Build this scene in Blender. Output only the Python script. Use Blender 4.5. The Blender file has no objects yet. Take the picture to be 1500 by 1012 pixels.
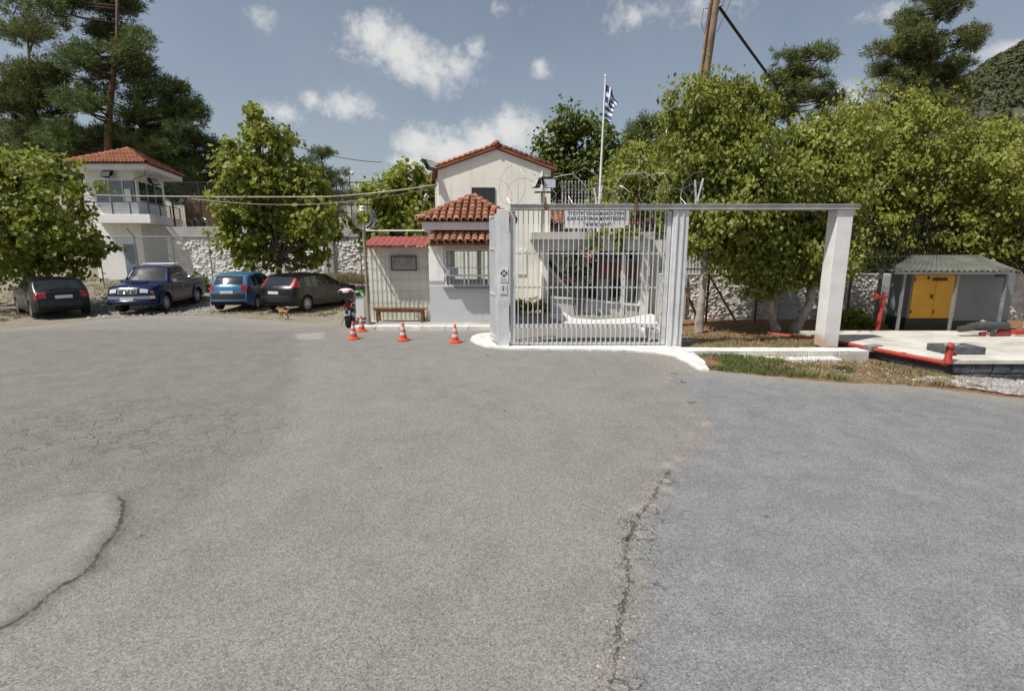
import bpy, bmesh, math, random
import numpy as np
from mathutils import Vector, Matrix

S = bpy.context.scene
COL = S.collection
R = math.radians
rnd = random.Random(7)
nr = np.random.default_rng(11)

# ------------------------------------------------------------------ camera
PITCH = R(10.65); FPX = 750.0; CAMZ = 2.5
cam_d = bpy.data.cameras.new('camera')
cam = bpy.data.objects.new('camera', cam_d); COL.objects.link(cam)
cam_d.sensor_width = 36.0; cam_d.lens = 36.0 * FPX / 1500.0
cam_d.clip_end = 6000.0; cam_d.clip_start = 0.05
cam.location = (0, 0, CAMZ); cam.rotation_euler = (R(90) - PITCH, 0, 0)
S.camera = cam

# ------------------------------------------------------------------ sun, exposure
SUN = Vector((-0.53, -0.33, 1.0)).normalized()
sd = bpy.data.lights.new('sun', 'SUN'); sd.energy = 4.3; sd.angle = R(0.53); sd.color = (1.0, 0.95, 0.87)
so = bpy.data.objects.new('sun', sd); COL.objects.link(so)
so.rotation_euler = SUN.to_track_quat('Z', 'Y').to_euler()
S.view_settings.view_transform = 'Standard'; S.view_settings.look = 'None'
S.view_settings.exposure = 0.26; S.view_settings.gamma = 1.0; S.view_settings.use_curve_mapping = False
S.cycles.max_bounces = 6; S.cycles.transparent_max_bounces = 12

def pdir(px, py):
    """direction of a photograph pixel (1500 x 1012 frame)"""
    dx = (px - 750) / FPX; dy = (506 - py) / FPX
    c, s = math.cos(PITCH), math.sin(PITCH)
    return Vector((dx, c + dy * s, -s + dy * c))
def D(px, py, Y):
    d = pdir(px, py); return Vector((0, 0, CAMZ)) + d * (Y / d.y)
def G(px, py, z=0.0):
    d = pdir(px, py); return Vector((0, 0, CAMZ)) + d * ((z - CAMZ) / d.z)
def ZA(py, Y): return D(750, py, Y).z
def XA(px, py, Y): return D(px, py, Y).x

# ------------------------------------------------------------------ sky
W = bpy.data.worlds.new('World'); S.world = W; W.use_nodes = True
nt = W.node_tree; nt.nodes.clear()
def wn(t, **k):
    n = nt.nodes.new(t)
    for a, b in k.items(): setattr(n, a, b)
    return n
def wl(a, b): nt.links.new(a, b)
def wmath(op, a, b=None, c=None, clamp=False):
    n = wn('ShaderNodeMath', operation=op); n.use_clamp = clamp
    for i, v in enumerate((a, b, c)):
        if v is None: continue
        if isinstance(v, (int, float)): n.inputs[i].default_value = v
        else: wl(v, n.inputs[i])
    return n.outputs[0]
sky = wn('ShaderNodeTexSky', sky_type='NISHITA'); sky.sun_disc = False
sky.sun_elevation = math.asin(SUN.z); sky.sun_rotation = math.atan2(SUN.x, SUN.y)
sky.air_density = 1.3; sky.dust_density = 2.2; sky.ozone_density = 1.2; sky.altitude = 600
tc = wn('ShaderNodeTexCoord')
nrm = wn('ShaderNodeVectorMath', operation='NORMALIZE'); wl(tc.outputs['Generated'], nrm.inputs[0])
DIR = nrm.outputs[0]
def noise(scale, detail, rough, vec=DIR, off=(0, 0, 0)):
    m = wn('ShaderNodeMapping'); m.inputs['Location'].default_value = off; wl(vec, m.inputs['Vector'])
    n = wn('ShaderNodeTexNoise'); n.inputs['Scale'].default_value = scale
    n.inputs['Detail'].default_value = detail; n.inputs['Roughness'].default_value = rough
    wl(m.outputs[0], n.inputs['Vector']); return n.outputs['Fac']
# (px, py, rx, ry, amount): the clouds over the yard, as directions on the sky
CL = [(545, 52, 46, 30, 1), (590, 78, 62, 34, 1), (630, 100, 62, 34, 1), (672, 96, 40, 26, .9), (695, 78, 20, 22, .75),
      (512, 156, 44, 26, .95), (458, 148, 15, 14, .7), (560, 172, 16, 14, .5), (500, 75, 30, 12, .5),
      (748, 192, 44, 34, 1.1), (715, 205, 44, 30, 1.0), (665, 222, 44, 28, .9), (608, 208, 44, 26, .9), (600, 240, 40, 18, .8),
      (690, 258, 110, 30, 1.0), (520, 275, 50, 16, .6), (385, 30, 34, 20, .5), (792, 100, 18, 14, .5), (735, 12, 50, 16, .45),
      (960, 18, 100, 24, .55), (1010, 36, 50, 14, .45), (1300, 20, 50, 16, .45), (1490, 70, 50, 18, .8), (1225, 140, 26, 14, .5),
      (410, 166, 30, 20, .75), (1240, 150, 40, 26, .6), (60, 230, 90, 40, .8), (25, 70, 60, 30, .5)]
dens = None
for px, py, rx, ry, amt in CL:
    c = pdir(px, py).normalized(); yy = c.y
    a = wn('ShaderNodeVectorMath', operation='SUBTRACT'); wl(DIR, a.inputs[0]); a.inputs[1].default_value = c
    b = wn('ShaderNodeVectorMath', operation='MULTIPLY'); wl(a.outputs[0], b.inputs[0])
    k = FPX / max(0.5, yy)
    b.inputs[1].default_value = (k / rx / 1.12, 2.0, k / ry / 1.12)
    l = wn('ShaderNodeVectorMath', operation='LENGTH'); wl(b.outputs[0], l.inputs[0])
    v = wmath('MULTIPLY_ADD', l.outputs['Value'], -amt, amt * 1.25)
    dens = v if dens is None else wmath('SMOOTH_MAX', dens, v, 0.25)
dens = wmath('MAXIMUM', dens, -0.6)
n1 = noise(9.0, 8, 0.62); n2 = noise(26.0, 7, 0.65, off=(3, 1, 2)); n3 = noise(70, 4, 0.6, off=(1, 5, 2))
turb = wmath('ADD', wmath('MULTIPLY', wmath('SUBTRACT', n1, 0.5), 1.7), wmath('ADD', wmath('MULTIPLY', wmath('SUBTRACT', n2, 0.5), 1.3), wmath('MULTIPLY', wmath('SUBTRACT', n3, 0.5), 0.5)))
# loose fair-weather cloud everywhere else on the sky
glob = wmath('MULTIPLY_ADD', noise(3.1, 6, 0.55, off=(7, 2, 5)), 5.0, -3.15)
sep = wn('ShaderNodeSeparateXYZ'); wl(DIR, sep.inputs[0])
outside = wmath('MULTIPLY_ADD', sep.outputs['Y'], -3.0, 1.6, clamp=True)
glob = wmath('ADD', glob, wmath('MULTIPLY', wmath('SUBTRACT', outside, 1.0), 3.0))
tot = wmath('ADD', wmath('MAXIMUM', dens, glob), turb)
mr = wn('ShaderNodeMapRange', interpolation_type='SMOOTHSTEP'); wl(tot, mr.inputs['Value'])
mr.inputs['From Min'].default_value = 0.16; mr.inputs['From Max'].default_value = 1.15
mr.inputs['To Max'].default_value = 0.93
thin = wmath('MULTIPLY', noise(2.6, 7, 0.62, off=(2, 9, 4)), 0.34)
mask = wmath('MAXIMUM', mr.outputs[0], wmath('SUBTRACT', thin, 0.10))
cr = wn('ShaderNodeValToRGB'); wl(wmath('ADD', wmath('MULTIPLY', tot, 0.42), wmath('MULTIPLY', n2, 0.25)), cr.inputs[0])
cr.color_ramp.elements[0].position = 0.1; cr.color_ramp.elements[0].color = (0.50, 0.52, 0.55, 1)
cr.color_ramp.elements[1].position = 1.0; cr.color_ramp.elements[1].color = (0.68, 0.67, 0.65, 1)
e = cr.color_ramp.elements.new(0.45); e.color = (0.62, 0.62, 0.61, 1)
SKYK = 0.075
hs = wn('ShaderNodeHueSaturation'); hs.inputs['Saturation'].default_value = 0.74; wl(sky.outputs[0], hs.inputs['Color'])
cs = wn('ShaderNodeVectorMath', operation='SCALE'); wl(cr.outputs[0], cs.inputs[0]); cs.inputs['Scale'].default_value = 1.0 / SKYK
mx = wn('ShaderNodeMix', data_type='RGBA'); wl(mask, mx.inputs['Factor']); wl(hs.outputs[0], mx.inputs['A']); wl(cs.outputs[0], mx.inputs['B'])
bg = wn('ShaderNodeBackground'); wl(mx.outputs['Result'], bg.inputs['Color']); bg.inputs['Strength'].default_value = SKYK
wo = wn('ShaderNodeOutputWorld'); wl(bg.outputs[0], wo.inputs['Surface'])

# ------------------------------------------------------------------ materials
MATS = {}
class MT:
    """small node-tree helper"""
    def __init__(s, name):
        s.m = bpy.data.materials.new(name); s.m.use_nodes = True; s.t = s.m.node_tree
        s.b = s.t.nodes['Principled BSDF']; s.tc = s.t.nodes.new('ShaderNodeTexCoord')
    def n(s, t, **k):
        n = s.t.nodes.new(t)
        for a, b in k.items(): setattr(n, a, b)
        return n
    def l(s, a, b): s.t.links.new(a, b)
    def put(s, sock, v):
        if isinstance(v, (int, float, tuple)): sock.default_value = v if not isinstance(v, tuple) or len(v) != 3 or sock.type != 'RGBA' else (*v, 1)
        else: s.l(v, sock)
    def math(s, op, a, b=0.0, c=0.0, clamp=False):
        n = s.n('ShaderNodeMath', operation=op); n.use_clamp = clamp
        for i, v in enumerate((a, b, c)): s.put(n.inputs[i], v)
        return n.outputs[0]
    def noise(s, scale, detail=4, rough=.55, co='Object', stretch=None, off=(0, 0, 0)):
        n = s.n('ShaderNodeTexNoise'); n.inputs['Scale'].default_value = scale; n.inputs['Detail'].default_value = detail; n.inputs['Roughness'].default_value = rough
        mp = s.n('ShaderNodeMapping'); mp.inputs['Scale'].default_value = stretch or (1, 1, 1); mp.inputs['Location'].default_value = off
        s.l(s.tc.outputs[co], mp.inputs[0]); s.l(mp.outputs[0], n.inputs['Vector']); return n.outputs['Fac']
    def ss(s, v, a, b, lo=0., hi=1.):
        n = s.n('ShaderNodeMapRange', interpolation_type='SMOOTHSTEP'); s.put(n.inputs['Value'], v)
        n.inputs['From Min'].default_value = a; n.inputs['From Max'].default_value = b; n.inputs['To Min'].default_value = lo; n.inputs['To Max'].default_value = hi
        return n.outputs[0]
    def mix(s, f, a, b, blend='MIX'):
        n = s.n('ShaderNodeMix', data_type='RGBA', blend_type=blend); s.put(n.inputs['Factor'], f)
        s.put(n.inputs['A'], a); s.put(n.inputs['B'], b); return n.outputs['Result']
    def bump(s, h, strength=.3, dist=.01):
        n = s.n('ShaderNodeBump'); n.inputs['Strength'].default_value = strength; n.inputs['Distance'].default_value = dist
        s.l(h, n.inputs['Height']); s.l(n.outputs[0], s.b.inputs['Normal'])
    def attr(s, name):
        n = s.n('ShaderNodeAttribute'); n.attribute_name = name; return n.outputs['Fac']
    def val(s, col, f): return tuple(c * f for c in col)

def pm(name, col, rough=.75, var=.14, scale=3., fine=40., bump=.15, metal=0., dirt=None, damt=.5, dscale=1.6, streak=None, coat=0., spec=.5, rand=0.):
    """painted / plain surface: two noise octaves of tone, optional dirt and vertical streaks"""
    if name in MATS: return MATS[name]
    s = MT(name)
    a = s.noise(scale, 5, .6); b = s.noise(fine, 3, .6)
    f = s.math('ADD', s.math('MULTIPLY', a, .65), s.math('MULTIPLY', b, .35))
    lo = s.val(col, 1 - var * 1.6); hi = s.val(col, 1 + var * 1.3)
    c = s.mix(s.ss(f, .3, .7), lo, hi)
    if dirt:
        d = s.noise(dscale, 7, .68, off=(3, 3, 3))
        c = s.mix(s.ss(d, .50, .78, 0, damt), c, dirt)
    if streak:
        d = s.noise(5, 5, .6, stretch=(1, 1, .06), off=(1, 7, 0))
        c = s.mix(s.ss(d, .5, .75, 0, streak[1]), c, streak[0])
    if rand:
        oi = s.n('ShaderNodeObjectInfo')
        hv = s.n('ShaderNodeHueSaturation'); s.l(c, hv.inputs['Color'])
        s.l(s.math('MULTIPLY_ADD', oi.outputs['Random'], rand, 1 - rand * .5), hv.inputs['Value']); c = hv.outputs[0]
    s.l(c, s.b.inputs['Base Color'])
    s.b.inputs['Metallic'].default_value = metal
    s.l(s.ss(f, .2, .8, max(.02, rough - .08), min(1, rough + .08)), s.b.inputs['Roughness'])
    s.b.inputs['Specular IOR Level'].default_value = spec
    s.b.inputs['Coat Weight'].default_value = coat; s.b.inputs['Coat Roughness'].default_value = .04
    if bump: s.bump(s.math('ADD', a, s.math('MULTIPLY', b, .5)), bump, .02)
    MATS[name] = s.m; return s.m

# ------------------------------------------------------------------ mesh builder
class MB:
    def __init__(s): s.v = []; s.f = []; s.mi = []
    def add(s, vs, fs, mi=0):
        o = len(s.v); s.v += [tuple(x) for x in vs]; s.f += [tuple(o + i for i in q) for q in fs]; s.mi += [mi] * len(fs); return s
    def box(s, c, d, rz=0., mi=0, M=None, taper=1.):
        hx, hy, hz = d[0] / 2, d[1] / 2, d[2] / 2
        vs = [Vector((x * hx * (taper if z > 0 else 1), y * hy * (taper if z > 0 else 1), z * hz)) for z in (-1, 1) for y in (-1, 1) for x in (-1, 1)]
        if M is None: M = Matrix.Rotation(rz, 3, 'Z')
        vs = [M @ v + Vector(c) for v in vs]
        return s.add(vs, [(0, 2, 3, 1), (4, 5, 7, 6), (0, 1, 5, 4), (2, 6, 7, 3), (0, 4, 6, 2), (1, 3, 7, 5)], mi)
    def bb(s, x0, x1, y0, y1, z0, z1, mi=0):
        return s.box(((x0 + x1) / 2, (y0 + y1) / 2, (z0 + z1) / 2), (x1 - x0, y1 - y0, z1 - z0), mi=mi)
    def bar(s, a, b, w, h=None, mi=0):
        """rectangular bar from a to b"""
        a = Vector(a); b = Vector(b); d = b - a; L = d.length; h = h or w
        q = d.to_track_quat('Z', 'Y').to_matrix()
        return s.box((a + b) / 2, (w, h, L), M=q, mi=mi)
    def tube(s, pts, r, n=8, cap=True, mi=0):
        pts = [Vector(p) for p in pts]; m = len(pts)
        rs = r if isinstance(r, (list, tuple)) else [r] * m
        vs = []; up = None
        for i, p in enumerate(pts):
            t = (pts[min(i + 1, m - 1)] - pts[max(i - 1, 0)]).normalized()
            if up is None:
                up = Vector((0, 0, 1)) if abs(t.z) < .9 else Vector((1, 0, 0))
            u = (up - t * up.dot(t)).normalized(); w = t.cross(u); up = u
            for k in range(n):
                a = 2 * math.pi * k / n; vs.append(p + (u * math.cos(a) + w * math.sin(a)) * rs[i])
        fs = [(i * n + k, i * n + (k + 1) % n, (i + 1) * n + (k + 1) % n, (i + 1) * n + k) for i in range(m - 1) for k in range(n)]
        if cap: fs += [tuple(range(n))[::-1], tuple((m - 1) * n + k for k in range(n))]
        return s.add(vs, fs, mi)
    def lathe(s, prof, c=(0, 0, 0), n=16, axis='Z', mi=0, cap=True):
        vs = []
        for r_, z_ in prof:
            for k in range(n):
                a = 2 * math.pi * k / n; x, y = r_ * math.cos(a), r_ * math.sin(a)
                p = (x, y, z_) if axis == 'Z' else ((x, z_, y) if axis == 'Y' else (z_, x, y))
                vs.append(Vector(p) + Vector(c))
        m = len(prof)
        fs = [(i * n + k, i * n + (k + 1) % n, (i + 1) * n + (k + 1) % n, (i + 1) * n + k) for i in range(m - 1) for k in range(n)]
        if cap: fs += [tuple(range(n))[::-1], tuple((m - 1) * n + k for k in range(n))]
        return s.add(vs, fs, mi)
    def prism(s, poly, z0, z1, mi=0):
        """vertical prism over an xy polygon; z0/z1 numbers or per-vertex lists"""
        n = len(poly); a = z0 if isinstance(z0, (list, tuple)) else [z0] * n; b = z1 if isinstance(z1, (list, tuple)) else [z1] * n
        vs = [(p[0], p[1], a[i]) for i, p in enumerate(poly)] + [(p[0], p[1], b[i]) for i, p in enumerate(poly)]
        return s.add(vs, [tuple(range(n))[::-1], tuple(range(n, 2 * n))] + [(i, (i + 1) % n, n + (i + 1) % n, n + i) for i in range(n)], mi)
    def prism_xz(s, poly, y0, y1, mi=0):
        n = len(poly)
        vs = [(p[0], y0, p[1]) for p in poly] + [(p[0], y1, p[1]) for p in poly]
        return s.add(vs, [tuple(range(n)), tuple(range(n, 2 * n))[::-1]] + [(i, n + i, n + (i + 1) % n, (i + 1) % n) for i in range(n)], mi)
    def blob(s, c, r, seg=10, rings=6, mi=0):
        vs = [(c[0], c[1], c[2] + r[2])]; 
        for i in range(1, rings):
            p = math.pi * i / rings
            for k in range(seg):
                a = 2 * math.pi * k / seg
                vs.append((c[0] + r[0] * math.sin(p) * math.cos(a), c[1] + r[1] * math.sin(p) * math.sin(a), c[2] + r[2] * math.cos(p)))
        vs.append((c[0], c[1], c[2] - r[2])); fs = []
        for k in range(seg): fs.append((0, 1 + k, 1 + (k + 1) % seg))
        for i in range(rings - 2):
            for k in range(seg): fs.append((1 + i * seg + k, 1 + (i + 1) * seg + k, 1 + (i + 1) * seg + (k + 1) % seg, 1 + i * seg + (k + 1) % seg))
        b = 1 + (rings - 2) * seg; l = len(vs) - 1
        for k in range(seg): fs.append((b + k, l, b + (k + 1) % seg))
        return s.add(vs, fs, mi)
    def build(s, name, mat, parent=None, smooth=False, world=True, bevel=0.):
        off = Vector((0, 0, 0))
        if parent is not None and world:
            p = parent
            while p is not None: off += p.location; p = p.parent
        me = bpy.data.meshes.new(name)
        me.from_pydata([(x - off.x, y - off.y, z - off.z) for x, y, z in s.v], [], s.f)
        for m in (mat if isinstance(mat, (list, tuple)) else [mat]): me.materials.append(m)
        if any(s.mi): me.polygons.foreach_set('material_index', s.mi)
        bm = bmesh.new(); bm.from_mesh(me); bmesh.ops.recalc_face_normals(bm, faces=bm.faces); bm.to_mesh(me); bm.free()
        if smooth:
            me.shade_smooth() if smooth is True else me.set_sharp_from_angle(angle=R(smooth))
        me.update()
        o = bpy.data.objects.new(name, me); COL.objects.link(o)
        if parent is not None: o.parent = parent
        if bevel:
            b = o.modifiers.new('bevel', 'BEVEL'); b.width = bevel; b.segments = 2; b.limit_method = 'ANGLE'
        return o

def npmesh(name, V, F, mat, parent=None, smooth=False, off=None):
    """fast mesh from numpy arrays (F: n x 3 or n x 4)"""
    V = np.asarray(V, dtype=np.float32); F = np.asarray(F, dtype=np.int32)
    if parent is not None:
        p = parent; o_ = Vector((0, 0, 0))
        while p is not None: o_ += p.location; p = p.parent
        V = V - np.array(o_, dtype=np.float32)
    me = bpy.data.meshes.new(name); k = F.shape[1]
    me.vertices.add(len(V)); me.vertices.foreach_set('co', V.ravel())
    me.loops.add(F.size); me.loops.foreach_set('vertex_index', F.ravel())
    me.polygons.add(len(F)); me.polygons.foreach_set('loop_start', np.arange(0, F.size, k, dtype=np.int32))
    me.update(calc_edges=True); me.validate()
    for m in (mat if isinstance(mat, (list, tuple)) else [mat]): me.materials.append(m)
    if smooth: me.shade_smooth()
    o = bpy.data.objects.new(name, me); COL.objects.link(o)
    if parent is not None: o.parent = parent
    return o

def tag(o, label=None, cat=None, group=None, kind=None):
    for k, v in (('label', label), ('category', cat), ('group', group), ('kind', kind)):
        if v: o[k] = v
    return o
def thing(name, loc, label, cat, group=None, rz=0.):
    o = bpy.data.objects.new(name, None); COL.objects.link(o); o.location = loc; o.rotation_euler = (0, 0, rz); o.empty_display_size = .2
    return tag(o, label, cat, group)
def struct(o): o['kind'] = 'structure'; return o
def stuff(o): o['kind'] = 'stuff'; return o
def twin(o, parent, loc=None, M=None):
    c = o.copy(); COL.objects.link(c); c.parent = parent
    if M is not None: c.matrix_basis = M
    elif loc is not None: c.location = loc
    return c

# ------------------------------------------------------------------ numpy noise
_perm = np.random.default_rng(5).random((256, 256))
def vnoise(x, y, s=1.):
    x = np.asarray(x, float) / s; y = np.asarray(y, float) / s
    xi = np.floor(x).astype(int); yi = np.floor(y).astype(int); fx = x - xi; fy = y - yi
    fx = fx * fx * (3 - 2 * fx); fy = fy * fy * (3 - 2 * fy)
    g = lambda a, b: _perm[a % 256, b % 256]
    return (g(xi, yi) * (1 - fx) + g(xi + 1, yi) * fx) * (1 - fy) + (g(xi, yi + 1) * (1 - fx) + g(xi + 1, yi + 1) * fx) * fy - .5
def fbm(x, y, s, o=4):
    return sum(vnoise(x + 17 * k, y + 31 * k, s / 2 ** k) / 2 ** k for k in range(o))
def sstep(a, b, x):
    t = np.clip((np.asarray(x, float) - a) / (b - a), 0, 1); return t * t * (3 - 2 * t)
def H(x, y):
    """height of the ground"""
    x = np.asarray(x, float); y = np.asarray(y, float)
    left = sstep(-1.5, -6, x)
    h = (sstep(22.8, 27.5, y) * .58 + sstep(27.5, 32, y) * .22) * left
    dip = np.maximum(0, x - 5.2); dip = dip * dip / (dip + 1.2) * .072
    h = h - np.minimum(dip, .6) * sstep(14.3, 12.2, y)
    h = h + sstep(36, 110, y) * 9 * sstep(30, -40, x) + sstep(36, 90, y) * 2.0
    return h
def Hf(x, y): return float(H(x, y))
def polydist(P, L):
    """distance from points P (n,2) to polyline L"""
    d = np.full(len(P), 1e9)
    for a, b in zip(L[:-1], L[1:]):
        a = np.array(a); b = np.array(b); ab = b - a
        t = np.clip(((P - a) @ ab) / max(1e-9, ab @ ab), 0, 1)
        d = np.minimum(d, np.linalg.norm(P - a - t[:, None] * ab, axis=1))
    return d
def inpoly(P, L):
    x, y = P[:, 0], P[:, 1]; c = np.zeros(len(P), bool); n = len(L)
    for i in range(n):
        (x0, y0), (x1, y1) = L[i], L[(i + 1) % n]
        m = ((y0 > y) != (y1 > y)) & (x < (x1 - x0) * (y - y0) / ((y1 - y0) or 1e-9) + x0)
        c ^= m
    return c
def sdf(P, L):
    d = polydist(P, list(L) + [L[0]]); return np.where(inpoly(P, L), -d, d)
def gxy(pts, z=0.): return [tuple(G(a, b, z)[:2]) for a, b in pts]
# ================================================================== GROUND AND PAVING
WHITE = pm('white_paint', (.74, .74, .73), .6, .06, 2, 30, .15, dirt=(.40, .35, .28), damt=.5, dscale=1.7, streak=((.40, .36, .30), .25))
WHITEWASH = pm('white_kerb_paint', (.64, .63, .61), .8, .10, 3, 40, .4, dirt=(.30, .265, .22), damt=.7, dscale=2.6)
CONC = pm('concrete', (.40, .385, .36), .85, .14, 1.3, 30, .3, dirt=(.2, .18, .16), damt=.5)
PALECONC = pm('pale_concrete', (.52, .50, .45), .88, .16, 1.3, 30, .4, dirt=(.20, .18, .15), damt=.85, dscale=1.1)
CREAM = pm('cream_render', (.80, .775, .70), .85, .05, .8, 40, .1, dirt=(.42, .38, .30), damt=.4, dscale=.7, streak=((.36, .33, .27), .32))
OFFWHITE = pm('off_white_render', (.80, .795, .77), .85, .05, .8, 40, .1, dirt=(.4, .37, .32), damt=.3, dscale=.8, streak=((.36, .33, .28), .3))
GREYPAINT = pm('grey_wall_paint', (.49, .50, .51), .7, .05, 1, 40, .08, dirt=(.2, .2, .2), damt=.2)
TILE = pm('terracotta_tile', (.37, .155, .098), .88, .28, 2.2, 24, .4, dirt=(.46, .33, .23), damt=.7, dscale=4.5, rand=.75, spec=.2)
TILEDK = pm('terracotta_underside', (.24, .085, .05), .85, .2, 2, 24, .2)
DARKMETAL = pm('dark_metal', (.035, .04, .045), .5, .2, 4, 40, .1, metal=.3)
GALV = pm('galvanised_steel', (.38, .39, .40), .45, .12, 5, 50, .1, metal=.6, dirt=(.25, .15, .09), damt=.35, dscale=3)
GATEWHITE = pm('gate_paint', (.55, .565, .575), .45, .08, 3, 40, .08, dirt=(.34, .21, .12), damt=.6, dscale=5)
RUST = pm('rusty_steel', (.16, .075, .04), .9, .35, 8, 60, .3)
WOOD = pm('brown_wood', (.20, .085, .035), .6, .25, 3, 30, .15)
BARK = pm('bark', (.105, .08, .06), .95, .4, 6, 30, .8)
PINEBARK = pm('pine_bark', (.15, .085, .055), .95, .4, 5, 25, .9)
LIMEBARK = pm('limewashed_bark', (.34, .31, .27), .95, .3, 5, 25, .7, dirt=(.12, .09, .07), damt=.8, dscale=4)
REDPIPE = pm('red_pipe_paint', (.36, .035, .025), .6, .2, 4, 40, .15, dirt=(.20, .075, .05), damt=.75, dscale=5)
GLASS = pm('dark_window_glass', (.012, .015, .018), .06, .1, .7, 3, .0, spec=.8)
RUBBER = pm('rubber', (.022, .022, .023), .85, .2, 10, 60, .2)
BLACKPLAST = pm('black_plastic', (.02, .02, .021), .5, .2, 10, 60, .1)

# --- bare earth under everything, out to the horizon
gx = np.concatenate([-np.geomspace(1600, 44, 16), np.arange(-43, 30, .55), np.geomspace(31, 1600, 18)])
gy = np.concatenate([-np.geomspace(500, 9, 8), np.arange(-8, 48, .55), np.geomspace(49, 1800, 20)])
GX, GY = np.meshgrid(gx, gy); P2 = np.c_[GX.ravel(), GY.ravel()]
HZ = H(P2[:, 0], P2[:, 1]) - .035
n_, m_ = len(gy), len(gx)
idx = np.arange(n_ * m_).reshape(n_, m_)
F = np.stack([idx[:-1, :-1], idx[:-1, 1:], idx[1:, 1:], idx[1:, :-1]], -1).reshape(-1, 4)
HZ = HZ + fbm(P2[:, 0], P2[:, 1], .9, 2) * .03 * sstep(20, 22, P2[:, 1])
s = MT('earth')
a = s.noise(.45, 7, .65); b = s.noise(9, 6, .7); c_ = s.noise(70, 3, .6)
sx = s.n('ShaderNodeSeparateXYZ'); s.l(s.tc.outputs['Object'], sx.inputs[0])
side = s.ss(sx.outputs['X'], 0, 4)
tan = s.mix(s.ss(b, .3, .7), (.19, .165, .13), (.31, .28, .23))
red = s.mix(s.ss(b, .3, .7), (.17, .085, .048), (.29, .17, .10))
col = s.mix(side, tan, red)
col = s.mix(s.ss(a, .50, .66, 0, .6), col, s.mix(s.ss(b, .35, .65), (.10, .10, .045), (.27, .23, .12)))
col = s.mix(s.ss(c_, .62, .75, 0, .5), col, (.40, .37, .32))
s.l(col, s.b.inputs['Base Color']); s.b.inputs['Roughness'].default_value = .95; s.b.inputs['Specular IOR Level'].default_value = .15
s.bump(s.math('ADD', b, s.math('MULTIPLY', c_, .4)), .8, .05)
EARTH = s.m
struct(npmesh('ground', np.c_[P2, HZ], F, EARTH, smooth=True))

# --- asphalt yard: fine sheet with ragged edges; distance fields drive the wear in its material
yard = gxy([(0, 483), (60, 477), (120, 471), (170, 467), (240, 463), (310, 463), (360, 466), (410, 471), (460, 474), (498, 470), (522, 468), (536, 484)]) + \
    [(-4.4, 15.95), (-.62, 15.95), (-.62, 19.8), (5.6, 19.8), (5.2, 13.4)] + gxy([(984, 512), (1000, 522), (1030, 541)]) + \
    gxy([(1090, 552), (1160, 558), (1250, 563)], -.08) + gxy([(1330, 570), (1400, 577), (1500, 585)], -.24) + [(16, 9.0), (32, 8.6), (32, -7), (-34, -7), (-34, 15.6), (-24, 15.8)]
ax = np.concatenate([np.arange(-34, -26, .8), np.arange(-26, -9, .2), np.arange(-9, 13, .11), np.arange(13, 32.3, .6)])
ay = np.concatenate([np.arange(-7, 1.2, .5), np.arange(1.3, 16, .11), np.arange(16, 23, .17)])
AX, AY = np.meshgrid(ax, ay); AP = np.c_[AX.ravel(), AY.ravel()]
def yard_d(P): return sdf(P, yard) + fbm(P[:, 0], P[:, 1], 1.1, 4) * .28
d0 = yard_d(AP); e_ = .02
grad = np.c_[yard_d(AP + [e_, 0]) - d0, yard_d(AP + [0, e_]) - d0] / e_
grad /= np.maximum(1e-6, np.linalg.norm(grad, axis=1))[:, None]
n_, m_ = len(ay), len(ax); idx = np.arange(n_ * m_).reshape(n_, m_)
F = np.stack([idx[:-1, :-1], idx[:-1, 1:], idx[1:, 1:], idx[1:, :-1]], -1).reshape(-1, 4)
F = F[(d0[F] < 0).any(1)]
out = d0 > 0; mv = out & (d0 < .35)
AP[mv] -= (grad * d0[:, None])[mv]
used = np.unique(F); mp = -np.ones(len(AP), int); mp[used] = np.arange(len(used)); F = mp[F]; AP = AP[used]
AZ = H(AP[:, 0], AP[:, 1]) + fbm(AP[:, 0], AP[:, 1], 3.0, 3) * .012
crackline = gxy([(968, 700), (962, 722), (945, 745), (925, 772), (917, 790), (912, 815), (922, 850), (914, 880), (908, 905), (902, 940), (895, 1012)])
blueline = gxy([(978, 500), (985, 545), (975, 565), (1012, 585), (1030, 610), (1025, 640), (990, 680), (968, 705), (958, 728), (938, 752), (924, 778), (915, 812), (921, 850), (912, 885), (908, 912), (904, 950), (892, 1040)])
bluepoly = blueline + [(blueline[-1][0] - .05, -7), (32, -7), (32, 14), (5.3, 14)]
patchpoly = gxy([(-40, 775), (20, 748), (60, 732), (105, 725), (150, 722), (172, 724), (181, 738), (178, 762), (166, 783), (150, 800), (140, 818), (133, 832), (118, 842), (85, 860), (60, 880), (45, 896), (10, 916), (-60, 945)])
patchcrack = gxy([(181, 738), (178, 762), (166, 783), (150, 800), (140, 818), (133, 832), (118, 842), (85, 860), (60, 880), (45, 896), (10, 916), (-60, 945)])
branch = gxy([(180, 800), (215, 780), (255, 768), (290, 740)]) 
oldpoly = gxy([(428, 486), (434, 520), (432, 550), (418, 590), (405, 620), (392, 655), (330, 700), (270, 745), (200, 790), (140, 840)]) + [(-34, 2), (-34, 17)]
lightpoly = gxy([(430, 489), (476, 487), (474, 497), (434, 497)])
def att(o, name, v):
    a = o.data.attributes.new(name, 'FLOAT', 'POINT'); a.data.foreach_set('value', np.asarray(v, dtype=np.float32))
s = MT('asphalt')
big = s.noise(.35, 5, .6); mid = s.noise(2.2, 6, .65); wob = s.noise(5.5, 6, .7, off=(4, 4, 4)); fine = s.noise(105, 3, .75)
vo = s.n('ShaderNodeTexVoronoi'); vo.inputs['Scale'].default_value = 130; s.l(s.tc.outputs['Object'], vo.inputs['Vector'])
vo2 = s.n('ShaderNodeTexVoronoi'); vo2.inputs['Scale'].default_value = 72; s.l(s.tc.outputs['Object'], vo2.inputs['Vector'])
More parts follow.
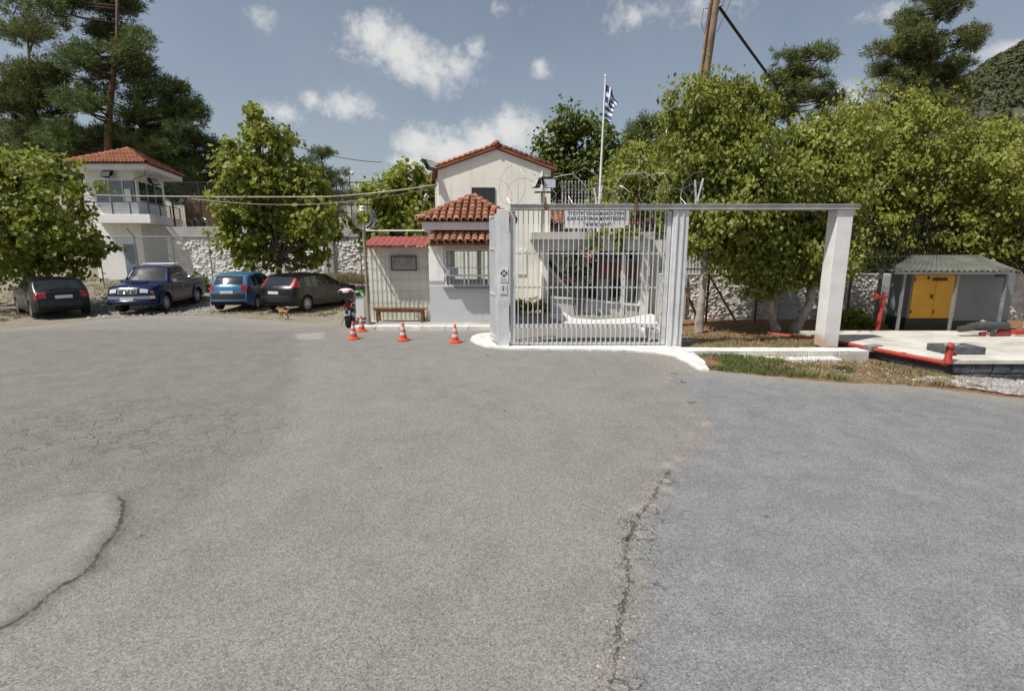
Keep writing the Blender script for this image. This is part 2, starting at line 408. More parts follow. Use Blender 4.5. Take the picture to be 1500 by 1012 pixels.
sp = s.n('ShaderNodeSeparateColor'); s.l(vo.outputs['Color'], sp.inputs[0])
sp2 = s.n('ShaderNodeSeparateColor'); s.l(vo2.outputs['Color'], sp2.inputs[0])
pert = s.math('MULTIPLY', s.math('SUBTRACT', wob, .5), .55)
pert2 = s.math('MULTIPLY', s.math('SUBTRACT', s.noise(11, 5, .75, off=(9, 1, 1)), .5), .16)
brown = s.mix(s.ss(mid, .3, .7), (.190, .180, .168), (.228, .217, .204))
brown = s.mix(s.ss(big, .40, .62, 0, .6), brown, (.24, .229, .215))
old = s.math('ADD', s.attr('old'), pert)
brown = s.mix(s.ss(old, .35, -.25, 0, .55), brown, s.mix(s.ss(mid, .3, .7), (.130, .121, .108), (.180, .170, .153)))
blue = s.mix(s.ss(mid, .3, .7), (.172, .176, .181), (.222, .226, .230))
blue = s.mix(s.ss(s.noise(1.4, 6, .7, stretch=(1, .5, 1), off=(5, 5, 0)), .55, .75, 0, .55), blue, (.19, .18, .165))
bl = s.math('ADD', s.attr('blue'), s.math('MULTIPLY', pert, .8))
col = s.mix(s.ss(bl, .06, -.07), brown, blue)
col = s.mix(s.ss(s.math('ABSOLUTE', s.math('ADD', bl, .05)), .20, .02, 0, .45), col, (.225, .195, .16))
pa = s.math('ADD', s.attr('patch'), s.math('ADD', pert2, s.math('MULTIPLY', pert, .10)))
col = s.mix(s.ss(pa, .02, -.02), col, s.mix(s.ss(mid, .35, .7), (.192, .187, .174), (.246, .238, .222)))
col = s.mix(s.math('MULTIPLY', s.ss(pa, 0, -.1), s.ss(s.noise(2.6, 6, .65, off=(2, 0, 7)), .57, .68)), col, (.36, .35, .33))
lp = s.math('ADD', s.attr('light'), s.math('MULTIPLY', pert, .3)); col = s.mix(s.ss(lp, .05, -.1, 0, .7), col, (.34, .32, .28))
# pale and dusty near the kerbs
dust = s.math('ADD', s.attr('edge'), s.math('MULTIPLY', pert, 2.0)); col = s.mix(s.ss(dust, -1.3, .1, 0, .6), col, (.30, .27, .225))
rim = s.math('MULTIPLY', s.ss(s.math('ABSOLUTE', s.math('ADD', pa, s.math('MULTIPLY', pert, .4))), .16, .0), s.ss(s.attr('pcrack'), .5, .1)); col = s.mix(s.math('MULTIPLY', rim, .6), col, (.105, .098, .088))
# aggregate: every stone its own tone, some pale, some dark pits
g = s.math('ADD', s.math('MULTIPLY', sp.outputs[0], .5), s.math('MULTIPLY', sp2.outputs[0], .3))
g = s.math('ADD', g, s.math('MULTIPLY', fine, .6))
smooth_patch = s.ss(pa, .02, -.02, 1, .7)
gs = s.math('MULTIPLY', s.math('SUBTRACT', g, .70), s.math('MULTIPLY', smooth_patch, 1.3))
mul = s.n('ShaderNodeVectorMath', operation='SCALE'); s.l(col, mul.inputs[0]); s.l(s.math('ADD', gs, 1.0), mul.inputs['Scale'])
col = mul.outputs[0]
col = s.mix(s.math('MULTIPLY', s.ss(sp.outputs[1], .990, .995), .6), col, (.52, .50, .47))
col = s.mix(s.math('MULTIPLY', s.ss(sp2.outputs[1], .985, .992), .4), col, (.05, .05, .05))
# cracks
pale = s.math('MULTIPLY', s.ss(s.math('ABSOLUTE', s.math('ADD', s.attr('blue'), pert)), .22, .05), s.ss(s.noise(4.2, 6, .7, off=(2, 4, 1)), .55, .62)); col = s.mix(s.math('MULTIPLY', pale, .55), col, (.36, .335, .30))
dk = s.ss(s.noise(.8, 7, .7, off=(6, 6, 1)), .60, .72, 0, .28); col = s.mix(dk, col, (.11, .105, .095))
cr_ = s.math('ADD', s.attr('crack'), pert2)
hf = s.math('MULTIPLY', s.math('SUBTRACT', s.noise(26, 4, .75, off=(1, 9, 3)), .5), .14)
bs = s.math('ADD', s.math('ADD', s.attr('blue'), pert2), hf); near_ck = s.ss(s.attr('crack'), .34, .16)
w_ = s.ss(s.noise(6, 3, .6, off=(3, 3, 9)), .35, .7, .003, .026)
ck = s.math('MULTIPLY', s.math('LESS_THAN', s.math('ABSOLUTE', bs), w_), near_ck)
v7 = s.n('ShaderNodeTexVoronoi', feature='DISTANCE_TO_EDGE'); v7.inputs['Scale'].default_value = 6.5
vm7 = s.n('ShaderNodeVectorMath', operation='ADD'); s.l(s.tc.outputs['Object'], vm7.inputs[0]); wn7 = s.n('ShaderNodeTexNoise'); wn7.inputs['Scale'].default_value = 11; wn7.inputs['Detail'].default_value = 4; s.l(s.tc.outputs['Object'], wn7.inputs['Vector']); sc7 = s.n('ShaderNodeVectorMath', operation='SCALE'); s.l(wn7.outputs['Color'], sc7.inputs[0]); sc7.inputs['Scale'].default_value = .16; s.l(sc7.outputs[0], vm7.inputs[1]); s.l(vm7.outputs[0], v7.inputs['Vector'])
zone = s.math('MULTIPLY', s.ss(s.math('ABSOLUTE', s.math('ADD', s.math('ADD', s.attr('blue'), pert), .10)), .24, .08), s.ss(s.attr('crack'), .6, .25))
ck2 = s.math('MULTIPLY', s.math('MULTIPLY', s.ss(v7.outputs['Distance'], .05, .012), zone), s.ss(s.noise(2.7, 4, .65, off=(6, 2, 8)), .44, .56, 0, .75))
ck = s.math('MAXIMUM', ck, ck2)
ck = s.math('MULTIPLY', ck, s.ss(s.noise(3.5, 4, .6, off=(8, 8, 0)), .36, .46))
pc = s.math('MULTIPLY', s.math('LESS_THAN', s.math('ABSOLUTE', s.math('ADD', pa, s.math('MULTIPLY', hf, .25))), s.math('MULTIPLY', w_, .85)), s.ss(s.attr('pcrack'), .3, .14))
bc = s.math('MULTIPLY', s.ss(s.math('ABSOLUTE', s.math('ADD', s.attr('branch'), pert2)), .02, .004), .6)
ve = s.n('ShaderNodeTexVoronoi', feature='DISTANCE_TO_EDGE'); ve.inputs['Scale'].default_value = 4.2
vm = s.n('ShaderNodeVectorMath', operation='ADD'); wn3 = s.n('ShaderNodeTexNoise'); wn3.inputs['Scale'].default_value = 5; s.l(s.tc.outputs['Object'], wn3.inputs['Vector'])
sc3 = s.n('ShaderNodeVectorMath', operation='SCALE'); s.l(wn3.outputs['Color'], sc3.inputs[0]); sc3.inputs['Scale'].default_value = .25
s.l(s.tc.outputs['Object'], vm.inputs[0]); s.l(sc3.outputs[0], vm.inputs[1]); s.l(vm.outputs[0], ve.inputs['Vector'])
craze = s.math('MULTIPLY', s.ss(ve.outputs['Distance'], .045, .01), s.math('MULTIPLY', s.ss(s.attr('craze'), .5, -.6), s.ss(s.noise(1.6, 3, .6), .40, .55)))
allc = s.math('MAXIMUM', s.math('MAXIMUM', ck, pc), s.math('MAXIMUM', bc, s.math('MULTIPLY', craze, .55)))
col = s.mix(s.math('MULTIPLY', allc, .8), col, (.045, .04, .035))
s.l(col, s.b.inputs['Base Color'])
s.l(s.ss(g, .3, 1.0, .95, .72), s.b.inputs['Roughness']); s.b.inputs['Specular IOR Level'].default_value = .3
bh = s.math('SUBTRACT', s.math('ADD', s.math('MULTIPLY', g, s.math('MULTIPLY', smooth_patch, .5)), s.math('MULTIPLY', s.ss(pa, .03, -.03), .9)), s.math('MULTIPLY', allc, 2.0))
s.bump(bh, .75, .012)
ASPH = s.m
yo = struct(npmesh('asphalt_yard', np.c_[AP, AZ], F, ASPH, smooth=True))
att(yo, 'blue', sdf(AP, bluepoly)); att(yo, 'patch', sdf(AP, patchpoly)); att(yo, 'old', sdf(AP, oldpoly)); att(yo, 'light', sdf(AP, lightpoly))
att(yo, 'crack', polydist(AP, crackline)); att(yo, 'pcrack', polydist(AP, patchcrack)); att(yo, 'branch', polydist(AP, branch))
att(yo, 'edge', sdf(AP, yard)); att(yo, 'craze', np.hypot((AP[:, 0] + 5.6) / 2.6, (AP[:, 1] - 6.9) / 1.5) - 1)

# --- kerbs, pavement, painted sills
m = MB().bb(-4.98, -.62, 16.22, 20.5, -.1, .115); struct(m.build('pavement', CONC, bevel=.01))
m = MB()
for i in range(6):
    x0 = -5.0 + i * .73; m.bb(x0, x0 + .722, 15.86, 16.215, -.1, .122 + .004 * (i % 2))
struct(m.build('kerb', WHITEWASH, bevel=.015))
def rough(poly, step=.12, amp=.018):
    out = []
    for (x0, y0), (x1, y1) in zip(poly, poly[1:] + poly[:1]):
        k = max(1, int(math.hypot(x1 - x0, y1 - y0) / step))
        for i in range(k): out.append((x0 + (x1 - x0) * i / k + rnd.uniform(-amp, amp), y0 + (y1 - y0) * i / k + rnd.uniform(-amp, amp)))
    return out
isl = gxy([(689, 497), (692, 492), (700, 488.5), (712, 487), (724, 486.5), (752, 486.5), (752, 503), (870, 503.5), (983, 504), (1000, 508), (1018, 517), (1032, 528), (1039, 541), (1026, 540), (1008, 530), (985, 519), (960, 515), (925, 512.5), (860, 511), (800, 510), (752, 509.5), (712, 506.5), (698, 502)], .05)
isl = rough(isl); m = MB().prism(isl, -.1, .05); struct(m.build('painted_gate_sill', WHITEWASH, bevel=.012))
m = MB(); m2 = MB()
for i in range(6):
    x0 = 4.22 + i * .735; m.bb(x0, x0 + .728, 12.12 - .01 * (i % 3), 12.58, -.35, .060 - .006 * (i % 2)); m2.bb(x0 + .004, x0 + .724, 12.125 - .01 * (i % 3), 12.575, .061, .092 - .006 * (i % 2))
struct(m.build('roadside_kerb', PALECONC, bevel=.02)); struct(m2.build('kerb_top_paint', WHITEWASH, bevel=.012))
m = MB().bb(5.3, 7.75, 11.74, 12.1, -.4, -.035); struct(m.build('kerb_footing', WHITEWASH, bevel=.02))

# --- raised concrete platform on the right
slabs = [[(9.62, 11.02), (8.95, 13.2), (13.9, 13.2), (13.9, 11.02)], [(8.94, 13.23), (8.55, 14.1), (8.6, 15.2), (14.2, 15.2), (14.2, 13.23)], [(13.93, 11.02), (13.93, 13.2), (22, 13.2), (22, 11.02)], [(14.23, 13.23), (14.23, 15.2), (22, 15.2), (22, 13.23)]]
pf = thing('concrete_platform', (9.6, 11.0, -.4), 'low white-topped concrete platform edged by the red fire pipe', 'platform')
m = MB().prism([(9.72, 11.12), (9.05, 13.25), (8.7, 14.1), (8.75, 15.1), (21.9, 15.1), (21.9, 11.12)], -.7, .0)
DSTONE = pm('dark_stone', (.075, .08, .09), .9, .4, 4, 25, .8, dirt=(.25, .24, .22), damt=.6, dscale=3)
m.build('base', DSTONE, pf)
for i, p in enumerate(slabs):
    MB().prism(p, .004, .10 - .004 * (i % 2)).build('slab', PALECONC, pf, bevel=.012)
# facing stones of the base
for r_ in range(2):
    x = 9.75 + .17 * r_
    while x < 15:
        w = rnd.uniform(.28, .5)
        MB().box((x + w / 2, 11.10, -.115 - .215 * r_), (w - .02, .07 + rnd.uniform(0, .03), .2), mi=0).build('stone', DSTONE, pf, bevel=.02); x += w

# --- loose gravel and litter
gp_ = []
tri_v = np.array([(1, 0, -.3), (-.5, .87, -.3), (-.5, -.87, -.3), (.4, .3, .55), (-.5, .1, .45)]); tri_f = np.array([(0, 1, 3), (1, 4, 3), (1, 2, 4), (2, 0, 3), (2, 3, 4)])
def scatter(name, pts, rad, mat, label=None, cat=None):
    n = len(pts); a = nr.random(n) * 6.28; sc_ = rad * (.5 + nr.random(n) ** 2 * 1.3)
    T = tri_v[None] * sc_[:, None, None] * (1 + .5 * (nr.random((n, 5, 1)) - .5)); c, s_ = np.cos(a)[:, None], np.sin(a)[:, None]
    V = np.stack([T[..., 0] * c - T[..., 1] * s_, T[..., 0] * s_ + T[..., 1] * c, T[..., 2] * .7], -1) + pts[:, None]
    Fx = (tri_f[None] + (np.arange(n) * 5)[:, None, None]).reshape(-1, 3)
    o = stuff(npmesh(name, V.reshape(-1, 3), Fx, mat)); return tag(o, label, cat)
def spots(n, poly, zoff=0., dens=None):
    P = np.array(poly); lo, hi = P.min(0), P.max(0); q = lo + nr.random((n * 3, 2)) * (hi - lo); q = q[inpoly(q, poly)]
    if dens: q = q[fbm(q[:, 0], q[:, 1], dens, 3) + .25 > nr.random(len(q)) * .6]
    q = q[:n]; return np.c_[q, H(q[:, 0], q[:, 1]) + zoff]
def island_mat(name, cols, rough=.9, transl=0.):
    s = MT(name); g = s.n('ShaderNodeNewGeometry'); r = s.n('ShaderNodeValToRGB'); s.l(g.outputs['Random Per Island'], r.inputs[0])
    el = r.color_ramp.elements
    for i, c in enumerate(cols):
        p = i / (len(cols) - 1)
        e = el[0] if i == 0 else (el[1] if i == len(cols) - 1 else el.new(p)); e.position = p
    for i, c in enumerate(cols): r.color_ramp.elements[i].color = (*c, 1)
    lo = s.noise(.9, 3, .6, off=(1, 2, 3))
    hv = s.n('ShaderNodeHueSaturation'); s.l(r.outputs[0], hv.inputs['Color']); s.l(s.ss(lo, .3, .7, .78, 1.22), hv.inputs['Value'])
    s.l(hv.outputs[0], s.b.inputs['Base Color']); s.b.inputs['Roughness'].default_value = rough; s.b.inputs['Specular IOR Level'].default_value = .35
    if transl:
        t = s.n('ShaderNodeBsdfTranslucent'); s.l(hv.outputs[0], t.inputs['Color']); ad = s.n('ShaderNodeMixShader'); ad.inputs[0].default_value = transl
        s.l(s.b.outputs[0], ad.inputs[1]); s.l(t.outputs[0], ad.inputs[2]); s.l(ad.outputs[0], s.t.nodes['Material Output'].inputs['Surface'])
    return s.m
GRAVEL = island_mat('gravel_stones', [(.22, .21, .2), (.42, .4, .38), (.55, .53, .5), (.33, .3, .27)])
scatter('gravel', spots(5200, [(8.3, 10.3), (9.4, 11.05), (15, 11.0), (15, 9.15), (9.6, 9.55)], .01), .034, GRAVEL, 'pale loose gravel in front of the concrete platform', 'gravel')
scatter('litter_stones', spots(260, [(5, 11.8), (8.6, 12), (8.6, 9.9), (5, 10.2)], .01), .024, GRAVEL, 'scattered pale pebbles in the dry roadside grass', 'pebbles')
scatter('rubble_chips', spots(1500, gxy([(140, 440), (310, 440), (310, 460), (130, 466)]), .01), .045, GRAVEL, 'pale rubble on the bank behind the pickup', 'rubble')
LEAFLIT = island_mat('leaf_litter', [(.12, .08, .045), (.2, .14, .07), (.08, .055, .03)])
scatter('leaf_litter', np.r_[spots(900, [(4.6, 12.8), (8.2, 12.8), (9, 17.5), (5.2, 17.5)], .01), spots(22, [(-3, 12), (6, 12), (5, 4), (-5, 4)], .004)], .028, LEAFLIT, 'brown fallen leaves under the roadside trees', 'leaf litter')

# --- grass
def grass(name, pts, h, mat, label, w=.012, per=5):
    n = len(pts) * per; b = np.repeat(pts, per, 0) + np.c_[nr.normal(0, .03, (n, 2)), np.zeros(n)]
    a = nr.random(n) * 6.28; hh = h * (.4 + nr.random(n) * .9); ln = hh * nr.random(n) * .7
    d = np.c_[np.cos(a), np.sin(a)]; p = np.c_[-d[:, 1], d[:, 0]] * w
    v0 = b.copy(); v0[:, :2] -= p; v1 = b.copy(); v1[:, :2] += p
    v2 = b.copy(); v2[:, :2] += d * ln[:, None]; v2[:, 2] += hh
    V = np.stack([v0, v1, v2], 1).reshape(-1, 3)
    return tag(stuff(npmesh(name, V, np.arange(n * 3).reshape(-1, 3), mat)), label, 'grass')
GREENGR = island_mat('green_grass', [(.10, .14, .04), (.16, .19, .06), (.24, .22, .10), (.12, .16, .05)], .85, .25)
DRYGR = island_mat('dry_grass', [(.25, .21, .11), (.33, .28, .155), (.17, .165, .075), (.22, .18, .09)], .9, .2)
grass('green_grass', spots(2200, gxy([(1000, 515), (1100, 524), (1250, 535), (1240, 556), (1120, 550), (1040, 543)], -.03), -.01, .5), .07, GREENGR, 'short green grass between the white kerb and the road', .010)
grass('dry_grass', np.r_[spots(800, gxy([(1090, 528), (1230, 515), (1300, 528), (1390, 566), (1250, 560), (1110, 549)], -.1), -.01, .6), spots(1500, [(8.35, 10.0), (8.6, 12.6), (9.5, 10.9), (9.4, 9.8)], -.01, .7), spots(1500, [(4.4, 12.7), (8, 12.8), (8.6, 14.5), (5, 15)], -.01, .5)], .09, DRYGR, 'straw coloured dry grass by the right gate pillar', .010)
grass('wall_foot_grass', spots(1500, [(-14, 29.2), (-14, 30.7), (-6.5, 30.7), (-6.5, 28.4)], 0, None), .38, DRYGR, 'tall dry grass along the foot of the rough white wall', .025, 6)
grass('parking_grass', np.r_[spots(1800, [(-24, 17.2), (-18, 17.4), (-18.5, 21), (-26, 21)], -.02, .9), spots(900, [(-12.4, 20.3), (-7, 19.2), (-7, 23), (-12, 23)], -.02, .9), spots(2200, [(-26, 23), (-26, 33), (-16, 28), (-16, 23)], 0, .9)], .06, DRYGR, 'thin yellow grass on the verge beneath the parked cars', .014)
WEEDP = np.array([G(a, b) for a, b in ((923, 760), (918, 772), (915, 790), (921, 852), (906, 930), (1000, 560), (990, 548), (1012, 590))])
grass('crack_weeds', np.repeat(WEEDP, 5, 0) + np.c_[nr.normal(0, .035, (40, 2)), np.zeros(40)], .035, GREENGR, 'tiny weeds growing in the crack across the asphalt', .006, 5)
scatter('loose_grit', np.concatenate([np.array([G(a, b)]) + np.c_[nr.normal(0, .13, (34, 2)), np.full(34, .004)] for a, b in ((968, 705), (955, 730), (930, 765), (916, 800), (920, 850), (912, 885), (906, 930), (900, 980))]), .009, GRAVEL, 'loose grit crumbled along the asphalt crack', 'grit')
# ================================================================== WALLS AND BUILDINGS
def worley(x, y, cw, ch, seed=0):
    g = np.random.default_rng(seed); J = g.random((128, 128, 3))
    xi = np.floor(x / cw).astype(int); yi = np.floor(y / ch).astype(int)
    f1 = np.full(x.shape, 9.); f2 = np.full(x.shape, 9.); h = np.zeros(x.shape)
    for dx in (-1, 0, 1):
        for dy in (-1, 0, 1):
            a = xi + dx; b = yi + dy; j = J[a % 128, b % 128]
            d = np.hypot(x / cw - a - j[..., 0], y / ch - b - j[..., 1])
            m = d < f1; f2 = np.where(m, f1, np.minimum(f2, d)); h = np.where(m, j[..., 2], h); f1 = np.where(m, d, f1)
    return f1, f2, h
def rubble_wall(x0, x1, y, zb, zt, amp, cw, ch, parent, mat, seed, res=.06):
    xs = np.arange(x0, x1 + res, res); zs = np.append(np.arange(zb, zt, res), zt)
    X, Z = np.meshgrid(xs, zs); f1, f2, h = worley(X + .1 * fbm(X, Z, .5, 2), Z, cw, ch, seed)
    e = sstep(0.02, .38, f2 - f1)
    d = amp * e * (.35 + .65 * h) + amp * .5 * (fbm(X, Z, .12, 2)) * e + amp * .5 * (h - .5) * e
    V = np.stack([X, y - d, Z], -1).reshape(-1, 3); n, m = X.shape; i = np.arange(n * m).reshape(n, m)
    F = np.stack([i[:-1, :-1], i[:-1, 1:], i[1:, 1:], i[1:, :-1]], -1).reshape(-1, 4)
    o = npmesh('rubble_stones', V, F, mat, parent); return stuff(o)
STONEW = pm('whitewashed_stone', (.74, .72, .69), .9, .16, 2.5, 26, .35, dirt=(.36, .33, .29), damt=.6, dscale=2.2)
STONEG = pm('weathered_whitewashed_stone', (.58, .555, .51), .9, .2, 2.5, 26, .35, dirt=(.27, .235, .19), damt=.7, dscale=2.2)
PLASTER = pm('grey_plaster', (.43, .43, .42), .9, .1, 1.2, 30, .15, dirt=(.24, .23, .22), damt=.5, streak=((.22, .21, .2), .4))
RAZOR = pm('razor_wire', (.42, .43, .44), .4, .1, 5, 50, 0, metal=.7)
OLDWIRE = pm('old_wire', (.20, .19, .18), .6, .1, 5, 50, 0, metal=.4)
def coil(name, a, b, rad, pitch, wire, mat, parent=None, n=4, seed=0, wob=.25, droop=1., lean=.75):
    a = Vector(a); b = Vector(b); L = (b - a).length; t = (b - a).normalized(); u = Vector((0, 0, 1)); u = (u - t * u.dot(t)).normalized(); w = t.cross(u)
    g = random.Random(seed); turns = max(2, int(L / pitch)); k = 12; pts = []
    ph = [g.uniform(0, 6.28) for _ in range(4)]
    for i in range(turns * k + 1):
        q = i / (turns * k); an = 2 * math.pi * i / k; r = rad * (1 + wob * math.sin(q * turns * 1.7 + ph[0]) * .5 + wob * g.uniform(-.12, .12))
        pts.append(a + t * (lean * r * math.sin(an) + L * q + pitch * .45 * math.sin(an * .5 + ph[1]) * wob) + u * (r * math.cos(an) * droop + r) + w * r * math.sin(an) * .7)
    m = MB().tube(pts, wire, n, cap=False); return m.build(name, mat, parent)

# --- perimeter wall behind the parked cars
pw = thing('perimeter_wall', (-14, 31, .8), 'high prison wall of rough whitewashed stone behind the parked cars', 'wall')
WX0, WX1 = -20.5, -2.0
MB().bb(WX0, WX1, 31.06, 31.4, 0, 3.2).build('core', PLASTER, pw)
rubble_wall(WX0, WX1, 31.05, .45, 3.18, .065, .24, .16, pw, STONEW, 3, .045)
MB().bb(WX0, WX1, 30.95, 31.42, 3.18, 3.80).build('plaster_band', PLASTER, pw, bevel=.02)
for x in (-10.9, ):
    MB().bb(x - .3, x + .3, 30.86, 31.05, .4, 3.2).build('buttress', PLASTER, pw, bevel=.02)
ff = thing('wall_top_fence', (-13, 31.2, 3.8), 'dark steel mesh fence standing on the rough white wall', 'fence')
x = -20.0
while x < -5.5:
    MB().bb(x - .035, x + .035, 31.15, 31.22, 3.8, 6.35).build('post', DARKMETAL, ff); x += 1.62
for z in (6.33, 5.1): MB().bb(-20.0, -6.0, 31.16, 31.21, z - .03, z + .03).build('rail', DARKMETAL, ff)
m = MB()
for i in range(150):
    x = -20 + i * .0935; m.bar((x, 31.19, 3.8), (x, 31.19, 6.33), .006)
stuff(m.build('mesh_wires', OLDWIRE, ff))
tag(coil('razor_wire', (-20, 31.1, 3.75), (-6, 31.1, 3.8), .26, .42, .011, RAZOR, None, 3, 4), 'long coil of razor wire along the top of the rough white wall', 'razor wire')
tag(coil('razor_wire', (-16, 31.2, 6.3), (-6, 31.2, 6.3), .25, .8, .009, RAZOR, None, 3, 5, .5), 'thin razor wire loops on top of the dark mesh fence', 'razor wire')
rs = thing('reed_screen', (-18, 32.6, 3.5), 'brown slatted screen on the wall beside the watchtower', 'screen')
REED = island_mat('reed_slats', [(.10, .055, .03), (.16, .095, .055), (.07, .04, .025)], .9)
m = MB(); x = -20.2
while x < -13.5:
    w = rnd.uniform(.06, .13); m.bb(x, x + w - .012, 32.6, 32.63 + rnd.uniform(0, .02), 3.3, 5.55 + rnd.uniform(-.1, .25)); x += w
stuff(m.build('slats', REED, rs))
for z in (4.0, 5.2): MB().bb(-20.2, -13.5, 32.64, 32.7, z, z + .06).build('rail', WOOD, rs)

# --- chain-link fence in front of that wall
cf = thing('chain_link_fence', (-14, 27, .5), 'tall chain-link fence with a pale top rail behind the cars', 'fence')
FY = 26.8; fpx = [(150, 430), (203, 426), (258, 424), (311, 424), (364, 424), (418, 422), (482, 420), (530, 425)]
fx = [XA(p, 400, FY) for p, _ in fpx]; ftop = ZA(347, FY)
for x in fx:
    MB().tube([(x, FY, Hf(x, FY) - .1), (x, FY, ftop + .03), (x - .16, FY - .2, ftop + .42)], .032, 6).build('post', GALV, cf)
MB().tube([(fx[0] - .05, FY, ftop), (fx[-1] + .4, FY, ftop)], .03, 6).build('top_rail', GALV, cf)
MB().tube([(fx[-1], FY, 2.2), (fx[-1] + .75, FY - .2, 1.3)], .03, 6).build('brace', GALV, cf)
MB().tube([(fx[0], FY, 2.0), (fx[0] - 1.5, FY - 1.2, .4)], .03, 6).build('brace', GALV, cf)
m = MB(); zb = .55; hh = ftop - zb; x = fx[0] - hh
while x < fx[-1]:
    for sg in (1, -1):
        xa, xb = (x, x + hh) if sg > 0 else (x + hh, x); za, zb_ = zb, ftop
        pts = []
        if max(xa, xb) < fx[0] or min(xa, xb) > fx[-1]: continue
        m.bar((max(fx[0], min(fx[-1], xa)), FY, za + abs(max(fx[0], min(fx[-1], xa)) - xa)), (max(fx[0], min(fx[-1], xb)), FY, zb_ - abs(max(fx[0], min(fx[-1], xb)) - xb)), .0035)
    x += .11
stuff(m.build('chain_link_mesh', GALV, cf))

# --- wall, railings and fence on the right
rw = thing('boundary_wall', (9, 18.7, 0), 'low rough limewashed wall behind the trees right of the gate', 'wall')
RY = 18.7; rz1 = ZA(403, RY)
MB().bb(5.4, 27, RY + .01, RY + .34, -.2, rz1).build('core', PLASTER, rw)
rubble_wall(5.4, 27, RY, -.1, rz1 - .02, .05, .16, .11, rw, STONEG, 8, .03)
MB().bb(5.4, 27, RY - .04, RY + .36, rz1, rz1 + .05).build('coping', PALECONC, rw, bevel=.01)
for x in (6.1, 10.0, 13.6):
    MB().bb(x - .22, x + .22, RY - .13, RY, -.1, rz1 - .003).build('pier', PLASTER, rw, bevel=.01)
rf = thing('steel_railings', (9, 18.85, rz1), 'dark steel bar railings standing on the low limewashed wall', 'railings')
for z in (rz1 + .18, rz1 + 1.9): MB().bb(5.4, 27, RY + .14, RY + .18, z, z + .05).build('rail', DARKMETAL, rf)
for i in range(180):
    x = 5.45 + i * .12
    if i == 0: bar0 = MB().bb(x - .011, x + .011, RY + .15, RY + .17, rz1 + .05, rz1 + 2.1).build('bar', DARKMETAL, rf)
    else: twin(bar0, rf, (i * .12, 0, 0))
f2 = thing('wire_fence', (8, 17.7, 0), 'rusty angle-iron fence posts with slanting braces before the low wall', 'fence')
for px_ in (1036, 1108, 1182, 1243, 1330):
    x = XA(px_, 440, 17.7); MB().bb(x - .03, x + .03, 17.67, 17.73, -.1, 2.3).build('post', RUST, f2)
for pa, pb in (((1040, 405), (1079, 473)), ((1000, 415), (1020, 462))):
    MB().bar(D(*pa, 17.68), D(*pb, 17.2), .06).build('brace', RUST, f2)
for z in (.6, 1.2, 1.8, 2.25): MB().tube([(6, 17.7, z), (15, 17.7, z)], .006, 4).build('strand', OLDWIRE, f2)

# ------------------------------------------------------------------ roof tiles
def tile_shape(w=.125, L=.44, seg=5, lift=.05, th=.014):
    m = MB(); vs = []
    for y, r_, z in ((0, w, lift), (L, w * .82, 0)):
        for k in range(seg + 1):
            a = math.pi * k / seg; vs.append((-r_ * math.cos(a), y, z + r_ * .85 * math.sin(a)))
    for k in range(seg + 1):
        a = math.pi * k / seg; r_ = w - th * 2; vs.append((-r_ * math.cos(a), 0, lift + r_ * .85 * math.sin(a) - .01))
    n = seg + 1
    m.add(vs, [(k, k + 1, n + k + 1, n + k) for k in range(seg)] + [(2 * n + k, 2 * n + k + 1, k + 1, k) for k in range(seg)])
    return m
def frame(o, u, s_, jit=0.):
    u = Vector(u).normalized(); s_ = Vector(s_).normalized(); n = u.cross(s_).normalized(); 
    M = Matrix((u, s_, n)).transposed().to_4x4(); M.translation = o
    if jit: M = M @ Matrix.Rotation(rnd.uniform(-jit, jit), 4, 'Z')
    return M
class Tiler:
    """lays barrel tiles; alone=True makes every tile an object of its own"""
    def __init__(s, parent, alone, w=.125, L=.44):
        s.p = parent; s.alone = alone; s.proto = None; s.mb = MB(); s.w = w; s.L = L; s.root = Vector((0, 0, 0)); q = parent
        while q is not None: s.root += q.location; q = q.parent
    def put(s, o, u, up):
        M = frame(Vector(o) - s.root, u, up, .05)
        if s.alone:
            if s.proto is None:
                s.proto = tile_shape(s.w, s.L).build('roof_tile', TILE, s.p, smooth=True, world=False); s.proto.matrix_basis = M
            else: twin(s.proto, s.p, M=M)
        else:
            t = tile_shape(s.w, s.L, 4); Mw = frame(Vector(o), u, up, .05); s.mb.add([Mw @ Vector(v) for v in t.v], t.f)
    def face(s, A, u, up, poly, gap=.255, course=.35):
        A = Vector(A); u = Vector(u).normalized(); up = Vector(up).normalized()
        us = [p[0] for p in poly]; ss_ = [p[1] for p in poly]; x = min(us) + gap / 2
        while x < max(us):
            y = 0.
            while y < max(ss_) - .05:
                if inpoly(np.array([[x, y + .1]]), poly)[0]:
                    s.put(A + u * x + up * y + u.cross(up) * .02, u, up)
                y += course
            x += gap
    def line(s, a, b, side, course=.36):
        a = Vector(a); b = Vector(b); d = (b - a).normalized(); L = (b - a).length; n = max(1, int(L / course))
        for i in range(n): s.put(a + d * (i * L / n), d.cross(Vector((0, 0, 1))) * side, d)
    def done(s):
        if not s.alone: stuff(s.mb.build('roof_tiles', TILE, s.p, smooth=True))
